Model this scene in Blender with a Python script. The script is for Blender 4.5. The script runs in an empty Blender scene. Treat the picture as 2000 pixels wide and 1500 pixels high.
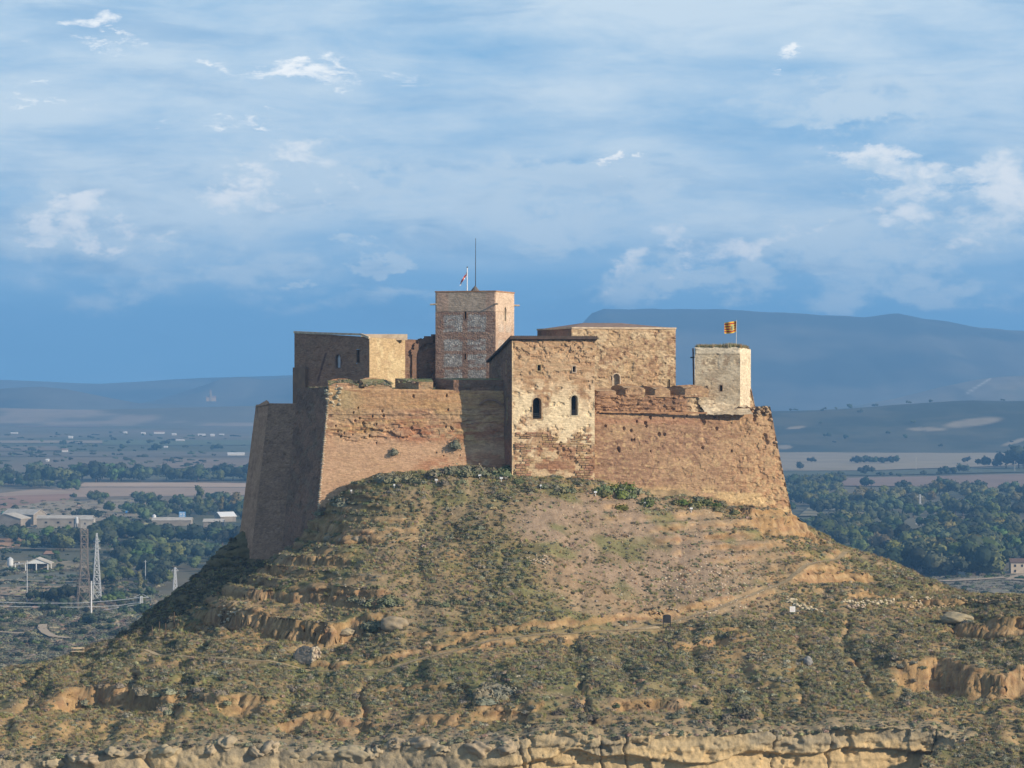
import bpy, math, random
import numpy as np
from mathutils import Vector

random.seed(7)
RNG = np.random.default_rng(11)
SC = bpy.context.scene
COL = SC.collection
F = 5672.0            # focal length in photo pixels (2000 px wide frame)
HOR = 735.0           # photo row of the horizon
EYE = 100.0           # camera height above the plain (m)

# ------------------------------------------------------------------ camera
cam_d = bpy.data.cameras.new("camera")
cam_d.sensor_fit = 'HORIZONTAL'
cam_d.sensor_width = 36.0
cam_d.lens = 36.0 * F / 2000.0
cam_d.shift_y = (HOR - 750.0) / 2000.0
cam_d.clip_start = 1.0
cam_d.clip_end = 60000.0
cam = bpy.data.objects.new("camera", cam_d)
cam.location = (0, 0, EYE)
cam.rotation_euler = (math.pi / 2, 0, 0)
COL.objects.link(cam)
SC.camera = cam

# ------------------------------------------------------------------ light
SUN_EL, SUN_AZ = math.radians(21.0), math.radians(118.0)
S = Vector((math.sin(SUN_AZ) * math.cos(SUN_EL), math.cos(SUN_AZ) * math.cos(SUN_EL), math.sin(SUN_EL)))
sun_d = bpy.data.lights.new("sun", 'SUN')
sun_d.energy = 5.0
sun_d.angle = math.radians(0.5)
sun_d.color = (1.0, 0.84, 0.64)
sun = bpy.data.objects.new("sun", sun_d)
sun.rotation_euler = (-S).to_track_quat('-Z', 'Y').to_euler()
sun.location = (200, -100, 300)
COL.objects.link(sun)

SC.view_settings.view_transform = 'Standard'
SC.view_settings.look = 'None'
SC.view_settings.exposure = 0.32
SC.view_settings.gamma = 1.0
SC.view_settings.use_curve_mapping = False
SC.render.engine = 'CYCLES'
SC.cycles.max_bounces = 6
SC.cycles.diffuse_bounces = 3
SC.cycles.volume_bounces = 0
SC.cycles.use_denoising = True


class NT:
    """small helper round a node tree"""
    def __init__(self, tree):
        self.t = tree
        tree.nodes.clear()

    def n(self, kind, **kw):
        nd = self.t.nodes.new(kind)
        for k, v in kw.items():
            setattr(nd, k, v)
        return nd

    def put(self, sock, v):
        if v is None:
            return
        if hasattr(v, 'is_output') or isinstance(v, bpy.types.NodeSocket):
            self.t.links.new(v, sock)
        else:
            sock.default_value = v

    def m(self, op, a, b=None, c=None, clamp=False):
        nd = self.n('ShaderNodeMath', operation=op, use_clamp=clamp)
        self.put(nd.inputs[0], a)
        self.put(nd.inputs[1], b)
        self.put(nd.inputs[2], c)
        return nd.outputs[0]

    def ss(self, x, lo, hi):
        nd = self.n('ShaderNodeMapRange', interpolation_type='SMOOTHSTEP')
        self.put(nd.inputs[0], x)
        nd.inputs[1].default_value = lo
        nd.inputs[2].default_value = hi
        return nd.outputs[0]

    def mix(self, f, a, b, mode='MIX'):
        nd = self.n('ShaderNodeMix', data_type='RGBA', blend_type=mode)
        self.put(nd.inputs[0], f)
        self.put(nd.inputs[6], a if not isinstance(a, tuple) else (*a, 1)[:4])
        self.put(nd.inputs[7], b if not isinstance(b, tuple) else (*b, 1)[:4])
        return nd.outputs[2]

    def noise(self, vec, scale, detail=4, rough=.55, dist=0.0):
        nd = self.n('ShaderNodeTexNoise')
        self.put(nd.inputs['Vector'], vec)
        nd.inputs['Scale'].default_value = scale
        nd.inputs['Detail'].default_value = detail
        nd.inputs['Roughness'].default_value = rough
        nd.inputs['Distortion'].default_value = dist
        return nd.outputs[0]


# ------------------------------------------------------------------ world: Nishita sky with procedural clouds
world = bpy.data.worlds.new("World")
SC.world = world
world.use_nodes = True
W = NT(world.node_tree)
SKY_K = 0.1
sky = W.n('ShaderNodeTexSky', sky_type='NISHITA', sun_disc=False)
sky.sun_elevation = SUN_EL
sky.sun_rotation = SUN_AZ
sky.altitude = 300
sky.air_density = 1.0
sky.dust_density = 0.4
sky.ozone_density = 2.0
tc = W.n('ShaderNodeTexCoord')
sep = W.n('ShaderNodeSeparateXYZ')
W.put(sep.inputs[0], tc.outputs['Generated'])
dx, dy, dz = sep.outputs
dys = W.m('MAXIMUM', dy, 0.05)
u = W.m('DIVIDE', dx, dys)
v = W.m('DIVIDE', dz, dys)
front = W.ss(dy, 0.3, 0.8)


def stretched(k, sx=1.0, off=0.0):
    cb = W.n('ShaderNodeCombineXYZ')
    W.put(cb.inputs[0], W.m('MULTIPLY', dx, sx))
    W.put(cb.inputs[1], W.m('MULTIPLY', dy, sx))
    W.put(cb.inputs[2], W.m('ADD', W.m('MULTIPLY', dz, k), off))
    return cb.outputs[0]


wn = W.n('ShaderNodeTexNoise')
W.put(wn.inputs['Vector'], stretched(62, 30, 31.0))
wn.inputs['Scale'].default_value = 1.0
wn.inputs['Detail'].default_value = 9
wn.inputs['Roughness'].default_value = .62
wsep = W.n('ShaderNodeSeparateColor')
W.put(wsep.inputs[0], wn.outputs['Color'])
u = W.m('ADD', u, W.m('MULTIPLY', W.m('SUBTRACT', wsep.outputs[0], .5), .13))
v = W.m('ADD', v, W.m('MULTIPLY', W.m('SUBTRACT', wsep.outputs[1], .5), .055))


def blob(px, py, wx, wy, soft=1.0):
    a = W.m('DIVIDE', W.m('SUBTRACT', u, (px - 1000) / F), wx / F)
    b = W.m('DIVIDE', W.m('SUBTRACT', v, (HOR - py) / F), wy / F)
    r = W.m('SQRT', W.m('ADD', W.m('MULTIPLY', a, a), W.m('MULTIPLY', b, b)))
    return W.m('MULTIPLY', W.m('SUBTRACT', 1.0, W.ss(r, 1 - soft, 1.0)), front)


def vmax(*xs):
    r = xs[0]
    for x in xs[1:]:
        r = W.m('MAXIMUM', r, x)
    return r


c10 = lambda r, g, b: (r / SKY_K, g / SKY_K, b / SKY_K, 1)
el = dz


def amp(n, k):
    return W.m('MULTIPLY', W.m('SUBTRACT', n, .5), k)


def add(*xs):
    r = xs[0]
    for x in xs[1:]:
        r = W.m('ADD', r, x)
    return r


# clear sky: Nishita, with the blue distance of low cloud under it
low_blue = c10(.15, .365, .61)
skyc = W.mix(W.m('SUBTRACT', 1.0, W.ss(el, 0.10, 0.30)), sky.outputs[0], low_blue)
# broad high layer, soft lumps drawn out sideways
warp = W.noise(stretched(30, 12, 1.0), 1.0, 4, .55, 0.0)
n1 = W.noise(stretched(31, 9), 1.0, 8, .60, .35)
n2 = W.noise(stretched(85, 20, 3.0), 1.0, 8, .62, .4)
n3 = W.noise(stretched(18, 5, 7.0), 1.0, 4, .5, .3)
lift = W.m('MULTIPLY', W.ss(el, 0.016, 0.072), .76)
tex = add(amp(n1, 1.9), amp(n2, 1.3), amp(n3, 1.3))
tex = W.m('MULTIPLY', tex, W.m('ADD', .26, W.ss(el, .02, .06)))
veil = W.m('MULTIPLY', W.m('ADD', lift, W.m('MULTIPLY', tex, .8), None, True), W.m('MULTIPLY', W.m('SUBTRACT', 1.0, W.m('MULTIPLY', W.ss(el, .13, .40), .62)), .95))
skyc = W.mix(veil, skyc, c10(.56, .665, .745))
# greyer blue bands inside the layer
n4 = W.noise(stretched(62, 10, 13.0), 1.0, 8, .60, .4)
band = W.m('MULTIPLY', W.ss(n4, .48, .70), W.m('MULTIPLY', W.ss(el, .035, .07), .60))
skyc = W.mix(band, skyc, c10(.21, .385, .59))
# heaped clouds: soft grey-white bodies inside a few regions, ragged by billowing noise
nb = W.noise(stretched(38, 22, 2.0), 1.0, 9, .60, .35)
nb2 = W.noise(stretched(110, 60, 4.0), 1.0, 7, .60, .6)
heap = add(amp(nb, 3.0), amp(nb2, 2.0))
reg = vmax(
    W.m('MULTIPLY', blob(1950, 370, 300, 140, 1.0), 1.15),
    W.m('MULTIPLY', blob(1650, 485, 400, 110, 1.0), 1.0),
    W.m('MULTIPLY', blob(1300, 555, 260, 75, 1.0), .95),
    W.m('MULTIPLY', blob(1740, 330, 220, 60, 1.0), .95),
    W.m('MULTIPLY', blob(640, 335, 380, 90, 1.0), 1.0),
    W.m('MULTIPLY', blob(230, 430, 520, 105, 1.0), 1.0),
    W.m('MULTIPLY', blob(690, 515, 110, 45, 1.0), .75),
    W.m('MULTIPLY', blob(1600, 200, 500, 60, 1.0), .6),
    W.m('MULTIPLY', blob(1020, 430, 620, 110, 1.0), .62), W.m('MULTIPLY', blob(330, 545, 520, 90, 1.0), .50), W.m('MULTIPLY', blob(1150, 335, 500, 70, 1.0), .70),
    W.m('MULTIPLY', blob(1750, 560, 420, 70, 1.0), .55), W.m('MULTIPLY', blob(760, 600, 420, 60, 1.0), .42),
)
body = W.ss(add(heap, W.m('MULTIPLY', reg, 1.5)), .05, 1.15)
body = W.m('MULTIPLY', body, W.ss(reg, 0.0, .45))
skyc = W.mix(W.m('MULTIPLY', body, .9), skyc, c10(.52, .63, .72))
# blue shaded undersides
und = W.m('MULTIPLY', W.ss(W.noise(stretched(60, 16, 21.0), 1.0, 7, .6, .6), .5, .72), W.m('MULTIPLY', W.m('SUBTRACT', 1.0, W.ss(el, .05, .08)), .5))
skyc = W.mix(und, skyc, c10(.115, .285, .50))
# sunlit crests
crest = vmax(W.m('MULTIPLY', blob(1925, 365, 280, 120, 1.0), 1.35), W.m('MULTIPLY', blob(1725, 310, 170, 55, 1.0), 1.2), W.m('MULTIPLY', blob(1240, 535, 110, 60, 1.0), .95), W.m('MULTIPLY', blob(1420, 480, 190, 70, 1.0), 1.05),
             W.m('MULTIPLY', blob(1560, 470, 120, 40, 1.0), .8), blob(610, 315, 180, 50, 1.0), W.m('MULTIPLY', blob(510, 365, 150, 50, 1.0), .95), W.m('MULTIPLY', blob(130, 430, 150, 55, 1.0), .9), W.m('MULTIPLY', blob(300, 455, 110, 35, 1.0), .7), blob(1212, 303, 48, 26, 1.0))
lit1 = W.m('MULTIPLY', W.ss(add(heap, amp(nb2, 1.2), W.m('MULTIPLY', crest, 1.25)), .30, 1.65), W.ss(crest, 0.0, .5))
skyc = W.mix(W.m('MULTIPLY', lit1, .85), skyc, c10(.82, .83, .83))
# torn white wisps
nw = W.noise(stretched(170, 52, 5.2), 1.0, 9, .66, 1.2)
wisp = vmax(blob(150, 50, 130, 42, 1.0), W.m('MULTIPLY', blob(425, 118, 50, 34, 1.0), 1.0), W.m('MULTIPLY', blob(580, 136, 330, 42, 1.0), 1.15), blob(480, 130, 150, 34, 1.0), blob(690, 134, 150, 26, 1.0), blob(1590, 112, 110, 28, 1.0), W.m('MULTIPLY', blob(450, 222, 190, 20, 1.0), .8), W.m('MULTIPLY', blob(60, 190, 200, 16, 1.0), .7),
            W.m('MULTIPLY', blob(240, 75, 60, 18, 1.0), .7), blob(1210, 302, 40, 22, 1.0))
lit2 = W.m('MULTIPLY', W.ss(add(amp(nw, 3.2), W.m('MULTIPLY', wisp, .85)), .30, 1.35), W.ss(wisp, 0.0, .4))
skyc = W.mix(W.m('MULTIPLY', lit2, .9), skyc, c10(.92, .92, .90))
bg = W.n('ShaderNodeBackground')
W.put(bg.inputs[0], skyc)
bg.inputs[1].default_value = SKY_K
wo = W.n('ShaderNodeOutputWorld')
world.node_tree.links.new(bg.outputs[0], wo.inputs[0])

# ------------------------------------------------------------------ numpy noise
def _h(ix, iy, s):
    a = (ix.astype(np.int64) * 374761393 + iy.astype(np.int64) * 668265263 + s * 974634777) & 0xFFFFFFFF
    a = ((a ^ (a >> 13)) * 1274126177) & 0xFFFFFFFF
    a = ((a ^ (a >> 16)) * 2246822519) & 0xFFFFFFFF
    return ((a ^ (a >> 15)) & 0xFFFFFF) / float(0xFFFFFF)


def vnoise(x, y, s=0):
    ix, iy = np.floor(x), np.floor(y)
    fx, fy = x - ix, y - iy
    fx = fx * fx * fx * (fx * (fx * 6 - 15) + 10)
    fy = fy * fy * fy * (fy * (fy * 6 - 15) + 10)
    a, b = _h(ix, iy, s), _h(ix + 1, iy, s)
    c, d = _h(ix, iy + 1, s), _h(ix + 1, iy + 1, s)
    return (a + (b - a) * fx) * (1 - fy) + (c + (d - c) * fx) * fy


def fbm(x, y, s=0, o=4, g=.5):
    r, amp, tot = 0.0, 1.0, 0.0
    for k in range(o):
        r = r + amp * vnoise(x * 2 ** k + 17.3 * k, y * 2 ** k - 9.1 * k, s + k)
        tot += amp
        amp *= g
    return r / tot


def worley(x, y, s=0):
    ix, iy = np.floor(x), np.floor(y)
    f1 = np.full(x.shape, 9.0)
    f2 = np.full(x.shape, 9.0)
    for i in (-1, 0, 1):
        for j in (-1, 0, 1):
            cx = ix + i + _h(ix + i, iy + j, s)
            cy = iy + j + _h(ix + i, iy + j, s + 50)
            d = np.hypot(cx - x, cy - y)
            f2 = np.where(d < f1, f1, np.minimum(f2, d))
            f1 = np.minimum(f1, d)
    return f1, f2


def sstep(x, lo, hi):
    t = np.clip((x - lo) / (hi - lo), 0, 1)
    return t * t * (3 - 2 * t)


def mixc(a, b, t):
    a, b = np.asarray(a, float), np.asarray(b, float)
    t = np.asarray(t)[..., None]
    return a * (1 - t) + b * t


# ------------------------------------------------------------------ object helpers
def P(px, py, Y):
    """world point at depth Y seen at photo pixel (px, py)"""
    return np.array([(px - 1000) * Y / F, Y, EYE - (py - HOR) * Y / F])


def G(px, py):
    """point of the plain seen at photo pixel"""
    Y = EYE * F / (py - HOR)
    return np.array([(px - 1000) * Y / F, Y, 0.0])


def tag(o, label=None, cat=None, group=None, kind=None):
    if label: o['label'] = label
    if cat: o['category'] = cat
    if group: o['group'] = group
    if kind: o['kind'] = kind
    return o


def empty(name, loc, label, cat, group=None):
    o = bpy.data.objects.new(name, None)
    COL.objects.link(o)
    o.location = [float(c) for c in loc]
    o.empty_display_size = .5
    return tag(o, label, cat, group)


def wloc(o):
    p = Vector((0, 0, 0))
    while o is not None:
        p += o.location
        o = o.parent
    return np.array(p)


def mesh_from(name, verts, faces, cols=None, smooth=False):
    me = bpy.data.meshes.new(name)
    verts = np.asarray(verts, dtype=np.float32)
    if isinstance(faces, np.ndarray) and faces.ndim == 2:
        k = faces.shape[1]
        me.vertices.add(len(verts))
        me.vertices.foreach_set('co', verts.ravel())
        me.loops.add(faces.size)
        me.loops.foreach_set('vertex_index', faces.ravel().astype(np.int32))
        me.polygons.add(len(faces))
        me.polygons.foreach_set('loop_start', np.arange(0, faces.size, k, dtype=np.int32))
        me.update(calc_edges=True)
        me.validate()
    else:
        me.from_pydata([tuple(map(float, q)) for q in verts], [], [tuple(map(int, f)) for f in faces])
        me.update()
    if cols is not None and len(me.vertices) == len(cols):
        ca = me.color_attributes.new('Col', 'FLOAT_COLOR', 'POINT')
        c4 = np.ones((len(cols), 4), np.float32)
        c4[:, :3] = cols
        ca.data.foreach_set('color', c4.ravel())
    if smooth:
        me.polygons.foreach_set('use_smooth', np.ones(len(me.polygons), bool))
    return me


def obj(name, verts, faces, mat, parent=None, cols=None, smooth=False):
    """world-space verts -> one mesh object (child of parent when given)"""
    verts = np.asarray(verts, float)
    if parent is not None:
        verts = verts - wloc(parent)
    o = bpy.data.objects.new(name, mesh_from(name, verts, faces, cols, smooth))
    o.data.materials.append(mat)
    COL.objects.link(o)
    if parent is not None:
        o.parent = parent
    return o


def join(parts):
    V, Fc, C, n = [], [], [], 0
    hasc = all(len(p) > 2 and p[2] is not None for p in parts)
    for p in parts:
        v = np.asarray(p[0], float)
        V.append(v)
        for f in p[1]:
            Fc.append(tuple(int(i) + n for i in f))
        if hasc: C.append(p[2])
        n += len(v)
    return np.concatenate(V), Fc, (np.concatenate(C) if hasc else None)


def box(c, s, rz=0.0):
    hx, hy, hz = s[0] / 2, s[1] / 2, s[2] / 2
    v = np.array([(x, y, z) for z in (-hz, hz) for x, y in ((-hx, -hy), (hx, -hy), (hx, hy), (-hx, hy))])
    ca, sa = math.cos(rz), math.sin(rz)
    v = np.stack([v[:, 0] * ca - v[:, 1] * sa, v[:, 0] * sa + v[:, 1] * ca, v[:, 2]], 1) + np.asarray(c, float)
    f = [(3, 2, 1, 0), (4, 5, 6, 7), (0, 1, 5, 4), (1, 2, 6, 5), (2, 3, 7, 6), (3, 0, 4, 7)]
    return v, f


def bar(p, q, r, n=4, r2=None):
    p, q = np.asarray(p, float), np.asarray(q, float)
    d = q - p
    d /= max(np.linalg.norm(d), 1e-9)
    a = np.cross(d, (0, 0, 1.0)) if abs(d[2]) < .95 else np.cross(d, (1.0, 0, 0))
    a /= np.linalg.norm(a)
    b = np.cross(d, a)
    r2 = r if r2 is None else r2
    v = []
    for o_, rr in ((p, r), (q, r2)):
        for k in range(n):
            t = 2 * math.pi * (k + .5) / n
            v.append(o_ + rr * (math.cos(t) * a + math.sin(t) * b))
    f = [(k, (k + 1) % n, n + (k + 1) % n, n + k) for k in range(n)]
    f += [tuple(range(n))[::-1], tuple(range(n, 2 * n))]
    return np.array(v), f


def tube(pts, r, n=5):
    return join([bar(pts[i], pts[i + 1], r, n) for i in range(len(pts) - 1)])[:2]


def prism(poly, z0, z1):
    n = len(poly)
    v = [(x, y, z0) for x, y in poly] + [(x, y, z1) for x, y in poly]
    f = [(k, (k + 1) % n, n + (k + 1) % n, n + k) for k in range(n)] + [tuple(range(n))[::-1], tuple(range(n, 2 * n))]
    return np.array(v, float), f


def ico(level=1):
    t = (1 + 5 ** .5) / 2
    v = [(-1, t, 0), (1, t, 0), (-1, -t, 0), (1, -t, 0), (0, -1, t), (0, 1, t), (0, -1, -t), (0, 1, -t), (t, 0, -1), (t, 0, 1), (-t, 0, -1), (-t, 0, 1)]
    v = [np.array(q) / np.linalg.norm(q) for q in v]
    f = [(0, 11, 5), (0, 5, 1), (0, 1, 7), (0, 7, 10), (0, 10, 11), (1, 5, 9), (5, 11, 4), (11, 10, 2), (10, 7, 6), (7, 1, 8), (3, 9, 4), (3, 4, 2), (3, 2, 6), (3, 6, 8), (3, 8, 9), (4, 9, 5), (2, 4, 11), (6, 2, 10), (8, 6, 7), (9, 8, 1)]
    for _ in range(level):
        cache, g = {}, []
        def mid(a, b):
            k = (min(a, b), max(a, b))
            if k not in cache:
                q = v[a] + v[b]
                v.append(q / np.linalg.norm(q))
                cache[k] = len(v) - 1
            return cache[k]
        for a, b, c in f:
            ab, bc, ca = mid(a, b), mid(b, c), mid(c, a)
            g += [(a, ab, ca), (b, bc, ab), (c, ca, bc), (ab, bc, ca)]
        f = g
    return np.array(v), f


def rock(seed, level=2, rough=.25, squash=(1, 1, .7)):
    v, f = ico(level)
    n = fbm(v[:, 0] * 1.3 + seed * 3.1 + v[:, 2], v[:, 1] * 1.3 - seed + v[:, 2] * .7, seed, 3)
    m = fbm(v[:, 0] * 4 + seed, v[:, 2] * 4 + v[:, 1] * 2, seed + 9, 2)
    v = v * (1 + rough * 2 * (n - .5) + rough * .6 * (m - .5))[:, None]
    return v * np.array(squash), f


# ------------------------------------------------------------------ materials
def new_mat(name):
    m = bpy.data.materials.new(name)
    m.use_nodes = True
    t = NT(m.node_tree)
    bs = t.n('ShaderNodeBsdfPrincipled')
    out = t.n('ShaderNodeOutputMaterial')
    m.node_tree.links.new(bs.outputs[0], out.inputs[0])
    bs.inputs['Roughness'].default_value = .9
    bs.inputs['Specular IOR Level'].default_value = .15
    return m, t, bs


def mat_vcol(name, s1=6.0, s2=1.2, amt=.35, bump=.4, bscale=5.0, bdist=.12, courses=0.0):
    """albedo from the mesh's own colour attribute, broken up by noise, with fine relief"""
    m, t, bs = new_mat(name)
    at = t.n('ShaderNodeAttribute', attribute_name='Col')
    geo = t.n('ShaderNodeNewGeometry')
    a = t.noise(geo.outputs['Position'], s1, 5, .65)
    b = t.noise(geo.outputs['Position'], s2, 4, .6)
    k = t.m('ADD', t.m('MULTIPLY', t.m('SUBTRACT', a, .5), 2.2 * amt), t.m('MULTIPLY', t.m('SUBTRACT', b, .5), 1.1 * amt))
    k = t.m('ADD', k, 1.0)
    crs = None
    if courses:                                          # thin courses of brick and stone
        mp = t.n('ShaderNodeMapping')
        t.put(mp.inputs[0], geo.outputs['Position'])
        mp.inputs['Scale'].default_value = (1.6, 1.6, 7.5)
        crs = t.noise(mp.outputs[0], 1.0, 5, .62, .3)
        k = t.m('ADD', k, t.m('MULTIPLY', t.m('SUBTRACT', crs, .5), courses))
    cb = t.n('ShaderNodeCombineXYZ')
    for i in range(3): t.put(cb.inputs[i], k)
    c = t.mix(1.0, at.outputs['Color'], cb.outputs[0], 'MULTIPLY')
    t.put(bs.inputs['Base Color'], c)
    bn = t.n('ShaderNodeBump')
    bn.inputs['Strength'].default_value = bump
    bn.inputs['Distance'].default_value = bdist
    hgt = t.noise(geo.outputs['Position'], bscale, 6, .7)
    if crs is not None: hgt = t.m('ADD', t.m('MULTIPLY', hgt, .6), t.m('MULTIPLY', crs, .8))
    t.put(bn.inputs['Height'], hgt)
    t.put(bs.inputs['Normal'], bn.outputs[0])
    return m


def mat_flat(name, c, c2=None, scale=2.0, rough=.85, spec=.2, metal=0.0, bump=0.0, var=.0):
    m, t, bs = new_mat(name)
    geo = t.n('ShaderNodeNewGeometry')
    nz = t.noise(geo.outputs['Position'], scale, 5, .6)
    c2 = c2 or tuple(x * .7 for x in c)
    col = t.mix(t.ss(nz, .35, .65), c, c2)
    if var:
        oi = t.n('ShaderNodeObjectInfo')
        hs = t.n('ShaderNodeHueSaturation')
        t.put(hs.inputs['Color'], col)
        t.put(hs.inputs['Value'], t.m('ADD', t.m('MULTIPLY', oi.outputs['Random'], 2 * var), 1 - var))
        t.put(hs.inputs['Hue'], t.m('ADD', t.m('MULTIPLY', t.m('FRACT', t.m('MULTIPLY', oi.outputs['Random'], 7.31)), var * .16), .5 - var * .08))
        col = hs.outputs[0]
    t.put(bs.inputs['Base Color'], col)
    bs.inputs['Roughness'].default_value = rough
    bs.inputs['Specular IOR Level'].default_value = spec
    bs.inputs['Metallic'].default_value = metal
    if bump:
        bn = t.n('ShaderNodeBump')
        bn.inputs['Strength'].default_value = bump
        bn.inputs['Distance'].default_value = .05
        t.put(bn.inputs['Height'], nz)
        t.put(bs.inputs['Normal'], bn.outputs[0])
    return m


M_WALL = mat_vcol('masonry', 5.0, 1.1, .34, .6, 4.5, .14, 1.15)
M_SOIL = mat_vcol('soil', 4.0, .8, .42, .6, 3.0, .18)
M_ROCK = mat_vcol('sandstone', 3.0, .7, .38, .7, 2.2, .25)
M_FAR = mat_vcol('far_ground', .012, .004, .30, 0.0, .02, .1)
M_DARK = mat_flat('dark_interior', (.018, .016, .016), (.01, .01, .01))
M_STONE = mat_flat('dressed_stone', (.40, .30, .19), (.28, .19, .11), 3.0, bump=.4, var=.22)
M_BLOCK = mat_flat('red_block', (.27, .155, .085), (.36, .24, .14), 1.6, bump=.5, var=.25)
M_PALE = mat_flat('pale_stone', (.52, .44, .33), (.36, .29, .2), 2.0, bump=.5, var=.2)
M_WHITE = mat_flat('white_paint', (.78, .78, .76), (.7, .7, .69), 1.0, .5, .4)
M_TILE = mat_flat('roof_tile', (.20, .12, .08), (.11, .075, .06), 2.5, bump=.3)
M_TILEPALE = mat_flat('weathered_tile', (.30, .21, .17), (.20, .15, .125), 1.2, bump=.3)
M_COPE = mat_flat('coping', (.62, .50, .36), (.45, .35, .25), 1.5)
M_METAL = mat_flat('galvanised_steel', (.55, .57, .59), (.45, .47, .49), .8, .6, .4)
M_RUST = mat_flat('weathered_steel', (.26, .22, .185), (.20, .16, .13), .8, .6, .3, .1)
M_DKMETAL = mat_flat('dark_metal', (.05, .045, .045), (.03, .03, .03), 1.0, .6, .3)
M_WOOD = mat_flat('old_wood', (.13, .095, .065), (.08, .06, .045), 3.0)
M_GLASS = mat_flat('lamp_glass', (.05, .055, .06), (.03, .03, .035), 1.0, .15, .5)
M_PANE = mat_flat('window_sheet', (.55, .58, .62), (.5, .52, .56), 1.0, .3, .4)
M_RED = mat_flat('red_cloth', (.42, .035, .03), (.36, .03, .03), 3.0)
M_YEL = mat_flat('yellow_cloth', (.75, .45, .04), (.68, .40, .035), 3.0)
M_WCLOTH = mat_flat('white_cloth', (.75, .74, .73), (.68, .67, .66), 3.0)
M_BLUE = mat_flat('blue_sign', (.10, .32, .68), (.08, .28, .6), 3.0)
M_CONC = mat_flat('concrete', (.42, .39, .34), (.33, .30, .26), .6)
M_ROOFG = mat_flat('fibre_cement_roof', (.50, .46, .40), (.38, .35, .30), .25)
M_BARN = mat_flat('barn_wall', (.28, .25, .21), (.22, .19, .16), .3)
M_PLASTER = mat_flat('cream_plaster', (.62, .52, .40), (.52, .43, .33), .4)
M_BIRD = mat_flat('black_feathers', (.02, .02, .022))


def mat_leaf(name, c, c2, var=.3, var_h=.12):
    m, t, bs = new_mat(name)
    geo = t.n('ShaderNodeNewGeometry')
    oi = t.n('ShaderNodeObjectInfo')
    nz = t.noise(geo.outputs['Position'], 1.7, 3, .6)
    col = t.mix(t.ss(nz, .3, .7), c, c2)
    r = oi.outputs['Random']
    hs = t.n('ShaderNodeHueSaturation')
    t.put(hs.inputs['Color'], col)
    t.put(hs.inputs['Value'], t.m('ADD', t.m('MULTIPLY', r, 2 * var), 1 - var))
    t.put(hs.inputs['Hue'], t.m('ADD', t.m('MULTIPLY', t.m('FRACT', t.m('MULTIPLY', r, 13.7)), var_h), .5 - var_h / 2))
    t.put(hs.inputs['Saturation'], t.m('ADD', t.m('MULTIPLY', t.m('FRACT', t.m('MULTIPLY', r, 29.3)), .5), .7))
    t.put(bs.inputs['Base Color'], hs.outputs[0])
    bs.inputs['Roughness'].default_value = .8
    return m


M_SH = [mat_leaf('scrub_grey_green', (.235, .225, .155), (.18, .17, .118)),
        mat_leaf('scrub_green', (.172, .176, .108), (.128, .135, .08)),
        mat_leaf('scrub_dry', (.32, .265, .165), (.25, .205, .13)),
        mat_leaf('scrub_dark', (.125, .118, .078), (.09, .085, .058))]
M_GRASS = mat_leaf('dry_grass', (.36, .30, .165), (.25, .235, .11))
M_BUSH = mat_leaf('bright_bush', (.15, .165, .06), (.115, .13, .05))
M_TR = [mat_leaf('foliage_dark', (.04, .055, .026), (.028, .04, .02), .45, .08),
        mat_leaf('foliage_mid', (.088, .112, .042), (.06, .082, .03), .42, .09),
        mat_leaf('foliage_autumn', (.16, .14, .04), (.10, .105, .035), .25, .08)]
M_TRUNK = mat_flat('bark', (.12, .09, .065), (.08, .06, .045))

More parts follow.
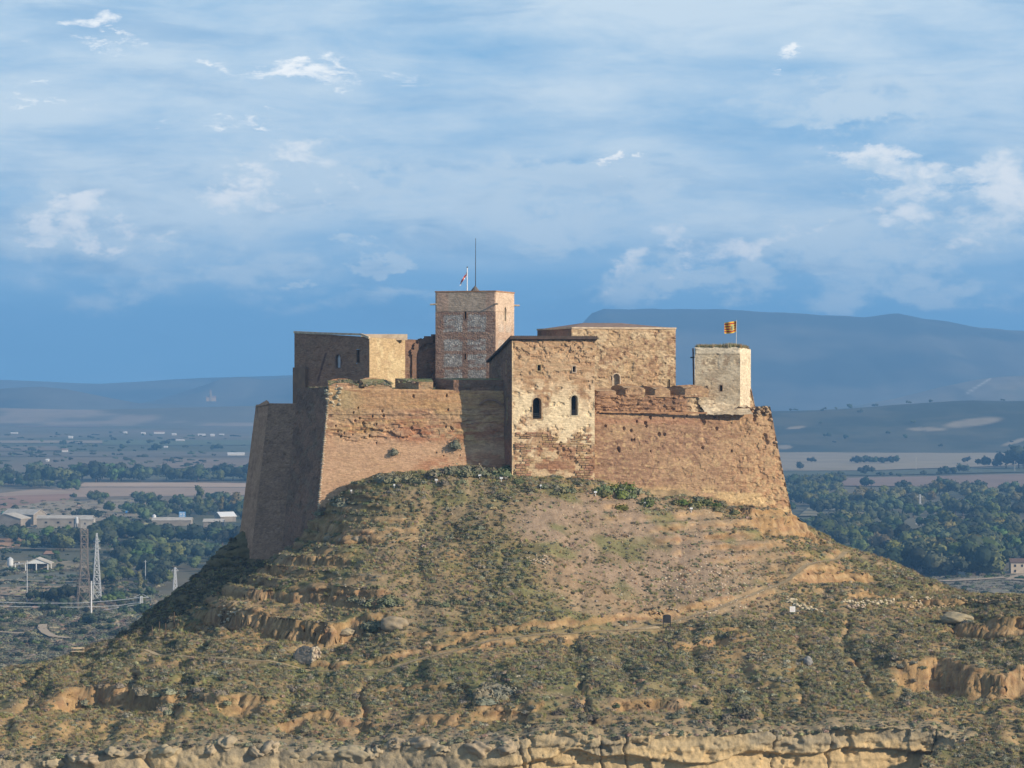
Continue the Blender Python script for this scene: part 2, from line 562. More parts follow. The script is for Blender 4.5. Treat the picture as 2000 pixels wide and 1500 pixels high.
# ------------------------------------------------------------------ the castle hill (terrain)
CT = [  # photo px, py and depth of points on the hillside
    (625, 1000, 363), (690, 950, 362), (735, 927, 362.6), (830, 917, 363), (925, 910, 363.8), (1000, 938, 361), (1085, 942, 362),
    (1168, 944, 363.8), (1260, 962, 365.5), (1350, 967, 367), (1450, 992, 368.6), (1540, 1014, 370.6),
    (460, 1048, 396.5), (530, 1087, 384), (580, 1080, 376), (610, 1040, 368),
    (1580, 1036, 372.5), (1600, 1043, 374), (1640, 1068, 375), (1700, 1086, 371.5), (1800, 1130, 367), (1850, 1155, 362), (1925, 1163, 357), (2000, 1168, 352), (2060, 1170, 350),
    (700, 1050, 351), (700, 1150, 340), (700, 1210, 335), (700, 1297, 325), (860, 1030, 352), (860, 1140, 340.5), (860, 1262, 327.5),
    (1000, 1040, 350), (1000, 1140, 339.8), (1000, 1240, 330), (1150, 1060, 351), (1150, 1150, 341.5), (1150, 1228, 334),
    (1300, 1080, 353), (1300, 1190, 341), (1302, 1228, 337), (1420, 1080, 356), (1420, 1165, 345.5),
    (1540, 1130, 354.5), (1548, 1200, 345), (1640, 1085, 368), (1620, 1140, 355),
    (1700, 1130, 362), (1700, 1180, 350), (1700, 1250, 336), (1700, 1300, 327), (1700, 1400, 312), (1700, 1440, 305.5),
    (1850, 1210, 347), (1850, 1300, 328), (1850, 1400, 313), (1850, 1445, 306), (2000, 1240, 336), (2000, 1310, 325), (2000, 1420, 309), (2000, 1500, 298),
    (1480, 1260, 330.5), (1480, 1350, 316.5), (1480, 1440, 303),
    (1000, 1300, 320), (1000, 1380, 309), (1000, 1440, 302), (700, 1340, 318.5), (700, 1400, 310), (700, 1455, 303),
    (1300, 1280, 326), (1300, 1350, 315), (1300, 1440, 302.5),
    (430, 1180, 349), (530, 1100, 355), (620, 1042, 361.5), (560, 1180, 342), (400, 1207, 345), (540, 1290, 327), (400, 1285, 329), (400, 1350, 317), (400, 1400, 309), (400, 1462, 301),
    (200, 1258, 357), (200, 1278, 345), (200, 1330, 325), (200, 1400, 311), (200, 1470, 300), (0, 1312, 345), (0, 1350, 330), (0, 1400, 314), (-70, 1335, 343), (0, 1455, 303), (-70, 1420, 310),
    (455, 1057, 397), (400, 1107, 392), (330, 1166, 385), (260, 1216, 374), (450, 1122, 374), (350, 1192, 364),
    (2070, 1300, 328), (2070, 1420, 309),
]
ctrl = [P(*c) for c in CT] + [np.array(c, float) for c in [
    (0, 375, 88), (18, 383, 87), (-15, 378, 86), (-22, 392, 83), (0, 400, 85), (26, 386, 84.5), (12, 372, 87.5), (-12, 368, 87),
    (-52, 402, 62), (-58, 380, 57), (-66, 366, 55), (-74, 352, 55), (-40, 420, 66), (-25, 440, 66), (0, 445, 66), (35, 425, 64), (44, 398, 68), (52, 386, 69.5),
    (62, 380, 66), (74, 376, 62), (90, 365, 58), (-90, 330, 52), (-85, 300, 52), (90, 300, 56), (90, 330, 62),
    (-60, 292, 57), (-30, 292, 57.2), (0, 292, 57.4), (30, 292, 57.2), (52, 292, 58), (70, 292, 58), (-60, 275, 51), (0, 275, 51), (60, 275, 51)]]
ctrl = np.array(ctrl)


def tps_fit(pts, lam=.8):
    n = len(pts)
    d = np.hypot(pts[:, None, 0] - pts[None, :, 0], pts[:, None, 1] - pts[None, :, 1])
    K = np.where(d > 0, d * d * np.log(d + 1e-9), 0) + lam * np.eye(n)
    Pm = np.c_[np.ones(n), pts[:, 0] / 100, pts[:, 1] / 100]
    A = np.block([[K, Pm], [Pm.T, np.zeros((3, 3))]])
    return np.linalg.solve(A, np.r_[pts[:, 2], 0, 0, 0])


TW = tps_fit(ctrl)


def tps(x, y):
    shp = x.shape
    x, y = x.ravel(), y.ravel()
    out = np.empty(len(x))
    for i in range(0, len(x), 60000):
        a, b = x[i:i + 60000], y[i:i + 60000]
        r2 = (a[:, None] - ctrl[None, :, 0]) ** 2 + (b[:, None] - ctrl[None, :, 1]) ** 2
        out[i:i + 60000] = (.5 * r2 * np.log(r2 + 1e-9)) @ TW[:-3] + TW[-3] + TW[-2] * a / 100 + TW[-1] * b / 100
    return out.reshape(shp)


GX = np.arange(-82, 84.01, .25)
GY = np.arange(289, 408.01, .17)
XX, YY = np.meshgrid(GX, GY)
# smooth base on a coarser grid, then bicubic-like upsampling by direct evaluation
H0 = tps(XX, YY)


def bil(grid, x, y):
    fx = np.clip((np.asarray(x, float) - GX[0]) / .25, 0, len(GX) - 1.001)
    fy = np.clip((np.asarray(y, float) - GY[0]) / .17, 0, len(GY) - 1.001)
    ix, iy = fx.astype(int), fy.astype(int)
    fx, fy = fx - ix, fy - iy
    return (grid[iy, ix] * (1 - fx) + grid[iy, ix + 1] * fx) * (1 - fy) + (grid[iy + 1, ix] * (1 - fx) + grid[iy + 1, ix + 1] * fx) * fy


def hit(px, py, grid=None, y0=290.0):
    """where the sight line of a photo pixel meets the hill"""
    grid = H0 if grid is None else grid
    ys = np.arange(y0, 400, .1)
    xs = (px - 1000) * ys / F
    zr = EYE - (py - HOR) * ys / F
    ok = np.nonzero(bil(grid, xs, ys) >= zr)[0]
    i = ok[0] if len(ok) else len(ys) - 1
    return np.array([xs[i], ys[i]])


def polyline(pts, step=.5):
    q = [hit(*p) for p in pts]
    out = []
    for a, b in zip(q[:-1], q[1:]):
        n = max(2, int(np.linalg.norm(b - a) / step))
        for k in range(n):
            out.append(a + (b - a) * k / n)
    out.append(q[-1])
    return np.array(out)


def near_line(line, pad):
    """grid window, distance to the line, signed side (+ = uphill/behind) and position 0..1"""
    x0, x1 = line[:, 0].min() - pad, line[:, 0].max() + pad
    y0, y1 = line[:, 1].min() - pad, line[:, 1].max() + pad
    ix = slice(max(0, np.searchsorted(GX, x0)), np.searchsorted(GX, x1))
    iy = slice(max(0, np.searchsorted(GY, y0)), np.searchsorted(GY, y1))
    X, Y = XX[iy, ix], YY[iy, ix]
    best = np.full(X.shape, 1e9)
    side = np.zeros(X.shape)
    pos = np.zeros(X.shape)
    for k in range(len(line)):
        d = np.hypot(X - line[k, 0], Y - line[k, 1])
        m = d < best
        t = line[min(k + 1, len(line) - 1)] - line[max(k - 1, 0)]
        nx, ny = -t[1], t[0]
        sd = (X - line[k, 0]) * nx + (Y - line[k, 1]) * ny
        best = np.where(m, d, best)
        side = np.where(m, np.sign(sd), side)
        pos = np.where(m, k / max(1, len(line) - 1), pos)
    return iy, ix, X, Y, best, side, pos


H = H0 + 1.1 * (fbm(XX * .07, YY * .07, 3, 3) - .5) + .5 * (fbm(XX * .35, YY * .35, 5, 3) - .5)
gul = 1 - np.abs(2 * fbm(XX * .16 + .5 * fbm(XX * .1, YY * .1, 8, 2), YY * .045, 9, 3) - 1)
H -= 1.1 * np.clip(gul - .74, 0, 1) * np.where(H0 > 71, .8, 2.2)
CLIFF = np.zeros_like(H)
# cut banks and rock ledges: polyline along the upper edge, drop, half-width
CUTS = [
    ([(376, 1203), (460, 1208), (560, 1221), (625, 1240), (648, 1240), (668, 1226), (720, 1216), (800, 1220)], 2.4, .4),
    ([(455, 1182), (560, 1168), (680, 1172), (770, 1178)], 1.5, .6),
    ([(500, 1128), (600, 1100), (690, 1095)], 1.0, .5),
    ([(620, 1040), (680, 1052), (760, 1056)], .9, .5),
    ([(640, 1290), (760, 1280), (860, 1250), (1000, 1224), (1150, 1211), (1300, 1192), (1400, 1166)], .6, .3),
    ([(1465, 1016), (1520, 1022), (1578, 1036)], 2.2, .6),
    ([(1560, 1134), (1640, 1121), (1710, 1128)], 1.5, .8),
    ([(1620, 1168), (1760, 1166), (1900, 1172)], .7, .3),
    ([(1850, 1222), (1920, 1224), (2030, 1222)], 2.2, .5),
    ([(1735, 1314), (1830, 1310), (1900, 1326), (1960, 1330), (2030, 1322)], 3.6, .6),
    ([(100, 1378), (150, 1358), (190, 1350), (260, 1352), (335, 1372)], 2.4, .6),
    ([(420, 1385), (470, 1376), (520, 1390)], 1.8, .7),
    ([(530, 1412), (640, 1404), (745, 1416)], 1.0, .35),
    ([(800, 1410), (900, 1412)], .8, .35),
    ([(920, 1392), (1000, 1386), (1040, 1396)], 1.3, .6),
    ([(1190, 1380), (1280, 1372), (1340, 1384)], 1.2, .8),
    ([(1290, 1270), (1400, 1245), (1480, 1250)], .9, .8),
    ([(730, 1345), (860, 1340), (930, 1352)], .8, .6),
    ([(860, 1262), (1000, 1248), (1150, 1238)], .35, .5),
]
for k, (pts, drop, w) in enumerate(CUTS):
    ln = polyline(pts)
    iy, ix, X, Y, d, sd, pos = near_line(ln, 9)
    wob = 1.3 * (fbm(X * .5, Y * .5, 40 + k, 4) - .5) + .5 * (fbm(X * 1.7, Y * 1.7, 60 + k, 2) - .5)
    s = d * sd + wob
    ends = sstep(pos, 0, .12) * (1 - sstep(pos, .88, 1)) if drop > .6 else 1.0
    st_ = np.tanh(s / w) * .5
    H[iy, ix] += drop * ends * st_ * np.exp(-np.maximum(np.abs(s) - w, 0) / (1.2 + drop * .9))
    CLIFF[iy, ix] = np.maximum(CLIFF[iy, ix], ends * np.exp(-((s + w * .3) / (w * 1.6)) ** 2))
# the sandstone band along the bottom: ground drops in front of its brow
BROW = [(-70, 1476), (100, 1470), (250, 1466), (420, 1462), (600, 1464), (800, 1460), (960, 1452), (1060, 1442), (1200, 1440), (1400, 1432), (1600, 1424), (1760, 1424), (1850, 1430), (1895, 1444)]
brow = polyline(BROW, .25)
iy, ix, X, Y, d, sd, pos = near_line(brow, 14)
H[iy, ix] -= 8.0 * sstep(-d * sd, -2.8, -.7) * (1 - sstep(pos, .96, 1.0))
# bedding: small benches in the sediment
bm_ = sstep(fbm(XX * .05, YY * .05, 21, 3), .42, .62)
zz = H + .8 * (fbm(XX * .06, YY * .06, 22, 2) - .5)
H += np.clip(CLIFF, 0, 1) * (.55 * (fbm(XX * 2.1, YY * 2.1, 24, 3) - .5) + .5 * (fbm(XX * .9, YY * .5, 26, 3) - .5))
terr_ = np.clip(1.5 - 1.5 * np.hypot((1000 + F * XX / YY - 570) / 300, (HOR - F * (H0 - EYE) / YY - 1150) / 130), 0, 1)
H += (bm_ * .17 + terr_ * .24) * np.sin(2 * np.pi * zz / 1.25) + .09 * (fbm(XX * 1.6, YY * 1.6, 23, 3) - .5)

# the footpath, levelled into the slope
PATHS = [
    [(205, 1274), (260, 1270), (330, 1279), (400, 1287), (520, 1297), (640, 1302), (760, 1297), (860, 1268), (1000, 1240), (1100, 1232), (1180, 1224), (1290, 1222)],
    [(1225, 1222), (1330, 1200), (1400, 1180), (1480, 1156), (1560, 1122), (1635, 1094), (1652, 1080)],
]
path_lines = []
PATHM = np.zeros_like(H)
for pts in PATHS:
    ln = polyline(pts)
    path_lines.append(ln)
    iy, ix, X, Y, d, sd, pos = near_line(ln, 5)
    z0 = np.array([bil(H, p[0], p[1]) for p in ln])
    ker = np.ones(9) / 9
    z0 = np.convolve(np.pad(z0, 4, mode='edge'), ker, 'valid')
    idx = np.clip((pos * (len(ln) - 1)).round().astype(int), 0, len(ln) - 1)
    t = 1 - sstep(d, .35, 1.0)
    H[iy, ix] = H[iy, ix] * (1 - t) + z0[idx] * t
    PATHM[iy, ix] = np.maximum(PATHM[iy, ix], 1 - sstep(d, .35, .9))


def ground(x, y):
    return bil(H, x, y)


gy_, gx_ = np.gradient(H, .17, .25)
SLOPE = np.hypot(gx_, gy_)
PXX = 1000 + F * XX / YY
PYY = HOR - F * (H - EYE) / YY


def reg_(px, py, wx, wy, X=None, Y=None):
    X = PXX if X is None else X
    Y = PYY if Y is None else Y
    return np.clip(1.6 - 1.6 * np.hypot((X - px) / wx, (Y - py) / wy), 0, 1)


# soil colours
tan, orange, grey, olive, pale, red = (.315, .245, .145), (.365, .25, .13), (.27, .225, .155), (.195, .18, .095), (.44, .35, .215), (.31, .19, .11)
a1 = fbm(XX * .09, YY * .09, 31, 4)
a2 = fbm(XX * .4, YY * .4, 32, 4)
a3 = fbm(XX * 1.8, YY * 1.8, 33, 3)
HC = mixc(tan, orange, sstep(a1 + .25 * (a2 - .5), .46, .66) * .8)
HC = mixc(HC, grey, sstep(fbm(XX * .07, YY * .07, 36, 3), .45, .65) * .7)
scree = np.clip(reg_(1280, 1090, 330, 150) + reg_(1130, 1010, 200, 70), 0, 1)
HC = mixc(HC, (.295, .235, .19), scree * .85)
green = np.clip(sstep(fbm(XX * .11, YY * .16, 35, 4) + .30 * reg_(900, 1320, 900, 60) - .25 * scree - .2 * reg_(560, 1150, 240, 120), .48, .66), 0, 1)
HC = mixc(HC, olive, green * .75)
grassy = sstep(fbm(XX * .16, YY * .25, 39, 4) + .35 * reg_(700, 1310, 420, 40) + .2 * reg_(1000, 1330, 300, 40), .58, .76)
HC = mixc(HC, (.165, .18, .085), grassy * .8)
steep = sstep(SLOPE, .75, 1.5)
HC = mixc(HC, mixc((.385, .265, .14), red, sstep(a2, .45, .65)), np.clip(steep + CLIFF * .5, 0, 1) * .75)
HC = mixc(HC, (.20, .13, .085), np.clip(steep, 0, 1) * sstep(fbm(XX * .9, H * 1.6, 37, 4), .55, .7) * .6)
strat = np.sin(H * 6.0 + 5 * a1) * .5 + .5
HC = mixc(HC, pale, np.clip(steep, 0, 1) * sstep(strat + .6 * (a2 - .5), .62, .95) * .6)
sandy = np.clip(reg_(70, 1440, 130, 70) + reg_(250, 1430, 200, 50) + reg_(1850, 1410, 160, 40), 0, 1)
HC = mixc(HC, (.42, .31, .165), sandy * .6)
HC = mixc(HC, (.37, .285, .17), PATHM * .5)
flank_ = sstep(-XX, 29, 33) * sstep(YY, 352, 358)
HC = mixc(HC, (.115, .11, .065), flank_ * .85)          # far left flank: dark scrub tone, with castle shade added in the colour
HC *= np.array([.92, .865, .79])
HC *= (.72 + .56 * a3)[..., None] * (.8 + .4 * a2)[..., None]

nx_, ny_ = len(GX), len(GY)
# bedding on the steep faces: ledges and notches pushed sideways out of the slope
bedd = (fbm(XX * .35, H * 1.9, 38, 4) - .5) * 1.7 + .8 * (fbm(XX * 1.4, H * 3.2, 41, 3) - .5)
gl_ = np.maximum(SLOPE, .05)
amt_ = sstep(SLOPE, .6, 1.3) * 1.05
hv = np.stack([XX - gx_ / gl_ * bedd * amt_, YY - gy_ / gl_ * bedd * amt_, H], -1).reshape(-1, 3)
ii = np.arange(nx_ * ny_).reshape(ny_, nx_)
hf = np.stack([ii[:-1, :-1], ii[:-1, 1:], ii[1:, 1:], ii[1:, :-1]], -1).reshape(-1, 4)
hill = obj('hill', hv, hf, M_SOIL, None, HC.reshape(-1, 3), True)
tag(hill, 'tan and orange scrub covered castle hill', None, None, 'structure')

# lower flanks of the hill down to the plain (coarse, joins the fine sheet's rim)
ring = []
zrim = {}
def outer(x, y):
    cx, cy = np.clip(x, GX[0] + .5, GX[-1] - .5), np.clip(y, GY[0] + .5, GY[-1] - .5)
    d = np.hypot(x - cx, y - cy)
    z = bil(H, cx, cy)
    return np.maximum(z - .62 * d + .0004 * d * d + 3.5 * (fbm(x * .03, y * .03, 71, 4) - .5) * np.minimum(d / 12, 1), -.5)
ox = np.unique(np.r_[np.arange(-330, GX[0], 4), GX[0] + .3, GX[-1] - .3, np.arange(GX[-1] + 2, 330, 4), np.linspace(GX[0] + .3, GX[-1] - .3, 80)])
oy = np.unique(np.r_[np.arange(120, GY[0], 4), GY[0] + .3, GY[-1] - .3, np.arange(GY[-1] + 2, 640, 4), np.linspace(GY[0] + .3, GY[-1] - .3, 60)])
OX, OY = np.meshgrid(ox, oy)
OZ = outer(OX, OY) - .05
oi_ = np.arange(OX.size).reshape(OX.shape)
of = np.stack([oi_[:-1, :-1], oi_[:-1, 1:], oi_[1:, 1:], oi_[1:, :-1]], -1)
mx, my = (OX[:-1, :-1] + OX[1:, 1:]) / 2, (OY[:-1, :-1] + OY[1:, 1:]) / 2
keep = ~((mx > GX[0] + .3) & (mx < GX[-1] - .3) & (my > GY[0] + .3) & (my < GY[-1] - .3))
oc = mixc(tan, olive, sstep(fbm(OX * .04, OY * .04, 73, 4), .35, .6))
tag(obj('hillside', np.stack([OX, OY, OZ], -1).reshape(-1, 3), of[keep].reshape(-1, 4), M_SOIL, None, oc.reshape(-1, 3), True),
    'lower flanks of the castle hill falling to the plain', None, None, 'structure')

# footpath ribbons
for ln in path_lines:
    t = np.gradient(ln, axis=0)
    for _ in range(3):
        t = (t + np.roll(t, 1, 0) + np.roll(t, -1, 0)) / 3
    t /= np.linalg.norm(t, axis=1)[:, None]
    nrm = np.stack([-t[:, 1], t[:, 0]], 1)
    rows = []
    for o_ in (-.34, -.12, .12, .34):
        wv = o_ * (1 + .5 * (fbm(np.arange(len(ln)) * .35, np.full(len(ln), o_ * 9), 77, 2) - .5))
        q = ln + nrm * wv[:, None]
        rows.append(np.c_[q, ground(q[:, 0], q[:, 1]) + .035])
    v_ = np.concatenate(rows)
    n_ = len(ln)
    f_ = [(r * n_ + k, r * n_ + k + 1, (r + 1) * n_ + k + 1, (r + 1) * n_ + k) for r in range(3) for k in range(n_ - 1)]
    c_ = mixc((.45, .355, .225), (.35, .27, .16), fbm(v_[:, 0] * .8, v_[:, 1] * .8, 78, 3))
    tag(obj('path', v_, f_, M_SOIL, None, c_, True), None, None, None, 'structure')

# ------------------------------------------------------------------ castle masonry
RED, TAN, PINK, PLA, OCH, BRN, DRK = (.29, .145, .085), (.40, .275, .16), (.45, .285, .175), (.55, .435, .285), (.44, .29, .13), (.20, .115, .075), (.10, .07, .05)
GRYS = (.38, .33, .27)


def m_bastion(U, V, s):
    """tan-pink rammed earth and brick with redder worn bands"""
    st = fbm(U * .45, V * 4.2, s, 4)
    big = fbm(U * .16, V * .22, s + 7, 4)
    c = mixc(TAN, PINK, sstep(big, .35, .6))
    c = mixc(c, OCH, sstep(fbm(U * .3, V * .9, s + 3, 4), .5, .7) * .6)
    c = mixc(c, RED, sstep(st + .5 * (big - .5), .52, .72) * .75)
    c = mixc(c, BRN, sstep(fbm(U * .9, V * 2.6, s + 11, 4), .60, .75) * .6)
    return c


def m_curtain(U, V, s):
    """brown-red weathered brick of the right-hand curtain wall"""
    st = fbm(U * .5, V * 5, s, 4)
    big = fbm(U * .14, V * .2, s + 7, 4)
    c = mixc((.325, .205, .128), (.25, .153, .097), sstep(st, .38, .62))
    c = mixc(c, (.375, .255, .15), sstep(big + .2 * (st - .5), .45, .66) * .55)
    c = mixc(c, BRN, sstep(fbm(U * 1.3, V * 2.2, s + 11, 4), .6, .76) * .75)
    c = mixc(c, (.46, .33, .18), sstep(fbm(U * 2.4, V * 3.2, s + 13, 3), .62, .8) * .7)
    return c


def m_plaster(U, V, s):
    """cream plaster with brown courses showing through"""
    st = fbm(U * .35, V * 3.5, s, 4)
    big = fbm(U * .35, V * .4, s + 5, 4)
    c = mixc((.40, .275, .165), (.34, .215, .125), sstep(st, .4, .62))
    e = sstep(big + .30 * (fbm(U * 1.4, V * 1.7, s + 6, 4) - .5), .50, .56)
    c = mixc(c, (.57, .45, .30), e * .85)
    e2 = sstep(fbm(U * .8, V * .9, s + 9, 3), .64, .67)
    c = mixc(c, (.60, .48, .32), e2)
    c = mixc(c, BRN, sstep(fbm(U * 2, V * 3, s + 14, 3), .66, .8) * .7)
    return c


def m_hall(U, V, s):
    c = mixc((.42, .30, .18), (.36, .235, .14), sstep(fbm(U * .5, V * .9, s, 4), .4, .6))
    c = mixc(c, (.50, .39, .25), sstep(fbm(U * .7, V * .8, s + 3, 4), .55, .66) * .8)
    c = mixc(c, BRN, sstep(fbm(U * 2.2, V * 3.2, s + 5, 4), .58, .72) * .75)
    return c


def m_dark(U, V, s):  # brick of shaded faces: the shade is put into the colour
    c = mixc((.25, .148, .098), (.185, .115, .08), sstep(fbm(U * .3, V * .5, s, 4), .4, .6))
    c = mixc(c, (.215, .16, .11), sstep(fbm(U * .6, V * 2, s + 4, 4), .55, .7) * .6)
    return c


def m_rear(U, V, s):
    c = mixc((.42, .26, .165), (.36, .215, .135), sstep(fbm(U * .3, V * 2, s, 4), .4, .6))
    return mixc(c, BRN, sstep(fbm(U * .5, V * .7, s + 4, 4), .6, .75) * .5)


def m_lit(U, V, s):  # sunlit end wall: sunlight put into the stone colour
    c = mixc((.50, .40, .24), (.43, .32, .185), sstep(fbm(U * .9, V * .35, s, 4), .42, .62))
    return mixc(c, (.36, .26, .16), sstep(fbm(U * 1.2, V * 1.6, s + 3, 4), .58, .72) * .6)


def m_tower(U, V, s):
    c = mixc((.50, .425, .31), (.42, .34, .235), sstep(fbm(U * .5, V * .8, s, 4), .4, .62))
    c = mixc(c, (.56, .47, .33), sstep(fbm(U * .6, V * .5, s + 3, 4), .54, .64) * .8)
    return mixc(c, BRN, sstep(fbm(U * 2, V * 3, s + 5, 4), .64, .78) * .6)


def rough(a=.06, b=.05, pits=.0, s=0):
    def f(U, V):
        d = a * 2 * (fbm(U * .6, V * .9, s + 90, 4) - .5) + b * 2 * (fbm(U * 2.2, V * 3.5, s + 91, 3) - .5)
        if pits:
            d = d - pits * sstep(fbm(U * 1.1, V * 1.5, s + 92, 4), .60, .74)
        return d
    return f


def face(bl, br, tr, tl, colf, seed=0, res=.14, disp=None, holes=(), cuts=(), top=None, edge=.18):
    """a wall face as a fine grid: relief pushed along its normal, holes sunk, openings cut.
    cuts: functions (U,V) -> True inside an opening.  Returns verts, faces, colours."""
    bl, br, tr, tl = (np.asarray(q, float) for q in (bl, br, tr, tl))
    w = max(np.linalg.norm(br - bl), np.linalg.norm(tr - tl))
    h = max(np.linalg.norm(tl - bl), np.linalg.norm(tr - br))
    nu, nv = max(2, int(w / res)), max(2, int(h / res))
    a, b = np.meshgrid(np.linspace(0, 1, nu + 1), np.linspace(0, 1, nv + 1))
    U, V = a * w, b * h
    A, B = a[..., None], b[..., None]
    Pt = (bl * (1 - A) + br * A) * (1 - B) + (tl * (1 - A) + tr * A) * B
    if top is not None:                                   # ragged or stepped upper edge
        off = top(U)
        Pt[..., 2] += off * sstep(b, .6, 1.0)
    nrm = np.cross(br - bl, tl - bl)
    nrm /= np.linalg.norm(nrm)
    ex = (br - bl) / np.linalg.norm(br - bl)
    ey = np.cross(nrm, ex)
    rim_d = np.minimum(np.minimum(U, w - U), h - V)
    U, V = (Pt - bl) @ ex, (Pt - bl) @ ey             # true metres on the face, as in Frame
    d = np.zeros_like(U) if disp is None else disp(U, V)
    if edge:
        d = d * np.minimum(1, rim_d / edge).clip(0, 1)
    C = colf(U, V, seed)
    for (hu, hvv, r, dep) in holes:
        q = np.hypot((U - hu), (V - hvv) * .85) + .25 * r * (fbm(U * 3, V * 3, 88, 2) - .5)
        t = 1 - sstep(q, r * .55, r * 1.15)
        d = d - dep * t
    Pt = Pt + nrm * d[..., None]
    C = C * (.80 + .40 * fbm(U * 3.3, V * 5.5, seed + 31, 3))[..., None]
    idx = np.arange(U.size).reshape(U.shape)
    f = np.stack([idx[:-1, :-1], idx[:-1, 1:], idx[1:, 1:], idx[1:, :-1]], -1)
    if cuts:
        cu, cv = (U[:-1, :-1] + U[1:, 1:]) / 2, (V[:-1, :-1] + V[1:, 1:]) / 2
        kill = np.zeros(cu.shape, bool)
        for c in cuts: kill |= c(cu, cv)
        f = f[~kill]
    return Pt.reshape(-1, 3), f.reshape(-1, 4), C.reshape(-1, 3)


class Frame:
    """coordinates on a wall face: (u, v, out) -> world"""
    def __init__(self, bl, br, tl):
        self.o = np.asarray(bl, float)
        self.x = np.asarray(br, float) - self.o
        self.x /= np.linalg.norm(self.x)
        t = np.asarray(tl, float) - self.o
        n = np.cross(self.x, t)
        self.n = n / np.linalg.norm(n)
        self.y = np.cross(self.n, self.x)

    def at(self, u, v, d=0.0):
        return self.o + self.x * u + self.y * v + self.n * d

    def uv(self, px, py):
        """face coordinates of a photo pixel"""
        r = np.array([(px - 1000) / F, 1.0, -(py - HOR) / F])
        c = np.array([0, 0, EYE])
        t = np.dot(self.o - c, self.n) / np.dot(r, self.n)
        q = c + r * t - self.o
        return float(np.dot(q, self.x)), float(np.dot(q, self.y))


def outline(w, h, arched=True, n=9):
    """opening outline from the bottom-left corner, counter-clockwise"""
    if not arched:
        return [(-w / 2, 0), (w / 2, 0), (w / 2, h), (-w / 2, h)]
    r = w / 2
    pts = [(-r, 0), (r, 0)]
    for k in range(n + 1):
        t = math.pi * k / n
        pts.append((r * math.cos(t), h - r + r * math.sin(t)))
    return pts


def in_open(uc, vb, w, h, arched=True, pad=.06):
    def f(U, V):
        x, y = np.abs(U - uc), V - vb
        r = w / 2 + pad
        ok = (x < r) & (y > -pad) & (y < h + pad)
        if arched:
            ok &= ~((y > h - w / 2) & (np.hypot(x, y - (h - w / 2)) > r))
        return ok
    return f


def window(fr, uc, vb, w, h, parent, arched=True, depth=.7, rim=.16, mat=None, back=None, proud=.035, name='window', bars=0):
    """window part: stone rim, reveal; sub-part: the dark (or closed) back"""
    mat = mat or M_STONE
    o1 = outline(w, h, arched)
    cx, cy = 0, h * .5
    o2 = [(x + rim * (1 if x > 0 else -1), y + (rim if y > 0.01 else -rim)) if not arched or y <= 0.01 else
          ((x * (1 + 2 * rim / w)), h - w / 2 + (y - (h - w / 2)) * (1 + 2 * rim / w)) for x, y in o1]
    n = len(o1)
    V = [fr.at(uc + x, vb + y, proud) for x, y in o1] + [fr.at(uc + x, vb + y, proud) for x, y in o2] + \
        [fr.at(uc + x, vb + y, -.12) for x, y in o2] + [fr.at(uc + x, vb + y, -depth) for x, y in o1]
    Fc = []
    for k in range(n):
        j = (k + 1) % n
        Fc += [(k, j, n + j, n + k)[::-1], (n + k, n + j, 2 * n + j, 2 * n + k)[::-1], (k, 3 * n + k, 3 * n + j, j)[::-1]]
    p = obj(name, np.array(V), Fc, mat, parent)
    e = [fr.at(uc + x * .999, vb + y, -depth + .004) for x, y in o1]
    obj('opening' if back is None else 'pane', np.array(e), [tuple(range(n))], back or M_DARK, p)
    for k in range(bars):
        v0 = vb + .18 + .22 * k
        obj('rail', *bar(fr.at(uc - w / 2, v0, -.15), fr.at(uc + w / 2, v0, -.15), .035), M_DKMETAL, p)
    return p


def poly_obj(name, pts, mat, parent, col=None):
    pts = np.asarray(pts, float)
    return obj(name, pts, [tuple(range(len(pts)))], mat, parent, None if col is None else np.tile(col, (len(pts), 1)))


def cap(ring, colf, seed=0, n=10, amp=.12):
    """top sheet of a quad ring (front-left, front-right, back-right, back-left)"""
    a, b, c, d = (np.asarray(q, float) for q in ring)
    w, h = np.linalg.norm(b - a), np.linalg.norm(d - a)
    nu, nv = max(2, int(w / .5)), max(2, int(h / .5))
    A, B = np.meshgrid(np.linspace(0, 1, nu + 1), np.linspace(0, 1, nv + 1))
    U, V = A * w, B * h
    Pt = (a * (1 - A[..., None]) + b * A[..., None]) * (1 - B[..., None]) + (d * (1 - A[..., None]) + c * A[..., None]) * B[..., None]
    Pt[..., 2] += amp * 2 * (fbm(U * .9, V * .9, seed, 3) - .5) * (np.minimum(np.minimum(A, 1 - A), np.minimum(B, 1 - B)) * 8).clip(0, 1)
    idx = np.arange(U.size).reshape(U.shape)
    f = np.stack([idx[:-1, :-1], idx[:-1, 1:], idx[1:, 1:], idx[1:, :-1]], -1).reshape(-1, 4)
    return Pt.reshape(-1, 3), f, colf(U, V, seed).reshape(-1, 3)


def m_turf(U, V, s):
    c = mixc((.17, .17, .075), (.26, .22, .12), sstep(fbm(U * .8, V * .8, s, 4), .4, .62))
    return mixc(c, (.12, .16, .05), sstep(fbm(U * .4, V * .4, s + 2, 3), .55, .7) * .6)


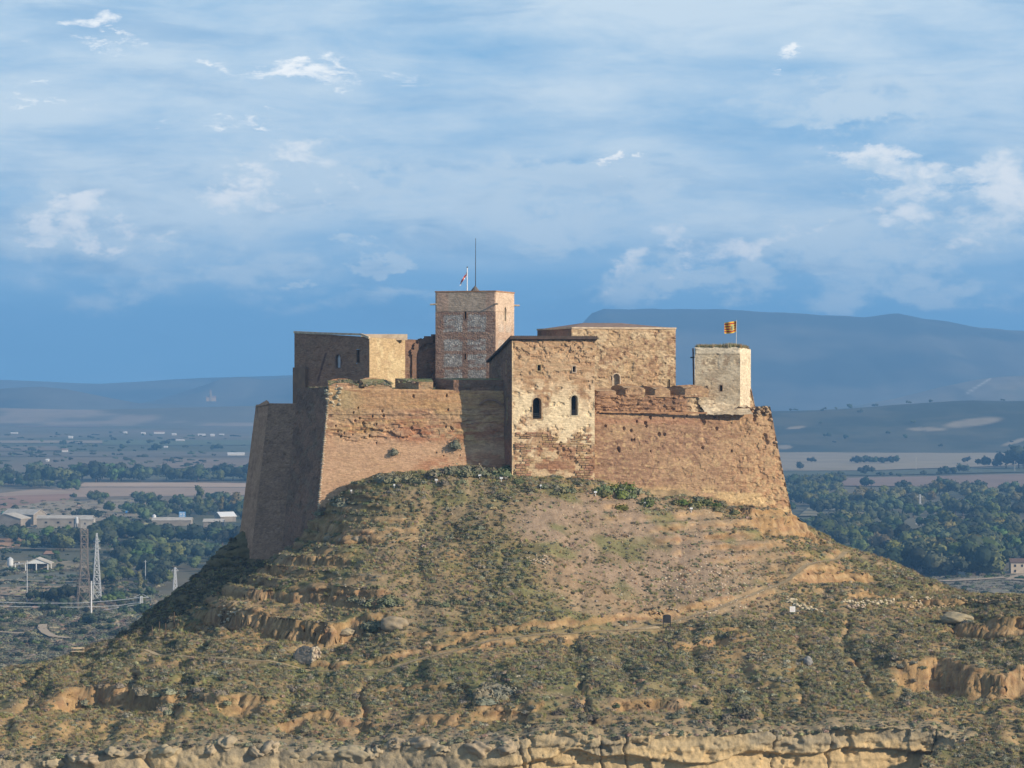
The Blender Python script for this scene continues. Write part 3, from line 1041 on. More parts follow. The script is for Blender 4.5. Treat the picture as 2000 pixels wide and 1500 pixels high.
def splayed_merlon(fr, s0, s1, b0, b1, zf, zb, v0, depth, colf, seed, topcol=None, round_=0.0):
    """parapet block narrow in front (s0..s1) and wide behind (b0..b1), with a top that slopes outwards"""
    q = {}
    for nm, s, d in (('fl', s0, 0.02), ('fr', s1, 0.02), ('br', b1, -depth), ('bl', b0, -depth)):
        q[nm] = fr.at(s, v0, d)
    def up(p, z):
        p = p.copy(); p[2] = z; return p
    t = {'fl': up(q['fl'], zf), 'fr': up(q['fr'], zf), 'br': up(q['br'], zb), 'bl': up(q['bl'], zb)}
    dsp = rough(.07, .05, .1, seed)
    rt = (lambda U: -round_ * (np.abs(U / max(U.max(), .1) - .5) * 2) ** 2.5 + .15 * (fbm(U * 1.6, U * 0, seed, 3) - .5)) if round_ else None
    parts = []
    for a, b in (('fl', 'fr'), ('fr', 'br'), ('br', 'bl'), ('bl', 'fl')):
        parts.append(face(q[a], q[b], t[b], t[a], colf, seed, .14, dsp, top=rt if round_ else None, edge=.12))
    cp = cap((t['fl'], t['fr'], t['br'], t['bl']), topcol or m_turf, seed)
    if round_:
        cp = (cp[0] - np.array([0, 0, round_ * .55]), cp[1], cp[2])
    parts.append(cp)
    return join(parts)


# ================================================================== main tower (cream, in the middle)
T_AN = math.radians(15)
tx, ty = np.array([math.cos(T_AN), math.sin(T_AN), 0]), np.array([-math.sin(T_AN), math.cos(T_AN), 0])
T1 = np.array([0.0, 362.0, 0.0])
TWD, TDP = 10.75, 11.3
def tz(p, z): return np.array([p[0], p[1], z])
TB = 84.5
tA, tB, tC, tD = T1, T1 + tx * TWD, T1 + tx * TWD + ty * TDP, T1 + ty * TDP
ZF, ZB = 104.75, 101.75          # wall heads under the roof, front and back
t = empty('hall_tower', tz(T1 + tx * 5 + ty * 5, 86), 'tall cream plastered hall tower with two arched windows and tiled eave', 'tower')
MT = t
frT = Frame(tz(tA, TB), tz(tB, TB), tz(tA, ZF))
frTL = Frame(tz(tD, TB), tz(tA, TB), tz(tD, ZB))


def hall_tower_col(U, V, s):
    c = m_plaster(U, V, s)
    up = sstep(V, 13.0, 16.0)
    c = mixc(c, mixc((.41, .285, .17), (.36, .225, .13), sstep(fbm(U * .3, V * 4, s + 21, 3), .4, .6)), up * .75)
    mid = sstep(V, 8.4, 10.2) * (1 - sstep(V, 12.3, 14.5))
    mid2 = sstep(V, 6.2, 7.5) * (1 - sstep(V, 9.5, 12.5)) * sstep(U, 4.5, 6.5)
    pl = np.clip(mid * sstep(fbm(U * .5, V * .6, s + 22, 4), .40, .52) + mid2 * sstep(fbm(U * .8, V * .7, s + 26, 4), .33, .5), 0, 1)
    c = mixc(c, (.64, .53, .355), pl * .9)
    low = 1 - sstep(V + 6.0 * (fbm(U * .45, V * .55, s + 23, 4) - .5), 6.6, 7.6)
    st = sstep(fbm(U * .5, V * 3.2, s + 24, 3), .42, .56)
    lc = mixc((.33, .20, .115), (.25, .13, .075), st)
    lc = mixc(lc, (.52, .40, .25), sstep(fbm(U * .55, V * .7, s + 25, 4) + .25 * (1 - sstep(V, 2.5, 4.5)), .46, .55) * .85)
    c = mixc(c, lc, low * .9)
    c = mixc(c, (.56, .44, .28), np.clip(1 - U / .35, 0, 1) * .8)
    return c


wins = []
for (px, pyb, w, h, ar) in ((1049, 818, 1.12, 2.65, True), (1122, 811, .85, 2.5, True)):
    uu, vv = frT.uv(px, pyb)
    wins.append((uu, vv, w, h, ar))
for (px, pyb) in ((1053, 724), (1121.5, 726.5)):
    uu, vv = frT.uv(px, pyb)
    wins.append((uu, vv, .42, .72, False))
tower_rough = rough(.05, .05, .16, 5)
def td(U, V):
    crumb = sstep(V, 16.2, 18.5) * sstep(fbm(U * 1.5, V * 1.8, 55, 4), .5, .62) * .18
    lowr = (1 - sstep(V, 6.8, 8.0)) * .12 * (fbm(U * 1.1, V * 4.5, 56, 3) - .35)
    return tower_rough(U, V) - crumb + lowr
f1 = face(tz(tA, TB), tz(tB, TB), tz(tB, ZF), tz(tA, ZF), hall_tower_col, 3, .105, td,
          holes=[(6.3, 7.1, .2, .3), (6.6, 6.3, .25, .3), (5.9, 5.9, .18, .3), (9.3, 8.9, .3, .15), (2.2, 15.9, .2, .15)], cuts=[in_open(*q[:5]) for q in wins])
lw = []
for (px, py, w, h) in ((989, 728, .35, 1.5), (990.5, 820, .38, 2.6)):
    uu, vv = frTL.uv(px, py)
    lw.append((uu, vv, w, h, False))
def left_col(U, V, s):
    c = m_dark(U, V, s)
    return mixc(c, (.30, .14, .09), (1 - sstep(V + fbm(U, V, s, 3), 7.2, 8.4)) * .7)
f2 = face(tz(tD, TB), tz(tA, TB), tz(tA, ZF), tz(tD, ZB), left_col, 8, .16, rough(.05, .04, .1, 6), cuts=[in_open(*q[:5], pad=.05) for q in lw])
f3 = face(tz(tB, TB), tz(tC, TB), tz(tC, ZB), tz(tB, ZF), m_plaster, 9, .25, rough(.05, .04, .1, 7))
f4 = face(tz(tC, TB), tz(tD, TB), tz(tD, ZB), tz(tC, ZB), m_plaster, 10, .3, rough(.05, .04, .1, 8))
V_, F_, C_ = join([f1, f2, f3, f4])
obj('wall', V_, F_, M_WALL, t, C_)
for k, q in enumerate(wins):
    window(frT, *q[:4], t, arched=q[4], depth=.9 if q[4] else .6, rim=.13 if q[4] else .09, mat=M_PALE if k in (1, 3) else M_STONE, bars=3 if q[4] else 0)
for q in lw:
    window(frTL, *q[:4], t, arched=False, depth=.5, rim=.1)
# lean-to roof, high at the front, with rows of half-round tiles
rv, rf = [], []
nr = 88
e0, e1 = -.35, TWD + .25
for j, (dd, zz_) in enumerate(((-.45, ZF + .26), (TDP + .3, ZB + .20))):
    for k in range(nr + 1):
        uu = e0 + (e1 - e0) * k / nr
        q = T1 + tx * uu + ty * dd
        rv.append((q[0], q[1], zz_ + (.10 if k % 2 else 0)))
    for k in range(nr + 1):
        uu = e0 + (e1 - e0) * k / nr
        q = T1 + tx * uu + ty * dd
        rv.append((q[0], q[1], zz_ - (.36 if j == 0 else .2)))
m_ = nr + 1
for k in range(nr):
    rf += [(k, k + 1, 2 * m_ + k + 1, 2 * m_ + k), (m_ + k, 3 * m_ + k, 3 * m_ + k + 1, m_ + k + 1), (k, m_ + k, m_ + k + 1, k + 1), (2 * m_ + k, 2 * m_ + k + 1, 3 * m_ + k + 1, 3 * m_ + k)]
rf += [(0, 2 * m_, 3 * m_, m_), (nr, m_ + nr, 3 * m_ + nr, 2 * m_ + nr)]
obj('roof', np.array(rv), rf, mat_flat('eave_tile', (.085, .06, .05), (.05, .04, .035), 2.5), t)
# red stone blocks standing proud at the foot where the plaster has gone
V_, F_ = box((0, 0, 0), (1, 1, 1))
blk_me = [None, None, None]
cnt = 0
row_v = 1.9
r = random.Random(3)
while row_v < 8.3:
    uu = .3 + r.random() * .4
    hh = r.uniform(.22, .30)
    while uu < TWD - .4:
        ln = r.uniform(.42, .82)
        keep_ = float(fbm(np.array([uu * .45]), np.array([row_v * .55]), 133, 3)[0])
        lim = .52 + .10 * max(0, (row_v - 5.5) / 2) + (-.06 if uu > 8.2 else 0)
        if keep_ > lim and cnt < 250 and r.random() < .86 and uu + ln < TWD - .15:
            kind = cnt % 3
            c0 = frT.at(uu + ln / 2, row_v + hh / 2, r.uniform(-.015, .03))
            if blk_me[kind] is None:
                bv, bf = box((0, 0, 0), (1, 1, 1))
                bv = bv * (1 - .06 * kind * np.array([[.5, 0, 1]]) * (np.arange(8) % 2)[:, None])
                blk_me[kind] = mesh_from('stone_block', bv, bf)
                blk_me[kind].materials.append(M_BLOCK)
            o = bpy.data.objects.new('stone_block', blk_me[kind])
            o.location = Vector(c0 - wloc(t))
            o.rotation_euler = (r.uniform(-.03, .03), r.uniform(-.02, .02), T_AN)
            o.scale = (ln - .05, .24, hh - .05)
            o.parent = t
            COL.objects.link(o)
            cnt += 1
        uu += ln + .02
    row_v += hh + .03

# ================================================================== front bastion (left of the tower)
B1t, B0t = np.array([-23.0, 364.3, 98.55]), np.array([.6, 366.2, 98.15])
B1b, B0b = B1t + np.array([-1.55, -1.3, -18.55]) * 1.404, np.array([1.0, 364.3, 72.505])
B1b[2] = 72.505
B2t, B2b = np.array([-28.1, 380.0, 98.5]), np.array([-30.4, 378.2, 72.505])
bast = empty('bastion', (-14, 372, 86), 'sloping tan brick bastion left of the tower with grassy merlons', 'bastion')
frB = Frame(B1b, B0b, B1t)
LB = np.linalg.norm(B0b - B1b)


def bast_col(U, V, s):
    V = V - 7.5
    c = m_bastion(U, V, s)
    redz = np.clip(1 - np.abs((V - (13.0 + 1.2 * (fbm(U * .25, V * 0, s + 40, 3) - .5) * 2)) / 2.3), 0, 1) * sstep(U, 8, 14) * sstep(fbm(U * .8, V * 2.4, s + 41, 4), .34, .56)
    c = mixc(c, (.31, .125, .065), redz * .85)
    lowpink = (1 - sstep(V + 1.5 * (fbm(U * .4, V * .6, s + 45, 3) - .5), 10.8, 12.6))
    c = mixc(c, (.50, .325, .205), lowpink * .75)
    foot = (1 - sstep(V - (U * .12), 7.2, 8.6)) * sstep(fbm(U * .9, V * 2.2, s + 42, 3), .42, .6)
    c = mixc(c, (.36, .15, .08), foot * .6 * sstep(U, 12, 15))
    upper = sstep(V, 15.3, 16.4)
    c = mixc(c, (.43, .265, .13), upper * .55)
    c = mixc(c, (.36, .29, .16), upper * np.clip(1 - np.abs(U - 4.5) / 2.5, 0, 1) * .7)
    hz = np.clip(1 - np.abs(V - 15.9) / .12, 0, 1) + 0 * U
    return mixc(c, BRN, hz.clip(0, 1) * .5 * sstep(fbm(U * .5, V, 44, 3), .35, .6))


holes = []
for (px, py, rr) in ((693, 822, .16), (702, 817, .15), (709, 827, .22), (712, 843, .16), (690, 806, .14), (746, 803, .14), (727, 813, .15), (735, 829, .14), (807, 774, .2), (749, 812, .17),
                     (688, 848, .14), (672, 846, .14), (666, 853, .12), (722, 851, .14), (735, 865, .12), (875, 800, .14), (881, 835, .18), (883, 838, .17), (871, 834, .14),
                     (872, 773, .16), (852, 884, .1), (866, 890, .09), (898, 890, .09), (660, 843, .12), (699, 797, .13), (655, 832, .11)):
    uu, vv = frB.uv(px, py)
    holes.append((uu, vv, rr, .3))
ru = rough(.07, .055, .0, 12)
def bd(U, V):
    V = V - 7.5
    band = np.exp(-((V - 12.9) / .9) ** 2) * sstep(U, 3, 5) * (1 - sstep(U, 12, 16))
    wear = np.exp(-((V - 13.8) / 1.8) ** 2)
    return ru(U, V) * (.35 + .65 * sstep(V, 11, 12.6)) - (band * .25 + wear * .12) * sstep(fbm(U * .9, V * 2.2, 93, 4), .48, .62) + .1 * sstep(V, 15.15, 15.25)
ua, va = frB.uv(961, 945)
ARCH = (ua, va, 2.5, 10.6, True)
rag = lambda U: .5 * (fbm(U * 1.1, U * 0, 47, 3) - .5) * (1 - sstep(U, 2.0, 4.0))
g1 = face(B1b, B0b, B0t, B1t, bast_col, 20, .12, bd, holes=holes, top=rag)
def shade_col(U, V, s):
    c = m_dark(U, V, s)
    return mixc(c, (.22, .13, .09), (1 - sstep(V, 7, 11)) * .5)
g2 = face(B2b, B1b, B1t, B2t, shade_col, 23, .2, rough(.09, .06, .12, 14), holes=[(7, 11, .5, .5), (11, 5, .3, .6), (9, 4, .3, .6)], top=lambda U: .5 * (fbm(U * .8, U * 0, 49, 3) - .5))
B3t, B3b = np.array([1.0, 386.0, 98.5]), np.array([1.0, 386.0, 84.0])
g3 = cap((B1t, B0t, B3t, B2t), m_turf, 25, amp=.1)
V_, F_, C_ = join([g1, g2, g3])
obj('wall', V_, F_, M_WALL, bast, C_)
# string course under the parapet
sc_v, sc_f = [], []
def strip_course(fr, pts, hgt, out, nseg, name, parent, mat):
    v_, f_ = [], []
    a, b = pts
    for k in range(nseg + 1):
        q = np.array(a) + (np.array(b) - np.array(a)) * k / nseg
        j = .02 * math.sin(k * 1.7) + .02 * math.sin(k * .63)
        n = fr.n.copy(); n[2] = 0
        n /= np.linalg.norm(n)
        o_ = out * (.8 + .4 * float(vnoise(np.array([k * .8]), np.array([3.0]), 5)[0]))
        v_ += [q - n * .1 + (0, 0, j), q + n * o_ + (0, 0, j), q + n * o_ + (0, 0, hgt + j), q - n * .1 + (0, 0, hgt + j)]
    for k in range(nseg):
        for e in range(4):
            g = (e + 1) % 4
            f_.append((4 * k + e, 4 * k + 4 + e, 4 * k + 4 + g, 4 * k + g)[::-1])
    f_ += [(0, 1, 2, 3)[::-1], tuple(4 * nseg + e for e in range(4))]
    return obj(name, np.array(v_), f_, mat, parent)
M_CORNICE = mat_flat('cornice_brick', (.40, .24, .13), (.28, .15, .085), 2.0, bump=.4)
strip_course(frB, (B1t + (1.2, .15, -.42), B0t + (-.6, -.02, -.42)), .2, .16, 60, 'string_course', bast, M_CORNICE)
# parapet blocks
frBt = Frame(B1t, B0t, B1t + np.array([0, 0, 1.0]))
def sB(px): return frBt.uv(px, 757)[0]
for k, (f0, f1_, b0, b1, zf, zb, rd) in enumerate(((642, 700, 640, 690, 99.2, 99.75, .5), (712, 766, 704, 752, 99.0, 99.9, .45), (818, 846, 774, 846, 99.3, 99.75, 0), (886, 984, 853, 990, 99.55, 99.75, 0))):
    V_, F_, C_ = splayed_merlon(frBt, sB(f0), sB(f1_), sB(b0), sB(b1), zf, zb, -.3, 3.4, m_bastion if k < 3 else m_dark, 60 + k, round_=rd)  # last merlon: the tower's cast shade put into its colour
    obj('merlon', V_, F_, M_WALL, bast, C_)
# the tall arched recess in the corner
M_AB = mat_flat('arch_brick', (.30, .18, .12), (.22, .14, .095), 3.0, bump=.3)
ua, va = frB.uv(957.5, 797)
ap = []
for k in range(12):                                     # low brick arch springing across the corner, with the wall head it carries
    t0, t1 = math.pi * (.12 + .76 * k / 12), math.pi * (.12 + .76 * (k + 1) / 12)
    p = [(1.32 * math.cos(t), .95 * math.sin(t)) for t in (t0, t1)]
    o_ = [(1.55 * math.cos(t), 1.22 * math.sin(t)) for t in (t0, t1)]
    ring4 = [frB.at(ua + x, va + y, d_) for d_ in (.42, -.3) for x, y in (p[0], p[1], o_[1], o_[0])]
    ap.append((np.array(ring4), [(3, 2, 1, 0), (4, 5, 6, 7), (0, 1, 5, 4), (1, 2, 6, 5), (2, 3, 7, 6), (3, 0, 4, 7)]))
V_, F_, _ = join(ap)
obj('squinch_arch', V_, F_, M_AB, bast)
# pale quoins down the lit corner
r = random.Random(5)
qz = 0.0
Ledge = np.linalg.norm(B1t - B1b)
qn = 0
qme = []
for k in range(4):
    v_, f_ = rock(70 + k, 1, .25, (1, 1, .8))
    me = mesh_from('quoin', v_, f_)
    me.materials.append(M_PALE)
    qme.append(me)
while qz < Ledge - .3:
    c0 = B1b + (B1t - B1b) * (qz / Ledge)
    o = bpy.data.objects.new('quoin', qme[qn % 4])
    o.location = Vector(c0 + frB.x * .08 + frB.n * -.12 - wloc(bast))
    s_ = r.uniform(.16, .27)
    o.scale = (s_ * r.uniform(.8, 1.1), s_, s_ * r.uniform(.6, .85))
    o.rotation_euler = (r.uniform(-.2, .2), r.uniform(-.2, .2), r.uniform(-.5, .5))
    o.parent = bast
    COL.objects.link(o)
    qz += s_ * 1.15
    qn += 1
# crumbling masonry at the corner's head
rb = []
for k in range(46):
    v_, f_ = rock(200 + k, 1, .3, (1, 1, .7))
    s_ = r.uniform(.12, .34)
    c0 = B1t + np.array([r.uniform(-.35, 1.6), r.uniform(-.2, .5), r.uniform(-2.3, .35)])
    c0[0] -= (B1t[2] - c0[2]) * .07
    rb.append((v_ * s_ + c0, f_))
V_, F_, _ = join(rb)
tag(obj('broken_masonry', V_, F_, M_PALE, bast), None, None, None, 'stuff')

# ================================================================== rear bastion (far left, in shade)
R0t, R0b = B2t + np.array([1.5, 1.5, -2.1]), B2b + np.array([1.5, 1.5, 0])
R1t, R1b = np.array([-32.5, 388, 96.4]), np.array([-35.15, 386.4, 72.5])
R2t, R2b = np.array([-35.1, 398, 96.1]), np.array([-38.0, 397.3, 72.5])
R3t, R3b = np.array([-20, 420, 96.0]), np.array([-18, 422, 74])
rb_ = empty('rear_bastion', (-33, 392, 78), 'shaded brick bastion with battered walls at the far left', 'bastion')
h1 = face(R1b, R0b, R0t, R1t, lambda U, V, s: mixc(m_rear(U, V, s), (.22, .15, .11), .55 + 0 * U), 27, .2, rough(.06, .05, .1, 16), holes=[(5, 17, .45, .3)])  # cast shade mixed into this facet's brick colour
h2 = face(R2b, R1b, R1t, R2t, m_rear, 29, .22, rough(.03, .02, 0, 17))
h3 = face(R3b, R2b, R2t, R3t, m_rear, 30, .6, None)
h4 = (np.array([R0t, R1t, R2t, R3t]), [(3, 2, 1, 0)], np.tile(np.array(TAN), (4, 1)))
V_, F_, C_ = join([h1, h2, h3, h4])
obj('wall', V_, F_, M_WALL, rb_, C_)
frR = Frame(R2b, R1b, R2t)
pk = (R1t + R2t) / 2 + np.array([.6, 0, .55])
cp_v = np.array([R1t + (-.15, -.2, -.15), R2t + (-.25, .1, -.35), pk, R1t + (.1, 0, .12), R2t + (1.5, 4, .3)])
obj('coping', cp_v, [(0, 3, 2), (0, 2, 1), (1, 2, 4)], M_CORNICE, rb_)

# ================================================================== church with its polygonal end (behind the bastion)
C1, C2, C3, C4 = np.array([-29.6, 395, 0.]), np.array([-18.85, 384, 0.]), np.array([-14.35, 390, 0.]), np.array([-9.3, 391.8, 0.])
ch = empty('church', (-22, 392, 95), 'brick castle church with shaded side, sunlit end wall and small white arched window', 'church')
ZC1, ZC2 = 105.95, 105.2
frC = Frame(tz(C1, 90), tz(C2, 90), tz(C1, ZC1))
uw, vw = frC.uv(660.5, 718)
us, vs = frC.uv(699.5, 708)
def church_col(U, V, s):
    c = mixc(m_dark(U, V, s), (.33, .20, .13), .5 + 0 * U)
    hx = np.abs(U - (uw - 3.4 + .09 * (V - vw) ** 2 * .25 + (V - vw) * .45))
    c = mixc(c, (.13, .075, .06), (1 - sstep(hx, .12, .3)) * sstep(V, vw - 2.2, vw - 1.6) * (1 - sstep(V, vw + 1.8, vw + 2.2)))
    return c
k1 = face(tz(C1, 90), tz(C2, 90), tz(C2, ZC2), tz(C1, ZC1), church_col, 33, .15, rough(.05, .04, .1, 19),
          cuts=[in_open(uw, vw, .95, 1.75), in_open(us, vs, .5, 1.65, False)])
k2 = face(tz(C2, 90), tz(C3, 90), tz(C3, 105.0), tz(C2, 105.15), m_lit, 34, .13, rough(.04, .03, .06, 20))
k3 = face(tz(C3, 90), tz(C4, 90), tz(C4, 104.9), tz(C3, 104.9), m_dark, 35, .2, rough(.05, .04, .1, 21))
k4 = face(tz(np.array([-28.2, 415, 0]), 90), tz(C1, 90), tz(C1, ZC1), tz(np.array([-28.2, 415, 0]), ZC1), m_dark, 36, .5, None)
V_, F_, C_ = join([k1, k2, k3, k4])
obj('wall', V_, F_, M_WALL, ch, C_)
obj('roof', np.array([tz(C1, ZC1 - .05), tz(C2, ZC2 - .05), tz(C3, 104.9), tz(C4, 104.8), (-8, 415, 105.0), (-28.2, 415, ZC1 - .05)]), [(0, 1, 2, 3, 4, 5)], M_TILEPALE, ch)
window(frC, uw, vw, .95, 1.75, ch, depth=.35, rim=.14, back=M_PANE, mat=mat_flat('dark_brick', (.22, .13, .09), (.15, .1, .07), 3))
window(frC, us, vs, .5, 1.65, ch, arched=False, depth=.7, rim=.07, mat=bpy.data.materials['dark_brick'])
# coping lines along the wall heads
cpa = join([bar(tz(C1, ZC1 + .06), tz(C2 * .3 + C1 * .7, ZC1 - .13), .22), bar(tz(C2 * .3 + C1 * .7, ZC1 - .13), tz(C2 * .9 + C1 * .1, ZC2 + .35), .2),
            bar(tz(C2 * .9 + C1 * .1, ZC2 + .35), tz(C2, ZC2 - .1), .2)])
obj('coping', cpa[0], cpa[1], M_COPE, ch)
par = box(((C2[0] + C3[0]) / 2 - .5, (C2[1] + C3[1]) / 2 + 1.6, 105.25), (6.2, .5, .8), math.atan2(6, 4.5) * 0 + .05)
obj('parapet', *par, M_COPE, ch)
# lower strip of thicker wall at the west end
lo = box((C1[0] + .9, C1[1] - 1.25, 95.6), (2.6, .5, 11.2), math.atan2(C2[1] - C1[1], C2[0] - C1[0]))
obj('buttress', *lo, mat_flat('shaded_brick', (.24, .155, .10), (.18, .12, .085), 1.2, bump=.3), ch)
# stepped arch head between church and keep
ar = empty('brick_arch', (-11.4, 390.6, 95), 'stepped dark brick arch between the church and the keep', 'arch')
frA = Frame((-13.4, 390.05, 94.0), (-9.7, 391.37, 94.0), (-13.4, 390.05, 106))
ap = []
n_ = 14
for k in range(n_):
    a0, a1 = math.pi * (1 - k / n_ * .56), math.pi * (1 - (k + 1) / n_ * .56)
    for dd in (0,):
        pts4 = []
        for dep in (.05, -.6):
            for (rr, aa) in ((1.9, a0), (1.9, a1), (2.5 + .15 * (k % 3), a1), (2.5 + .15 * (k % 3), a0)):
                pts4.append(frA.at(2.5 + rr * math.cos(aa), 8.6 + rr * math.sin(aa), dep))
        v_ = np.array(pts4)
        ap.append((v_, [(0, 1, 2, 3)[::-1], (4, 5, 6, 7), (0, 1, 5, 4), (3, 2, 6, 7)[::-1], (1, 2, 6, 5), (3, 0, 4, 7)]))
ap.append(box(frA.at(.3, 4.3, -.3), (.6, .6, 8.8), math.atan2(1.32, 3.7)))
V_, F_, _ = join(ap)
obj('arch_ring', V_, F_, bpy.data.materials['dark_brick'], ar)
for k, (a, z) in enumerate(((1.0, 10.9), (1.9, 11.15), (2.9, 11.3))):
    obj('step', *box(frA.at(a + .8, z - .1 - .0 * k, -.3), (1.7, .62, .5 + .22 * k), math.atan2(1.32, 3.7)), bpy.data.materials['dark_brick'], ar)

# ================================================================== keep (square tower with mast and flag)
KA = math.radians(17)
kx, ky = np.array([math.cos(KA), -math.sin(KA), 0]), np.array([math.sin(KA), math.cos(KA), 0])
KW = 8.45
K2 = np.array([-2.18, 386.6, 0]); K1 = K2 - kx * KW; K3 = K2 + ky * KW; K4 = K1 + ky * KW
KB, KT = 94.0, 111.3
kp = empty('keep', tz((K1 + K3) / 2, 94), 'square brick keep with grey rubble panels, tallest tower of the castle', 'tower')
frK, frKR = Frame(tz(K1, KB), tz(K2, KB), tz(K1, KT)), Frame(tz(K2, KB), tz(K3, KB), tz(K2, KT))


def keep_col(U, V, s):
    """pink brick frame, rubble panels between, smooth rendered head"""
    brick = mixc((.315, .215, .165), (.25, .165, .125), sstep(fbm(U * .5, V * 4.5, s, 4), .4, .62))
    f1_, f2_ = worley(U * 3.2, V * 4.2, s)
    rub = mixc((.28, .255, .235), (.52, .49, .45), sstep(f2_ - f1_, .1, .45) * sstep(_h(np.floor(U * 3.2), np.floor(V * 4.2), s), .15, .8))
    top = sstep(V, 14.55, 14.65)
    wob = .28 * (fbm(U * 1.8, V * 1.8, s + 3, 3) - .5)
    e = 0 * U
    uc = U / U.max()
    for (u0, u1) in ((.13, .46), (.53, .85)):
        for (v0, v1) in ((3.9, 6.9), (7.2, 9.0), (9.35, 11.0), (11.9, 14.3)):
            e = np.maximum(e, sstep(uc + wob * .12, u0, u0 + .02) * (1 - sstep(uc + wob * .12, u1 - .02, u1)) * sstep(V + wob, v0, v0 + .12) * (1 - sstep(V + wob, v1 - .12, v1)))
    c = mixc(brick, rub, e)
    ren = mixc((.43, .30, .225), (.40, .32, .25), sstep(uc, .2, .24) * (1 - sstep(uc, .82, .86)))
    ren = mixc(ren, (.36, .27, .2), sstep(fbm(U * 1.2, V * .4, s + 5, 3), .5, .7) * .4)
    c = mixc(c, ren, top)
    return mixc(c, (.21, .11, .08), sstep(fbm(U * .8, V * 2, s + 8, 4), .58, .74) * .55 * (1 - top))


def keep_d(s):
    ru_ = rough(.02, .02, 0, s)
    def f(U, V):
        f1_, f2_ = worley(U * 3.2, V * 4.2, s)
        return ru_(U, V) + .06 * sstep(V, 14.55, 14.65) + np.where(V < 14.5, .05 * (f2_ - f1_), 0)
    return f
sl = []
for (px, pyb, w, h) in ((909, 623, .26, 1.0), (908.5, 702, .24, .75)):
    uu, vv = frK.uv(px, pyb)
    sl.append((uu, vv, w, h, False))
uu, vv = frKR.uv(986.3, 626)
tw = (uu, vv - .1, .85, 1.9, True)
m1 = face(tz(K1, KB), tz(K2, KB), tz(K2, KT), tz(K1, KT), keep_col, 50, .1, keep_d(50), cuts=[in_open(*q, pad=.04) for q in sl])
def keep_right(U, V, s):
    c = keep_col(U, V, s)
    return mixc(c, (.56, .43, .32), .45 + .35 * sstep(V, 12.0, 13.5))  # sunlit face: sunlight mixed into the brick colour
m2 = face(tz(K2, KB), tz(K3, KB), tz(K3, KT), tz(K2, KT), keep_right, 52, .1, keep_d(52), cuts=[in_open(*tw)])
m3 = face(tz(K3, KB), tz(K4, KB), tz(K4, KT), tz(K3, KT), keep_col, 53, .4)
m4 = face(tz(K4, KB), tz(K1, KB), tz(K1, KT), tz(K4, KT), keep_col, 54, .4)
V_, F_, C_ = join([m1, m2, m3, m4])
obj('wall', V_, F_, M_WALL, kp, C_)
ic = [(K1 + K3) / 2 + (q - (K1 + K3) / 2) * .999 for q in (K1, K2, K3, K4)]
obj('terrace', np.array([tz(q, KT - .5) for q in ic]), [(0, 1, 2, 3)], M_CONC, kp)
for a, b in ((K1, K2), (K2, K3), (K3, K4), (K4, K1)):
    obj('coping', *bar(tz(a, KT + .03), tz(b, KT + .03), .13), M_CORNICE, kp)
for q in sl: window(frK, *q[:4], kp, arched=False, depth=.6, rim=.05, proud=.03, mat=bpy.data.materials['arch_brick'])
wn = window(frKR, *tw[:4], kp, arched=True, depth=.55, rim=.16, mat=M_COPE)
obj('mullion', *bar(frKR.at(tw[0], tw[1], -.1), frKR.at(tw[0], tw[1] + 1.55, -.1), .05, 6), M_COPE, wn)
for sgn in (-1, 1):
    obj('arch_head', *bar(frKR.at(tw[0] + sgn * .19, tw[1] + 1.45, -.12), frKR.at(tw[0] + sgn * .02, tw[1] + 1.75, -.12), .05, 5), M_COPE, wn)
fs = join([bar(frKR.at(tw[0] - .75, tw[1] + 2.3, .01), frKR.at(tw[0] + .75, tw[1] + 2.3, .01), .05), bar(frKR.at(tw[0] - .75, tw[1] - .5, .01), frKR.at(tw[0] - .75, tw[1] + 2.3, .01), .05),
           bar(frKR.at(tw[0] + .75, tw[1] - .5, .01), frKR.at(tw[0] + .75, tw[1] + 2.3, .01), .05)])
obj('hood_mould', fs[0], fs[1], M_COPE, wn)
for q, dr in ((K1, -kx), (K2, (kx - ky) / 1.414), (K3, ky * .2 + kx)):
    dr = dr / np.linalg.norm(dr)
    p0 = tz(q, 109.65)
    obj('waterspout', *bar(p0 - dr * .2, p0 + dr * .75 + np.array([0, 0, -.03]), .13, 6, .10), M_COPE, kp)
# conical cap and lightning mast
kc = P(928, 568, 391)
n_ = 12
cv = [(kc[0] + 1.0 * math.cos(2 * math.pi * k / n_), kc[1] + 1.0 * math.sin(2 * math.pi * k / n_), KT - .25) for k in range(n_)] + [(kc[0], kc[1], KT + .95)]
obj('conical_cap', np.array(cv), [(k, (k + 1) % n_, n_) for k in range(n_)], mat_flat('slate', (.16, .14, .13), (.11, .1, .095), 3), kp)
obj('cap_drum', *prism([(kc[0] + .85 * math.cos(2 * math.pi * k / n_), kc[1] + .85 * math.sin(2 * math.pi * k / n_)) for k in range(n_)], KT - .55, KT - .2), M_CONC, kp)
mtop = P(929, 465, 391)
mast = empty('lightning_mast', (kc[0], kc[1], KT + .9), 'thin dark lightning mast on the conical cap of the keep', 'mast')
obj('pole', *bar((kc[0] + .05, kc[1], KT + .8), mtop, .055, 6, .03), M_DKMETAL, mast)
# flagpole and drooping flag
fp = P(912.3, 570, 389)
ftop = P(912.6, 522, 389)
fl = empty('flagpole', (fp[0], fp[1], KT - .5), 'white flagpole with a drooping white and red flag on the keep', 'flagpole')
obj('pole', *bar((fp[0], fp[1], KT - .5), ftop, .07, 8, .06), M_WHITE, fl)
obj('finial', rock(4, 1, .02, (.1, .1, .1))[0] + ftop, rock(4, 1)[1], M_DKMETAL, fl)


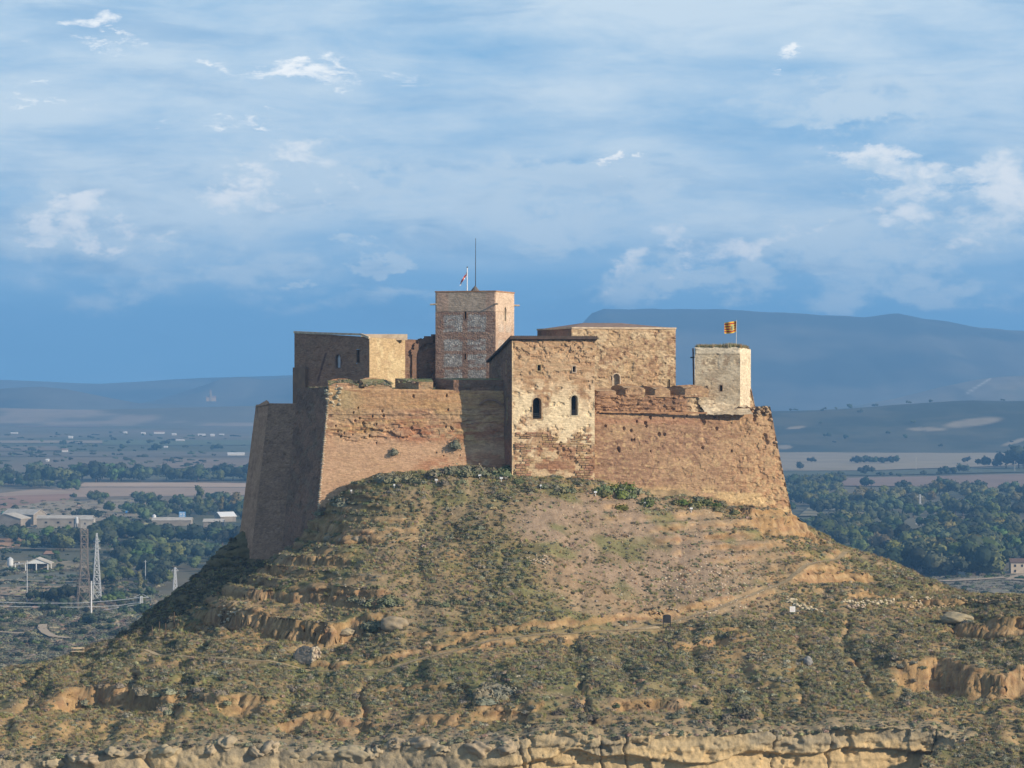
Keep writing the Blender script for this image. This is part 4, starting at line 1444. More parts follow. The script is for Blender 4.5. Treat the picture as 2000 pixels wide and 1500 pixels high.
def cloth(corner, du, dv, nu, nv, wave, name, mats, matf, parent):
    """flag sheet: corner, vector along the fly, vector down the hoist, fold function; gets real thickness"""
    v_, f_, mi = [], [], []
    for j in range(nv + 1):
        for i in range(nu + 1):
            q = np.asarray(corner, float) + np.asarray(du) * i / nu + np.asarray(dv) * j / nv + wave(i / nu, j / nv)
            v_.append(q)
    for j in range(nv):
        for i in range(nu):
            k = j * (nu + 1) + i
            f_.append((k, k + 1, k + nu + 2, k + nu + 1))
            mi.append(matf((i + .5) / nu, (j + .5) / nv))
    o = obj(name, np.array(v_), f_, mats[0], parent)
    for m in mats[1:]: o.data.materials.append(m)
    for p_, i in zip(o.data.polygons, mi): p_.material_index = i
    md = o.modifiers.new('thick', 'SOLIDIFY')
    md.thickness = .015
    return o


def wave1(a, b):
    return np.array([-.15 * a * b + .05 * math.sin(5 * a + 3 * b), .16 * math.sin(7 * a + 2 * b), -.1 * a * math.sin(3 * a)])
fz = P(911.6, 530, 389)
cloth(fz, (-.72, .1, -1.15), (-.12, .05, -.82), 14, 10, wave1, 'flag', [M_WCLOTH, M_RED],
      lambda a, b: 1 if (abs(b - .5) < .16 or abs(a - .45) < .13) else 0, fl)

# ================================================================== great hall (right, behind the tower)
HA = math.radians(16)
hx, hy = np.array([math.cos(HA), math.sin(HA), 0]), np.array([-math.sin(HA), math.cos(HA), 0])
H1 = np.array([7.9, 385, 0]); HW = 14.6; H2_ = H1 + hx * HW; HH0 = H1 + hy * 16; H3 = H2_ + hy * 16
HB, HT = 93, 106.35
hl = empty('great_hall', tz((H1 + H3) / 2, 93), 'broad rough stone hall block behind the tower under a low hipped roof', 'hall')
frH = Frame(tz(H1, HB), tz(H2_, HB), tz(H1, HT))
ud, vd = frH.uv(1204, 768)
us2, vs2 = frH.uv(1307, 757)
def hall_d(U, V):
    return rough(.10, .09, .14, 24)(U, V) * sstep(V, 3.5, 6.5) + rough(.03, .03, 0, 25)(U, V)
def hall_col(U, V, s):
    c = m_hall(U, V, s)
    c = mixc(c, (.45, .33, .205), (1 - sstep(V, 5, 7.5)) * .6)
    c = mixc(c, (.54, .42, .28), np.clip(1 - np.abs(U - 12.3) / 1.7, 0, 1) * (1 - sstep(V, 4.2, 5.6)) * sstep(fbm(U * 1.4, V, 77, 3), .4, .55))
    return mixc(c, (.50, .36, .22), sstep(V, HT - HB - .45, HT - HB - .3) * .7)
w1 = face(tz(H1, HB), tz(H2_, HB), tz(H2_, HT), tz(H1, HT), hall_col, 70, .11, hall_d, holes=[(11.0, 5.4, .12, .3)], cuts=[in_open(ud, vd, .95, 2.6), in_open(us2, vs2, .22, 1.1, False)])
w2 = face(tz(HH0, HB), tz(H1, HB), tz(H1, HT), tz(HH0, HT), m_dark, 71, .3, rough(.05, .04, 0, 26))
w3 = face(tz(H2_, HB), tz(H3, HB), tz(H3, HT), tz(H2_, HT), m_hall, 72, .4)
w4 = face(tz(H3, HB), tz(HH0, HB), tz(HH0, HT), tz(H3, HT), m_hall, 73, .6)
V_, F_, C_ = join([w1, w2, w3, w4])
obj('wall', V_, F_, M_WALL, hl, C_)
window(frH, ud, vd, .95, 2.6, hl, depth=.55, rim=.12, mat=M_PALE, name='doorway', back=M_PALE)
window(frH, us2, vs2, .22, 1.1, hl, arched=False, depth=.5, rim=.05)
rt_ = 107.25
ro = [tz(H1 + hx * -.0 + hy * .0, HT + .1), tz(H2_, HT + .1), tz(H3, HT + .1), tz(HH0, HT + .1), tz(H1 + hx * 4.2 + hy * 8, rt_), tz(H1 + hx * 9.6 + hy * 8, rt_)]
obj('roof', np.array(ro), [(0, 1, 5, 4), (1, 2, 5), (2, 3, 4, 5), (3, 0, 4)], M_TILEPALE, hl)
for a, b in ((H1, H2_), (HH0, H1), (H2_, H3)):
    obj('coping', *bar(tz(a, HT + .08), tz(b, HT + .08), .15), M_COPE, hl)

# ================================================================== right curtain wall
Wt1, Wt2 = np.array([9.55, 366.5, 97.85]), np.array([33.15, 373.2, 95.7])
Wb1, Wb2 = np.array([9.55, 364.9, 80.6]), np.array([36.15, 370.6, 80.6])
cw = empty('curtain_wall', (23, 370, 82), 'long reddish brown curtain wall right of the tower with broken merlons', 'castle wall')
frW = Frame(Wb1, Wb2, Wt1)
whole = []
for (px, py, rr) in ((1183, 832, .16), (1219, 837, .2), (1234, 841, .18), (1262, 826, .2), (1264, 832, .16), (1272, 815, .22), (1318, 815, .12), (1378, 824, .34), (1404, 836, .22), (1401, 812, .22),
                     (1289, 848, .24), (1300, 848, .18), (1235, 859, .14), (1240, 858, .14), (1208, 876, .24), (1210, 881, .18), (1375, 874, .18), (1499, 852, .42), (1503, 862, .3), (1541, 955, .15), (1245, 823, .14), (1345, 812, .15), (1480, 818, .25), (1272, 881, .12), (1433, 880, .14)):
    uu, vv = frW.uv(px, py)
    whole.append((uu, vv, rr, .35))
def topW(U):
    px_u = U / 23.0
    uA_ = frW.uv(1384, 790)[0]
    uE_ = frW.uv(1470, 800)[0]
    want = 97.7 - 1.95 * sstep(U, uA_, uA_ + .5) + .35 * sstep(U, uE_, uE_ + .4)
    z = want - (Wt1[2] + (Wt2[2] - Wt1[2]) * np.clip(U / U.max(), 0, 1))
    return z + .35 * (fbm(U * 1.3, U * 0, 97, 3) - .5) + .5 * (fbm(U * 2.2, U * 0 + 4, 98, 2) - .5) * sstep(U, 19, 20.5)
rw = rough(.08, .07, .09, 33)
def wd(U, V):
    V = V - 2.2
    top_band = sstep(V, 12.4, 12.7)
    er = sstep(U, 17, 22)
    return rw(U, V) + top_band * (.55 * (fbm(U * .6, V * 4.5, 99, 4) - .55) - .25 * sstep(fbm(U * .8, V * 2.2, 103, 4), .5, .62)) - .16 * er * sstep(fbm(U * .9, V * 1.2, 101, 4), .55, .68)
def wcol(U, V, s):
    V = V - 2.2
    c = m_curtain(U, V, s)
    tb = sstep(V, 12.3, 12.6) * (1 - sstep(U, 13.5, 15))
    c = mixc(c, mixc((.34, .20, .115), (.19, .11, .07), sstep(fbm(U * .6, V * 6, s + 50, 3), .4, .6)), tb * .8)
    c = mixc(c, (.33, .175, .11), np.clip(1 - np.abs(V - 11.6) / .55, 0, 1) * (1 - sstep(U, 13.5, 16)) * .7)
    ed = sstep(U, 15, 24)
    c = mixc(c, mixc((.47, .33, .18), (.40, .24, .13), sstep(fbm(U * 2.3, V * 2.6, s + 51, 3), .42, .58)), ed * (.35 + .4 * (1 - sstep(V, 3, 9))))
    ft = (1 - sstep(V + .4 * fbm(U, V, s, 2) - .05 * U * 0, 2.6, 4.0)) * sstep(fbm(U * .5, V, s + 52, 3), .38, .6)
    c = mixc(c, (.52, .38, .20), ft * .75)
    pl = sstep(U, 13.2, 14.4) * (1 - sstep(U, 19.4, 20.2)) * sstep(V, 12.2, 12.6)
    return mixc(c, (.50, .39, .25), pl * .8)
p1_ = face(Wb1, Wb2, Wt2, Wt1, wcol, 80, .12, wd, holes=whole, top=topW, edge=.12)
p2_ = face(Wb2, Wb2 + np.array([-4, 22, 0]), Wt2 + np.array([-3.5, 20, 0]), Wt2, m_curtain, 81, .3, rough(.2, .1, .2, 34))
V_, F_, C_ = join([p1_, p2_])
obj('wall', V_, F_, M_WALL, cw, C_)
wt_v = cap((Wt1 + (0, .9, -1.3), Wt2 + (-1.2, 1.3, -1.0), np.array([29, 392, 94.8]), np.array([9.5, 384, 96.4])), m_turf, 83)
obj('wall_walk', *wt_v[:2], M_WALL, cw, wt_v[2])
q0, q1 = frW.at(*frW.uv(1170, 806)), frW.at(*frW.uv(1380, 808))
strip_course(frW, (q0, q1), .2, .2, 50, 'string_course', cw, M_CORNICE)
frWt = Frame(Wt1, Wt1 + (Wt2 - Wt1) * np.array([1, 1, 0]), Wt1 + np.array([0, 0, 1.0]))
def sW(px): return frWt.uv(px, 765)[0]
for k, (f0, f1_, b0, b1, zf, zb, rd) in enumerate(((1168, 1203, 1160, 1202, 98.2, 98.5, .15), (1222, 1260, 1203, 1262, 98.75, 99.05, .45), (1279, 1309, 1261, 1311, 98.6, 98.85, .4), (1338, 1384, 1318, 1388, 98.65, 98.9, .35))):
    V_, F_, C_ = splayed_merlon(frWt, sW(f0), sW(f1_), sW(b0), sW(b1), zf, zb, -.5, 2.0, m_curtain if k else m_curtain, 140 + k, topcol=m_hall, round_=rd)
    obj('merlon', V_, F_, M_WALL, cw, C_)
# loose stones along the broken corner
rb = []
r = random.Random(9)
for k in range(62):
    v_, f_ = rock(300 + k, 1, .35, (1, 1, .75))
    s_ = r.uniform(.10, .32)
    a = r.random()
    if k < 55:
        c0 = Wt2 + np.array([-r.uniform(.1, 3.4), r.uniform(-.9, .4), r.uniform(-.75, .35)])
        c0[0] += 0
    else:
        tt_ = r.random() ** 1.6
        c0 = Wt2 + (Wb2 - Wt2) * tt_ + np.array([-r.uniform(.0, .3), -r.uniform(-.05, .15), 0])
    rb.append((v_ * s_ + c0, f_))
V_, F_, _ = join(rb)
tag(obj('broken_masonry', V_, F_, M_STONE, cw), None, None, None, 'stuff')

# ================================================================== right tower
RA = math.radians(-4)
rx_, ry_ = np.array([math.cos(RA), math.sin(RA), 0]), None
Q1, Q2, Q3 = np.array([23.48, 373.4, 0]), np.array([29.3, 373.0, 0]), np.array([31.05, 377.6, 0])
Q4 = Q1 + (Q3 - Q2) * 1.0
QB, QT = 92.0, 103.75
rt = empty('flag_tower', tz((Q1 + Q3) / 2, 92), 'pale square tower at the right end with dry grass on top', 'tower')
base_out = np.array([0, -.8, 0])
frQ = Frame(tz(Q1, QB), tz(Q2, QB), tz(Q1, QT))
uq, vq = frQ.uv(1408.5, 764)
def q_col(U, V, s):
    c = m_tower(U, V, s)
    c = mixc(c, (.66, .58, .44), sstep(V, QT - QB - .95, QT - QB - .8) * .7)
    c = mixc(c, (.39, .30, .2), np.clip(1 - np.abs(V - 6.3) / 1.6, 0, 1) * .7)
    c = mixc(c, (.42, .32, .2), (1 - sstep(V, 3.3, 5)) * .6)
    # worn patches where the facing has come off
    for (u0, u1, v0, v1) in ((1.0, 2.7, 9.4, 10.2), (3.5, 4.6, 9.3, 10.6)):
        e = sstep(U, u0, u0 + .1) * (1 - sstep(U, u1 - .1, u1)) * sstep(V, v0, v0 + .1) * (1 - sstep(V, v1 - .1, v1)) * sstep(fbm(U * 2, V * 2.5, 61, 3), .36, .5)
        c = mixc(c, (.30, .22, .14), e * .8)
    return c
x1 = face(tz(Q1, QB), tz(Q2, QB), tz(Q2, QT), tz(Q1, QT), q_col, 90, .1, lambda U, V: rough(.03, .03, .05, 41)(U, V) + .08 * sstep(V, QT - QB - .95, QT - QB - .85), cuts=[in_open(uq, vq, .3, .75, False)])
x2 = face(tz(Q2, QB), tz(Q3, QB), tz(Q3, QT - .25), tz(Q2, QT), lambda U, V, s: mixc(q_col(U, V, s), (.66, .57, .42), .55 + 0 * U), 91, .1, rough(.03, .04, .08, 42))  # right facet: sunlight mixed into the stone colour
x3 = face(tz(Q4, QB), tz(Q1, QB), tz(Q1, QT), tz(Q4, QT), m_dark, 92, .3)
x4 = face(tz(Q3, QB), tz(Q4, QB), tz(Q4, QT), tz(Q3, QT - .25), m_tower, 93, .4)
x5 = cap((tz(Q1, QT), tz(Q2, QT), tz(Q3, QT - .25), tz(Q4, QT)), m_tower, 94, amp=.2)
V_, F_, C_ = join([x1, x2, x3, x4, x5])
obj('wall', V_, F_, M_WALL, rt, C_)
window(frQ, uq, vq, .3, .75, rt, arched=False, depth=.5, rim=.05)
# rubble plinth under the tower
pl0, pl1 = frW.at(*frW.uv(1376, 806)), frW.at(*frW.uv(1474, 806))
pq = face(pl0 + (.2, -.1, -.2), pl1 + (-.2, -.1, -.2), tz(Q3 + (-.9, -3.6, 0), 96.4), tz(Q1 + (-.1, -.05, 0), 97.3), m_tower, 95, .14, rough(.16, .1, .15, 43), edge=0)
obj('plinth', *pq[:2], M_WALL, rt, pq[2])
pr = face(tz(Q3 + (.9, .3, 0), 94.5), tz(Q3 + (.5, 2.5, 0), 94.5), tz(Q3 + (.05, 1.5, 0), 99), tz(Q3 + (.0, -.3, 0), 98.3), m_hall, 96, .2, rough(.1, .08, .1, 44))
pf = face(tz(Q3 + (-.3, -.4, 0), 94.5), tz(Q3 + (.9, .3, 0), 94.5), tz(Q3 + (.1, -.1, 0), 98.3), tz(Q3 + (-.1, -.2, 0), 98.3), m_hall, 97, .2, rough(.06, .05, .1, 45))
V_, F_, C_ = join([pr, pf])
obj('buttress', V_, F_, M_WALL, rt, C_)
sp = P(1356, 698, 374.2)
obj('waterspout', *bar(sp, sp + np.array([-.5, -.1, -.02]), .1, 6, .08), M_DKMETAL, rt)
obj('drainpipe', *bar(P(1353.6, 680, 375), P(1355, 752, 375), .11, 5), bpy.data.materials['dark_brick'], rt)
# flag of yellow and red bars
fb = P(1437.6, 672, 375.6)
ft_ = P(1438.6, 625, 375.6)
ff = empty('banner_pole', (fb[0], fb[1], 103.4), 'yellow and red striped flag flying above the grassy right tower', 'flag')
obj('pole', *bar((fb[0], fb[1], 103.2), ft_, .045, 6, .035), M_METAL, ff)
def wave2(a, b): return np.array([.04 * math.sin(6 * a), .10 * math.sin(8 * a + 1.2 * b), -.34 * a - .16 * math.sin(3.1 * a) * (b - .3) + .10 * a * a + .3 * a * (1 - b) * 0])
cr = P(1438.2, 627, 375.6)
M_EMB = mat_flat('emblem_cloth', (.42, .44, .16), (.30, .34, .2), 9.0)
M_EMB2 = mat_flat('emblem_dark', (.16, .16, .14), (.22, .14, .08), 9.0)
def aragon(a, b):
    if ((a - .36) / .13) ** 2 + ((b - .5) / .30) ** 2 < 1:
        return 3 if ((a - .40) / .07) ** 2 + ((b - .55) / .18) ** 2 < 1 else 2
    return 1 if int(b * 9) % 2 == 1 else 0
cloth(cr, (-1.52, .12, 0), (0.0, 0, -1.36), 26, 27, wave2, 'flag', [M_YEL, M_RED, M_EMB, M_EMB2], aragon, ff)

# ================================================================== rocks and small things on the hill
def cpoint(px, py):
    q = hit(px, py, H)
    return np.array([q[0], q[1], float(bil(H, q[0], q[1]))])


# sandstone brow along the bottom of the hill: a rounded, jointed, bedded face
def brow_sheet():
    pts = brow
    seg = np.r_[0, np.cumsum(np.linalg.norm(np.diff(pts, axis=0), axis=1))]
    L = seg[-1]
    ns, nt = int(L / .11), 46
    s = np.linspace(0, L, ns)
    x, y = np.interp(s, seg, pts[:, 0]), np.interp(s, seg, pts[:, 1])
    k = np.ones(41) / 41
    xs_, ys_ = np.convolve(np.pad(x, 20, mode='edge'), k, 'valid'), np.convolve(np.pad(y, 20, mode='edge'), k, 'valid')
    tx_, ty_ = np.gradient(xs_), np.gradient(ys_)
    ln = np.hypot(tx_, ty_)
    nx, ny = ty_ / ln, -tx_ / ln
    ztop = bil(H, xs_ - nx * 3.3, ys_ - ny * 3.3)
    ztop = np.convolve(np.pad(ztop, 10, mode='edge'), np.ones(21) / 21, 'valid')
    t = np.linspace(0, 1, nt)
    Sg, Tg = np.meshgrid(s, t)
    dep = 7.0 * (1 - Tg) ** 1.15
    Z = ztop[None] + .1 - dep
    pxx = 1000 + F * xs_ / ys_
    lobe = (1 - sstep(pxx, 900, 1080))[None]
    wx = Sg + .9 * (fbm(Sg * .5, Z * .5, 314, 3) - .5) * 2
    wz = Z + .5 * (fbm(Sg * .35, Z * .7, 315, 3) - .5) * 2
    f1, f2 = worley(wx * .36, wz * .34 + 3, 301)
    g1_, g2_ = worley(wx * 1.1, wz * .8, 303)
    rnd = np.sqrt(np.clip(1 - (f1 / .8) ** 2, 0, 1)) * .95 + .18 * np.sqrt(np.clip(1 - g1_ ** 2, 0, 1))
    layer = np.floor(wz * 1.15 + .8 * (fbm(Sg * .05, Sg * 0, 316, 2) - .5))
    bed = .55 * (_h(layer, layer * 0 + np.floor(wx * .07), 317) - .5) + .9 * (fbm(Sg * .12, Z * .35, 306, 4) - .5)
    joint = -.55 * (1 - sstep(np.abs(fbm(wx * .16, Z * .05, 318, 3) - .5), .0, .018)) - .45 * sstep(fbm(Sg * .45, Z * 1.0, 307, 4), .60, .72)
    ledge = -1.1 * (1 - sstep(Z - ztop[None], -2.9 + .9 * (fbm(Sg * .12, Sg * 0, 308, 3) - .5) * 2 - .15, -2.9 + .9 * (fbm(Sg * .12, Sg * 0, 308, 3) - .5) * 2 + .15))
    off = lobe * (rnd - .2) + (1 - lobe) * (bed * 1.2 + joint + .5 + ledge)
    off = off * (1 - .8 * sstep(Tg, .9, 1.0)) + .22 * (fbm(Sg * 1.3, Z * 2.0, 309, 4) - .5) * 2 - 3.6 * sstep(Tg, .84, 1.0) + .12 * dep
    V = np.stack([xs_[None] + nx[None] * off, ys_[None] + ny[None] * off, Z + .9 * sstep(Tg, .84, .9) * (1 - sstep(Tg, .97, 1.0)) * (fbm(Sg * .55, Tg * 9, 310, 4) - .5)], -1)
    c = mixc((.37, .30, .19), (.27, .23, .16), sstep(fbm(Sg * .4, Z * .7, 311, 4), .4, .62))
    c = mixc(c, (.50, .375, .205), np.clip((1 - lobe) * sstep(dep + .8 * (fbm(Sg * .3, Z, 312, 3) - .5) * 2, 2.0, 2.8) + .55 * sstep(fbm(Sg * .2, Z * .25, 313, 3), .52, .62), 0, 1) * .85)
    c = mixc(c, (.315, .245, .145), sstep(Tg, .84, .93))
    c = mixc(c, (.23, .19, .14), (1 - sstep(f2 - f1, .02, .14)) * .4 * lobe)
    idx = np.arange(Sg.size).reshape(Sg.shape)
    f = np.stack([idx[:-1, :-1], idx[:-1, 1:], idx[1:, 1:], idx[1:, :-1]], -1).reshape(-1, 4)
    return V.reshape(-1, 3), f, c.reshape(-1, 3), (xs_, ys_, nx, ny, ztop, pxx)


V_, F_, C_, BI = brow_sheet()
V_BROW, N_BROW = V_, len(BI[0])
cliff = obj('sandstone_cliff', V_, F_, M_ROCK, None, C_, True)
tag(cliff, 'pale weathered sandstone cliff band along the foot of the hill', None, None, 'structure')
# weathered boulders along the left half of the brow, each a piece of its own
M_BOUL = mat_flat('boulder_stone', (.37, .305, .20), (.25, .215, .155), 1.2, .95, .1, bump=.7, var=.12)
bme = []
for k in range(7):
    v_, f_ = rock(400 + k, 3, .62, (1.2, .8, .7))
    me = mesh_from('boulder', v_, f_, None, True)
    me.materials.append(M_BOUL)
    bme.append(me)
r = random.Random(21)
pxb = 5
while pxb < 1010:
    i = int(np.argmin(np.abs(BI[5] - pxb)))
    o = bpy.data.objects.new('boulder', bme[r.randrange(7)])
    sc = r.uniform(.75, 1.35)
    o.location = (BI[0][i] + BI[2][i] * r.uniform(.1, .5), BI[1][i] + BI[3][i] * r.uniform(.1, .5), BI[4][i] - r.uniform(.7, 1.6))
    o.scale = (sc * r.uniform(.9, 1.3), sc, sc * r.uniform(.8, 1.1))
    o.rotation_euler = (r.uniform(-.2, .2), r.uniform(-.2, .2), r.uniform(0, 6.28))
    o.parent = cliff
    COL.objects.link(o)
    pxb += r.uniform(26, 52)


def rubble_pile(name, a, b, n, size, hgt, depth, label, seed, mat=None, cat='ruin'):
    """low ruined wall of loose stones between two photo pixels"""
    pa, pb = cpoint(*a), cpoint(*b)
    root = empty(name, (pa + pb) / 2, label, cat)
    r = random.Random(seed)
    ps = []
    for k in range(n):
        q = pa + (pb - pa) * r.random() + np.array([r.gauss(0, .1), r.uniform(-depth, depth), 0])
        q[2] = float(ground(q[0], q[1])) + r.random() ** 1.5 * hgt
        v_, f_ = rock(seed + k, 1, .35, (1, .9, .7))
        ps.append((v_ * size * r.uniform(.5, 1.3) + q, f_))
    V_, F_, _ = join(ps)
    tag(obj('stones', V_, F_, mat or M_PALE, root), None, None, None, 'stuff')
    return root


rubble_pile('ruined_wall', (1646, 1178), (1748, 1177), 90, .16, .45, .15, 'long low line of pale stones on the upper right terrace', 501)
rubble_pile('ruined_wall', (1776, 1173), (1818, 1171), 40, .16, .45, .15, 'short row of white stones on the right terrace edge', 502)
rubble_pile('ruined_wall', (1654, 1188), (1690, 1186), 40, .15, .35, .25, 'grey stone heap just below the long stone line', 503)
rubble_pile('ruined_wall', (1763, 1189), (1876, 1183), 90, .16, .5, .2, 'low wall of mixed stones above the flat grey outcrop', 504, M_STONE)
rubble_pile('ruined_wall', (1880, 1174), (1974, 1177), 90, .18, .5, .3, 'broken stone wall at the far right terrace end', 505, M_STONE)
rubble_pile('ruined_wall', (1537, 1172), (1605, 1196), 60, .2, .25, .6, 'scattered pale stones sloping down beside the white sign', 506)
rubble_pile('stone_scatter', (1030, 1090), (1075, 1100), 50, .16, .15, 1.2, 'patch of grey loose stones in the middle of the slope', 507, M_PALE, 'stones')
rubble_pile('stone_scatter', (430, 1196), (470, 1198), 26, .2, .2, .5, 'pale stones on the ledge above the brown overhang', 508, M_PALE, 'stones')

# stub of ruined wall beside the path
st0 = cpoint(600, 1296)
ru_ = empty('wall_stub', st0, 'ruined chunk of rubble wall standing beside the lower path', 'ruin')
a_ = st0 + np.array([-1.6, .4, -.4]); b_ = st0 + np.array([.55, -.55, -.4]); c_ = b_ + np.array([.9, 1.0, 0]); d_ = a_ + np.array([.8, 1.6, 0])
up_ = np.array([0, 0, 2.35])
tpa = lambda U: -.9 * (1 - sstep(U, 0, .9)) + .4 * (fbm(U * 2.2, U * 0, 12, 3) - .5)
gcol = lambda U, V, s: mixc((.22, .195, .17), (.30, .26, .21), fbm(U * 2, V * 2, s, 3))
parts = [face(a_, b_, b_ + up_, a_ + up_, gcol, 5, .12, rough(.05, .05, .1, 61), top=tpa), face(b_, c_, c_ + up_ * .9, b_ + up_, gcol, 6, .12, rough(.15, .1, .1, 62)),
         face(c_, d_, d_ + up_ * .6, c_ + up_ * .9, gcol, 7, .2), face(d_, a_, a_ + up_ * .62, d_ + up_ * .6, gcol, 8, .2), cap((a_ + up_ * .72, b_ + up_ * .98, c_ + up_ * .9, d_ + up_ * .6), gcol, 9)]
V_, F_, C_ = join(parts)
obj('core', V_, F_, M_WALL, ru_, C_)
r = random.Random(31)
for k in range(34):
    if k < 4:
        v_, f_ = rock(520 + k, 1, .35, (1, 1, .75))
        me = mesh_from('stone', v_, f_)
        me.materials.append(M_PALE)
        if k == 0: sme = []
        sme.append(me)
    o = bpy.data.objects.new('stone', sme[k % 4])
    tt_ = r.random()
    q = b_ + (c_ - b_) * tt_ + np.array([.04, -.04, .3 + r.random() * 2.0])
    o.location = Vector(q - wloc(ru_))
    s_ = r.uniform(.11, .22)
    o.scale = (s_, s_, s_)
    o.rotation_euler = (r.random() * 6, r.random() * 6, r.random() * 6)
    o.parent = ru_
    COL.objects.link(o)

# flat outcrop on the right and two boulders
def boulder(px, py, sx, sy, sz, seed, label, mat, sink=.3):
    q = cpoint(px, py)
    v_, f_ = rock(seed, 3, .3, (sx, sy, sz))
    v_ = v_ + q + np.array([0, sy * .5, sz * (1 - sink)])
    o = obj('rock', v_, f_, mat, None, None, True)
    return tag(o, label, 'rock')
boulder(1868, 1218, 2.1, 1.3, .62, 610, 'flat grey rock slab capping the orange bank at right', M_BOUL)
boulder(1862, 1206, 1.3, .9, .35, 611, 'thin upper slab lying on the flat grey rock', M_BOUL)
boulder(1578, 1300, .55, .5, .6, 612, 'lone blue grey boulder in the scrub right of centre', mat_flat('grey_rock', (.25, .25, .24), (.2, .2, .2), 2, bump=.4))
boulder(770, 1232, 1.6, 1.0, .9, 613, 'tan sandstone block at the right end of the ledge', M_BOUL)
boulder(675, 1243, 1.1, .9, .55, 614, 'small tan rock under the middle of the ledge', M_BOUL)
boulder(960, 1470, 1.3, .9, .9, 615, 'rounded boulder where the left boulders meet the slab cliff', M_BOUL)
for k, (px, py, s_) in enumerate(((640, 1058, .5), (668, 1060, .42), (700, 1059, .55), (722, 1058, .4))):
    boulder(px, py, s_ * 1.2, s_, s_ * .8, 630 + k, ('leftmost', 'second', 'third', 'rightmost')[k] + ' of four small tan rocks below the bastion corner', M_BOUL)

# information board, white sign, low handrail
ib = cpoint(1302.5, 1229)
bo = empty('information_board', ib, 'dark information board on two legs beside the footpath', 'sign')
obj('panel', *box(ib + (0, 0, 1.15), (.95, .07, .85), -.1), M_DKMETAL, bo)
ah = [(math.cos(math.pi * k / 10) * .42, math.sin(math.pi * k / 10) * .13) for k in range(11)]
vh = np.array([ib + (x, -.035, 1.575 + z) for x, z in ah] + [ib + (x, .035, 1.575 + z) for x, z in ah])
obj('header', vh, [tuple(range(11))[::-1], tuple(range(11, 22))] + [(k, k + 1, 12 + k, 11 + k) for k in range(10)], M_DKMETAL, bo)
for sx in (-.42, .42): obj('leg', *box(ib + (sx, .04, .4), (.09, .09, 1.5), 0), M_DKMETAL, bo)
hr = cpoint(1318, 1231)
ho = empty('handrail', hr, 'low wooden handrail next to the dark information board', 'railing')
for k in range(3): obj('post', *box(hr + ((k - 1) * .42, .1 * k, .35), (.06, .06, .8)), M_WOOD, ho)
for z in (.35, .68): obj('rail', *bar(hr + (-.5, 0, z), hr + (.5, .2, z), .03), M_WOOD, ho)
ws = cpoint(1548, 1209)
so = empty('warning_sign', ws, 'small white sign on two thin posts on the right slope', 'sign')
obj('panel', *box(ws + (0, 0, 1.15), (.66, .04, .66), .12), M_WHITE, so)
for sx in (-.27, .27): obj('post', *box(ws + (sx, .05, .45), (.05, .05, 1.3)), M_RUST, so)
M_TXT = mat_flat('sign_print', (.55, .42, .40), (.5, .38, .36), 2)
for k, (z, wv) in enumerate(((1.32, .44), (1.2, .5), (1.08, .38), (.98, .46))):
    obj('print_line', *box(ws + (-.02, -.024, z), (wv, .006, .035), .12), M_TXT, so)

# floodlights in the scrub below the walls
M_LAMPBOX = mat_flat('lamp_housing', (.72, .73, .74), (.62, .63, .64), 2, .4, .4)
for k, (px, py, lab) in enumerate(((686, 966, 'white floodlight nearest the bastion corner'), (770, 955, 'white floodlight below the left part of the bastion'), (852, 945, 'white floodlight left of the dark corner shadow'),
                                   (937, 936, 'white floodlight in the bushes under the dark corner'), (979, 941, 'white floodlight at the foot of the cream tower'), (1056, 956, 'small white floodlight below the cream tower'),
                                   (1163, 969, 'white floodlight below the tower and curtain wall joint'), (1259, 989, 'white floodlight under the middle of the curtain wall'), (1350, 1000, 'white floodlight under the right part of the curtain wall'))):
    q = cpoint(px, py)
    e = empty('floodlight', q, lab, 'floodlight', 'floodlights lighting the castle walls')
    w_ = .36 if k not in (0, 1, 5, 7) else .22
    obj('housing', *box(q + (0, 0, .45), (w_, .24, .2), .1), M_LAMPBOX, e)
    obj('lens', *box(q + (0, .122, .45), (w_ * .8, .01, .14), .1), M_GLASS, e)
    obj('post', *box(q + (0, 0, .18), (.07, .07, .5)), M_LAMPBOX, e)

# bird on the broken wall corner
bq = P(1490.5, 796.5, 372.6)
bv = join([(rock(1, 1, .05, (.12, .07, .075))[0] + bq + (0, 0, .12), rock(1, 1)[1]), (rock(2, 1, .03, (.05, .045, .05))[0] + bq + (.10, 0, .22), rock(2, 1)[1]),
           bar(bq + (-.1, 0, .12), bq + (-.26, 0, .06), .035, 4, .02), bar(bq + (.14, 0, .22), bq + (.2, 0, .21), .012, 4, .004), bar(bq + (0, .02, -.1), bq + (0, .02, .1), .012), bar(bq + (0, -.02, -.1), bq + (0, -.02, .1), .012)])
tag(obj('bird', bv[0], bv[1], M_BIRD), 'small black bird perched on the broken right wall corner', 'bird')

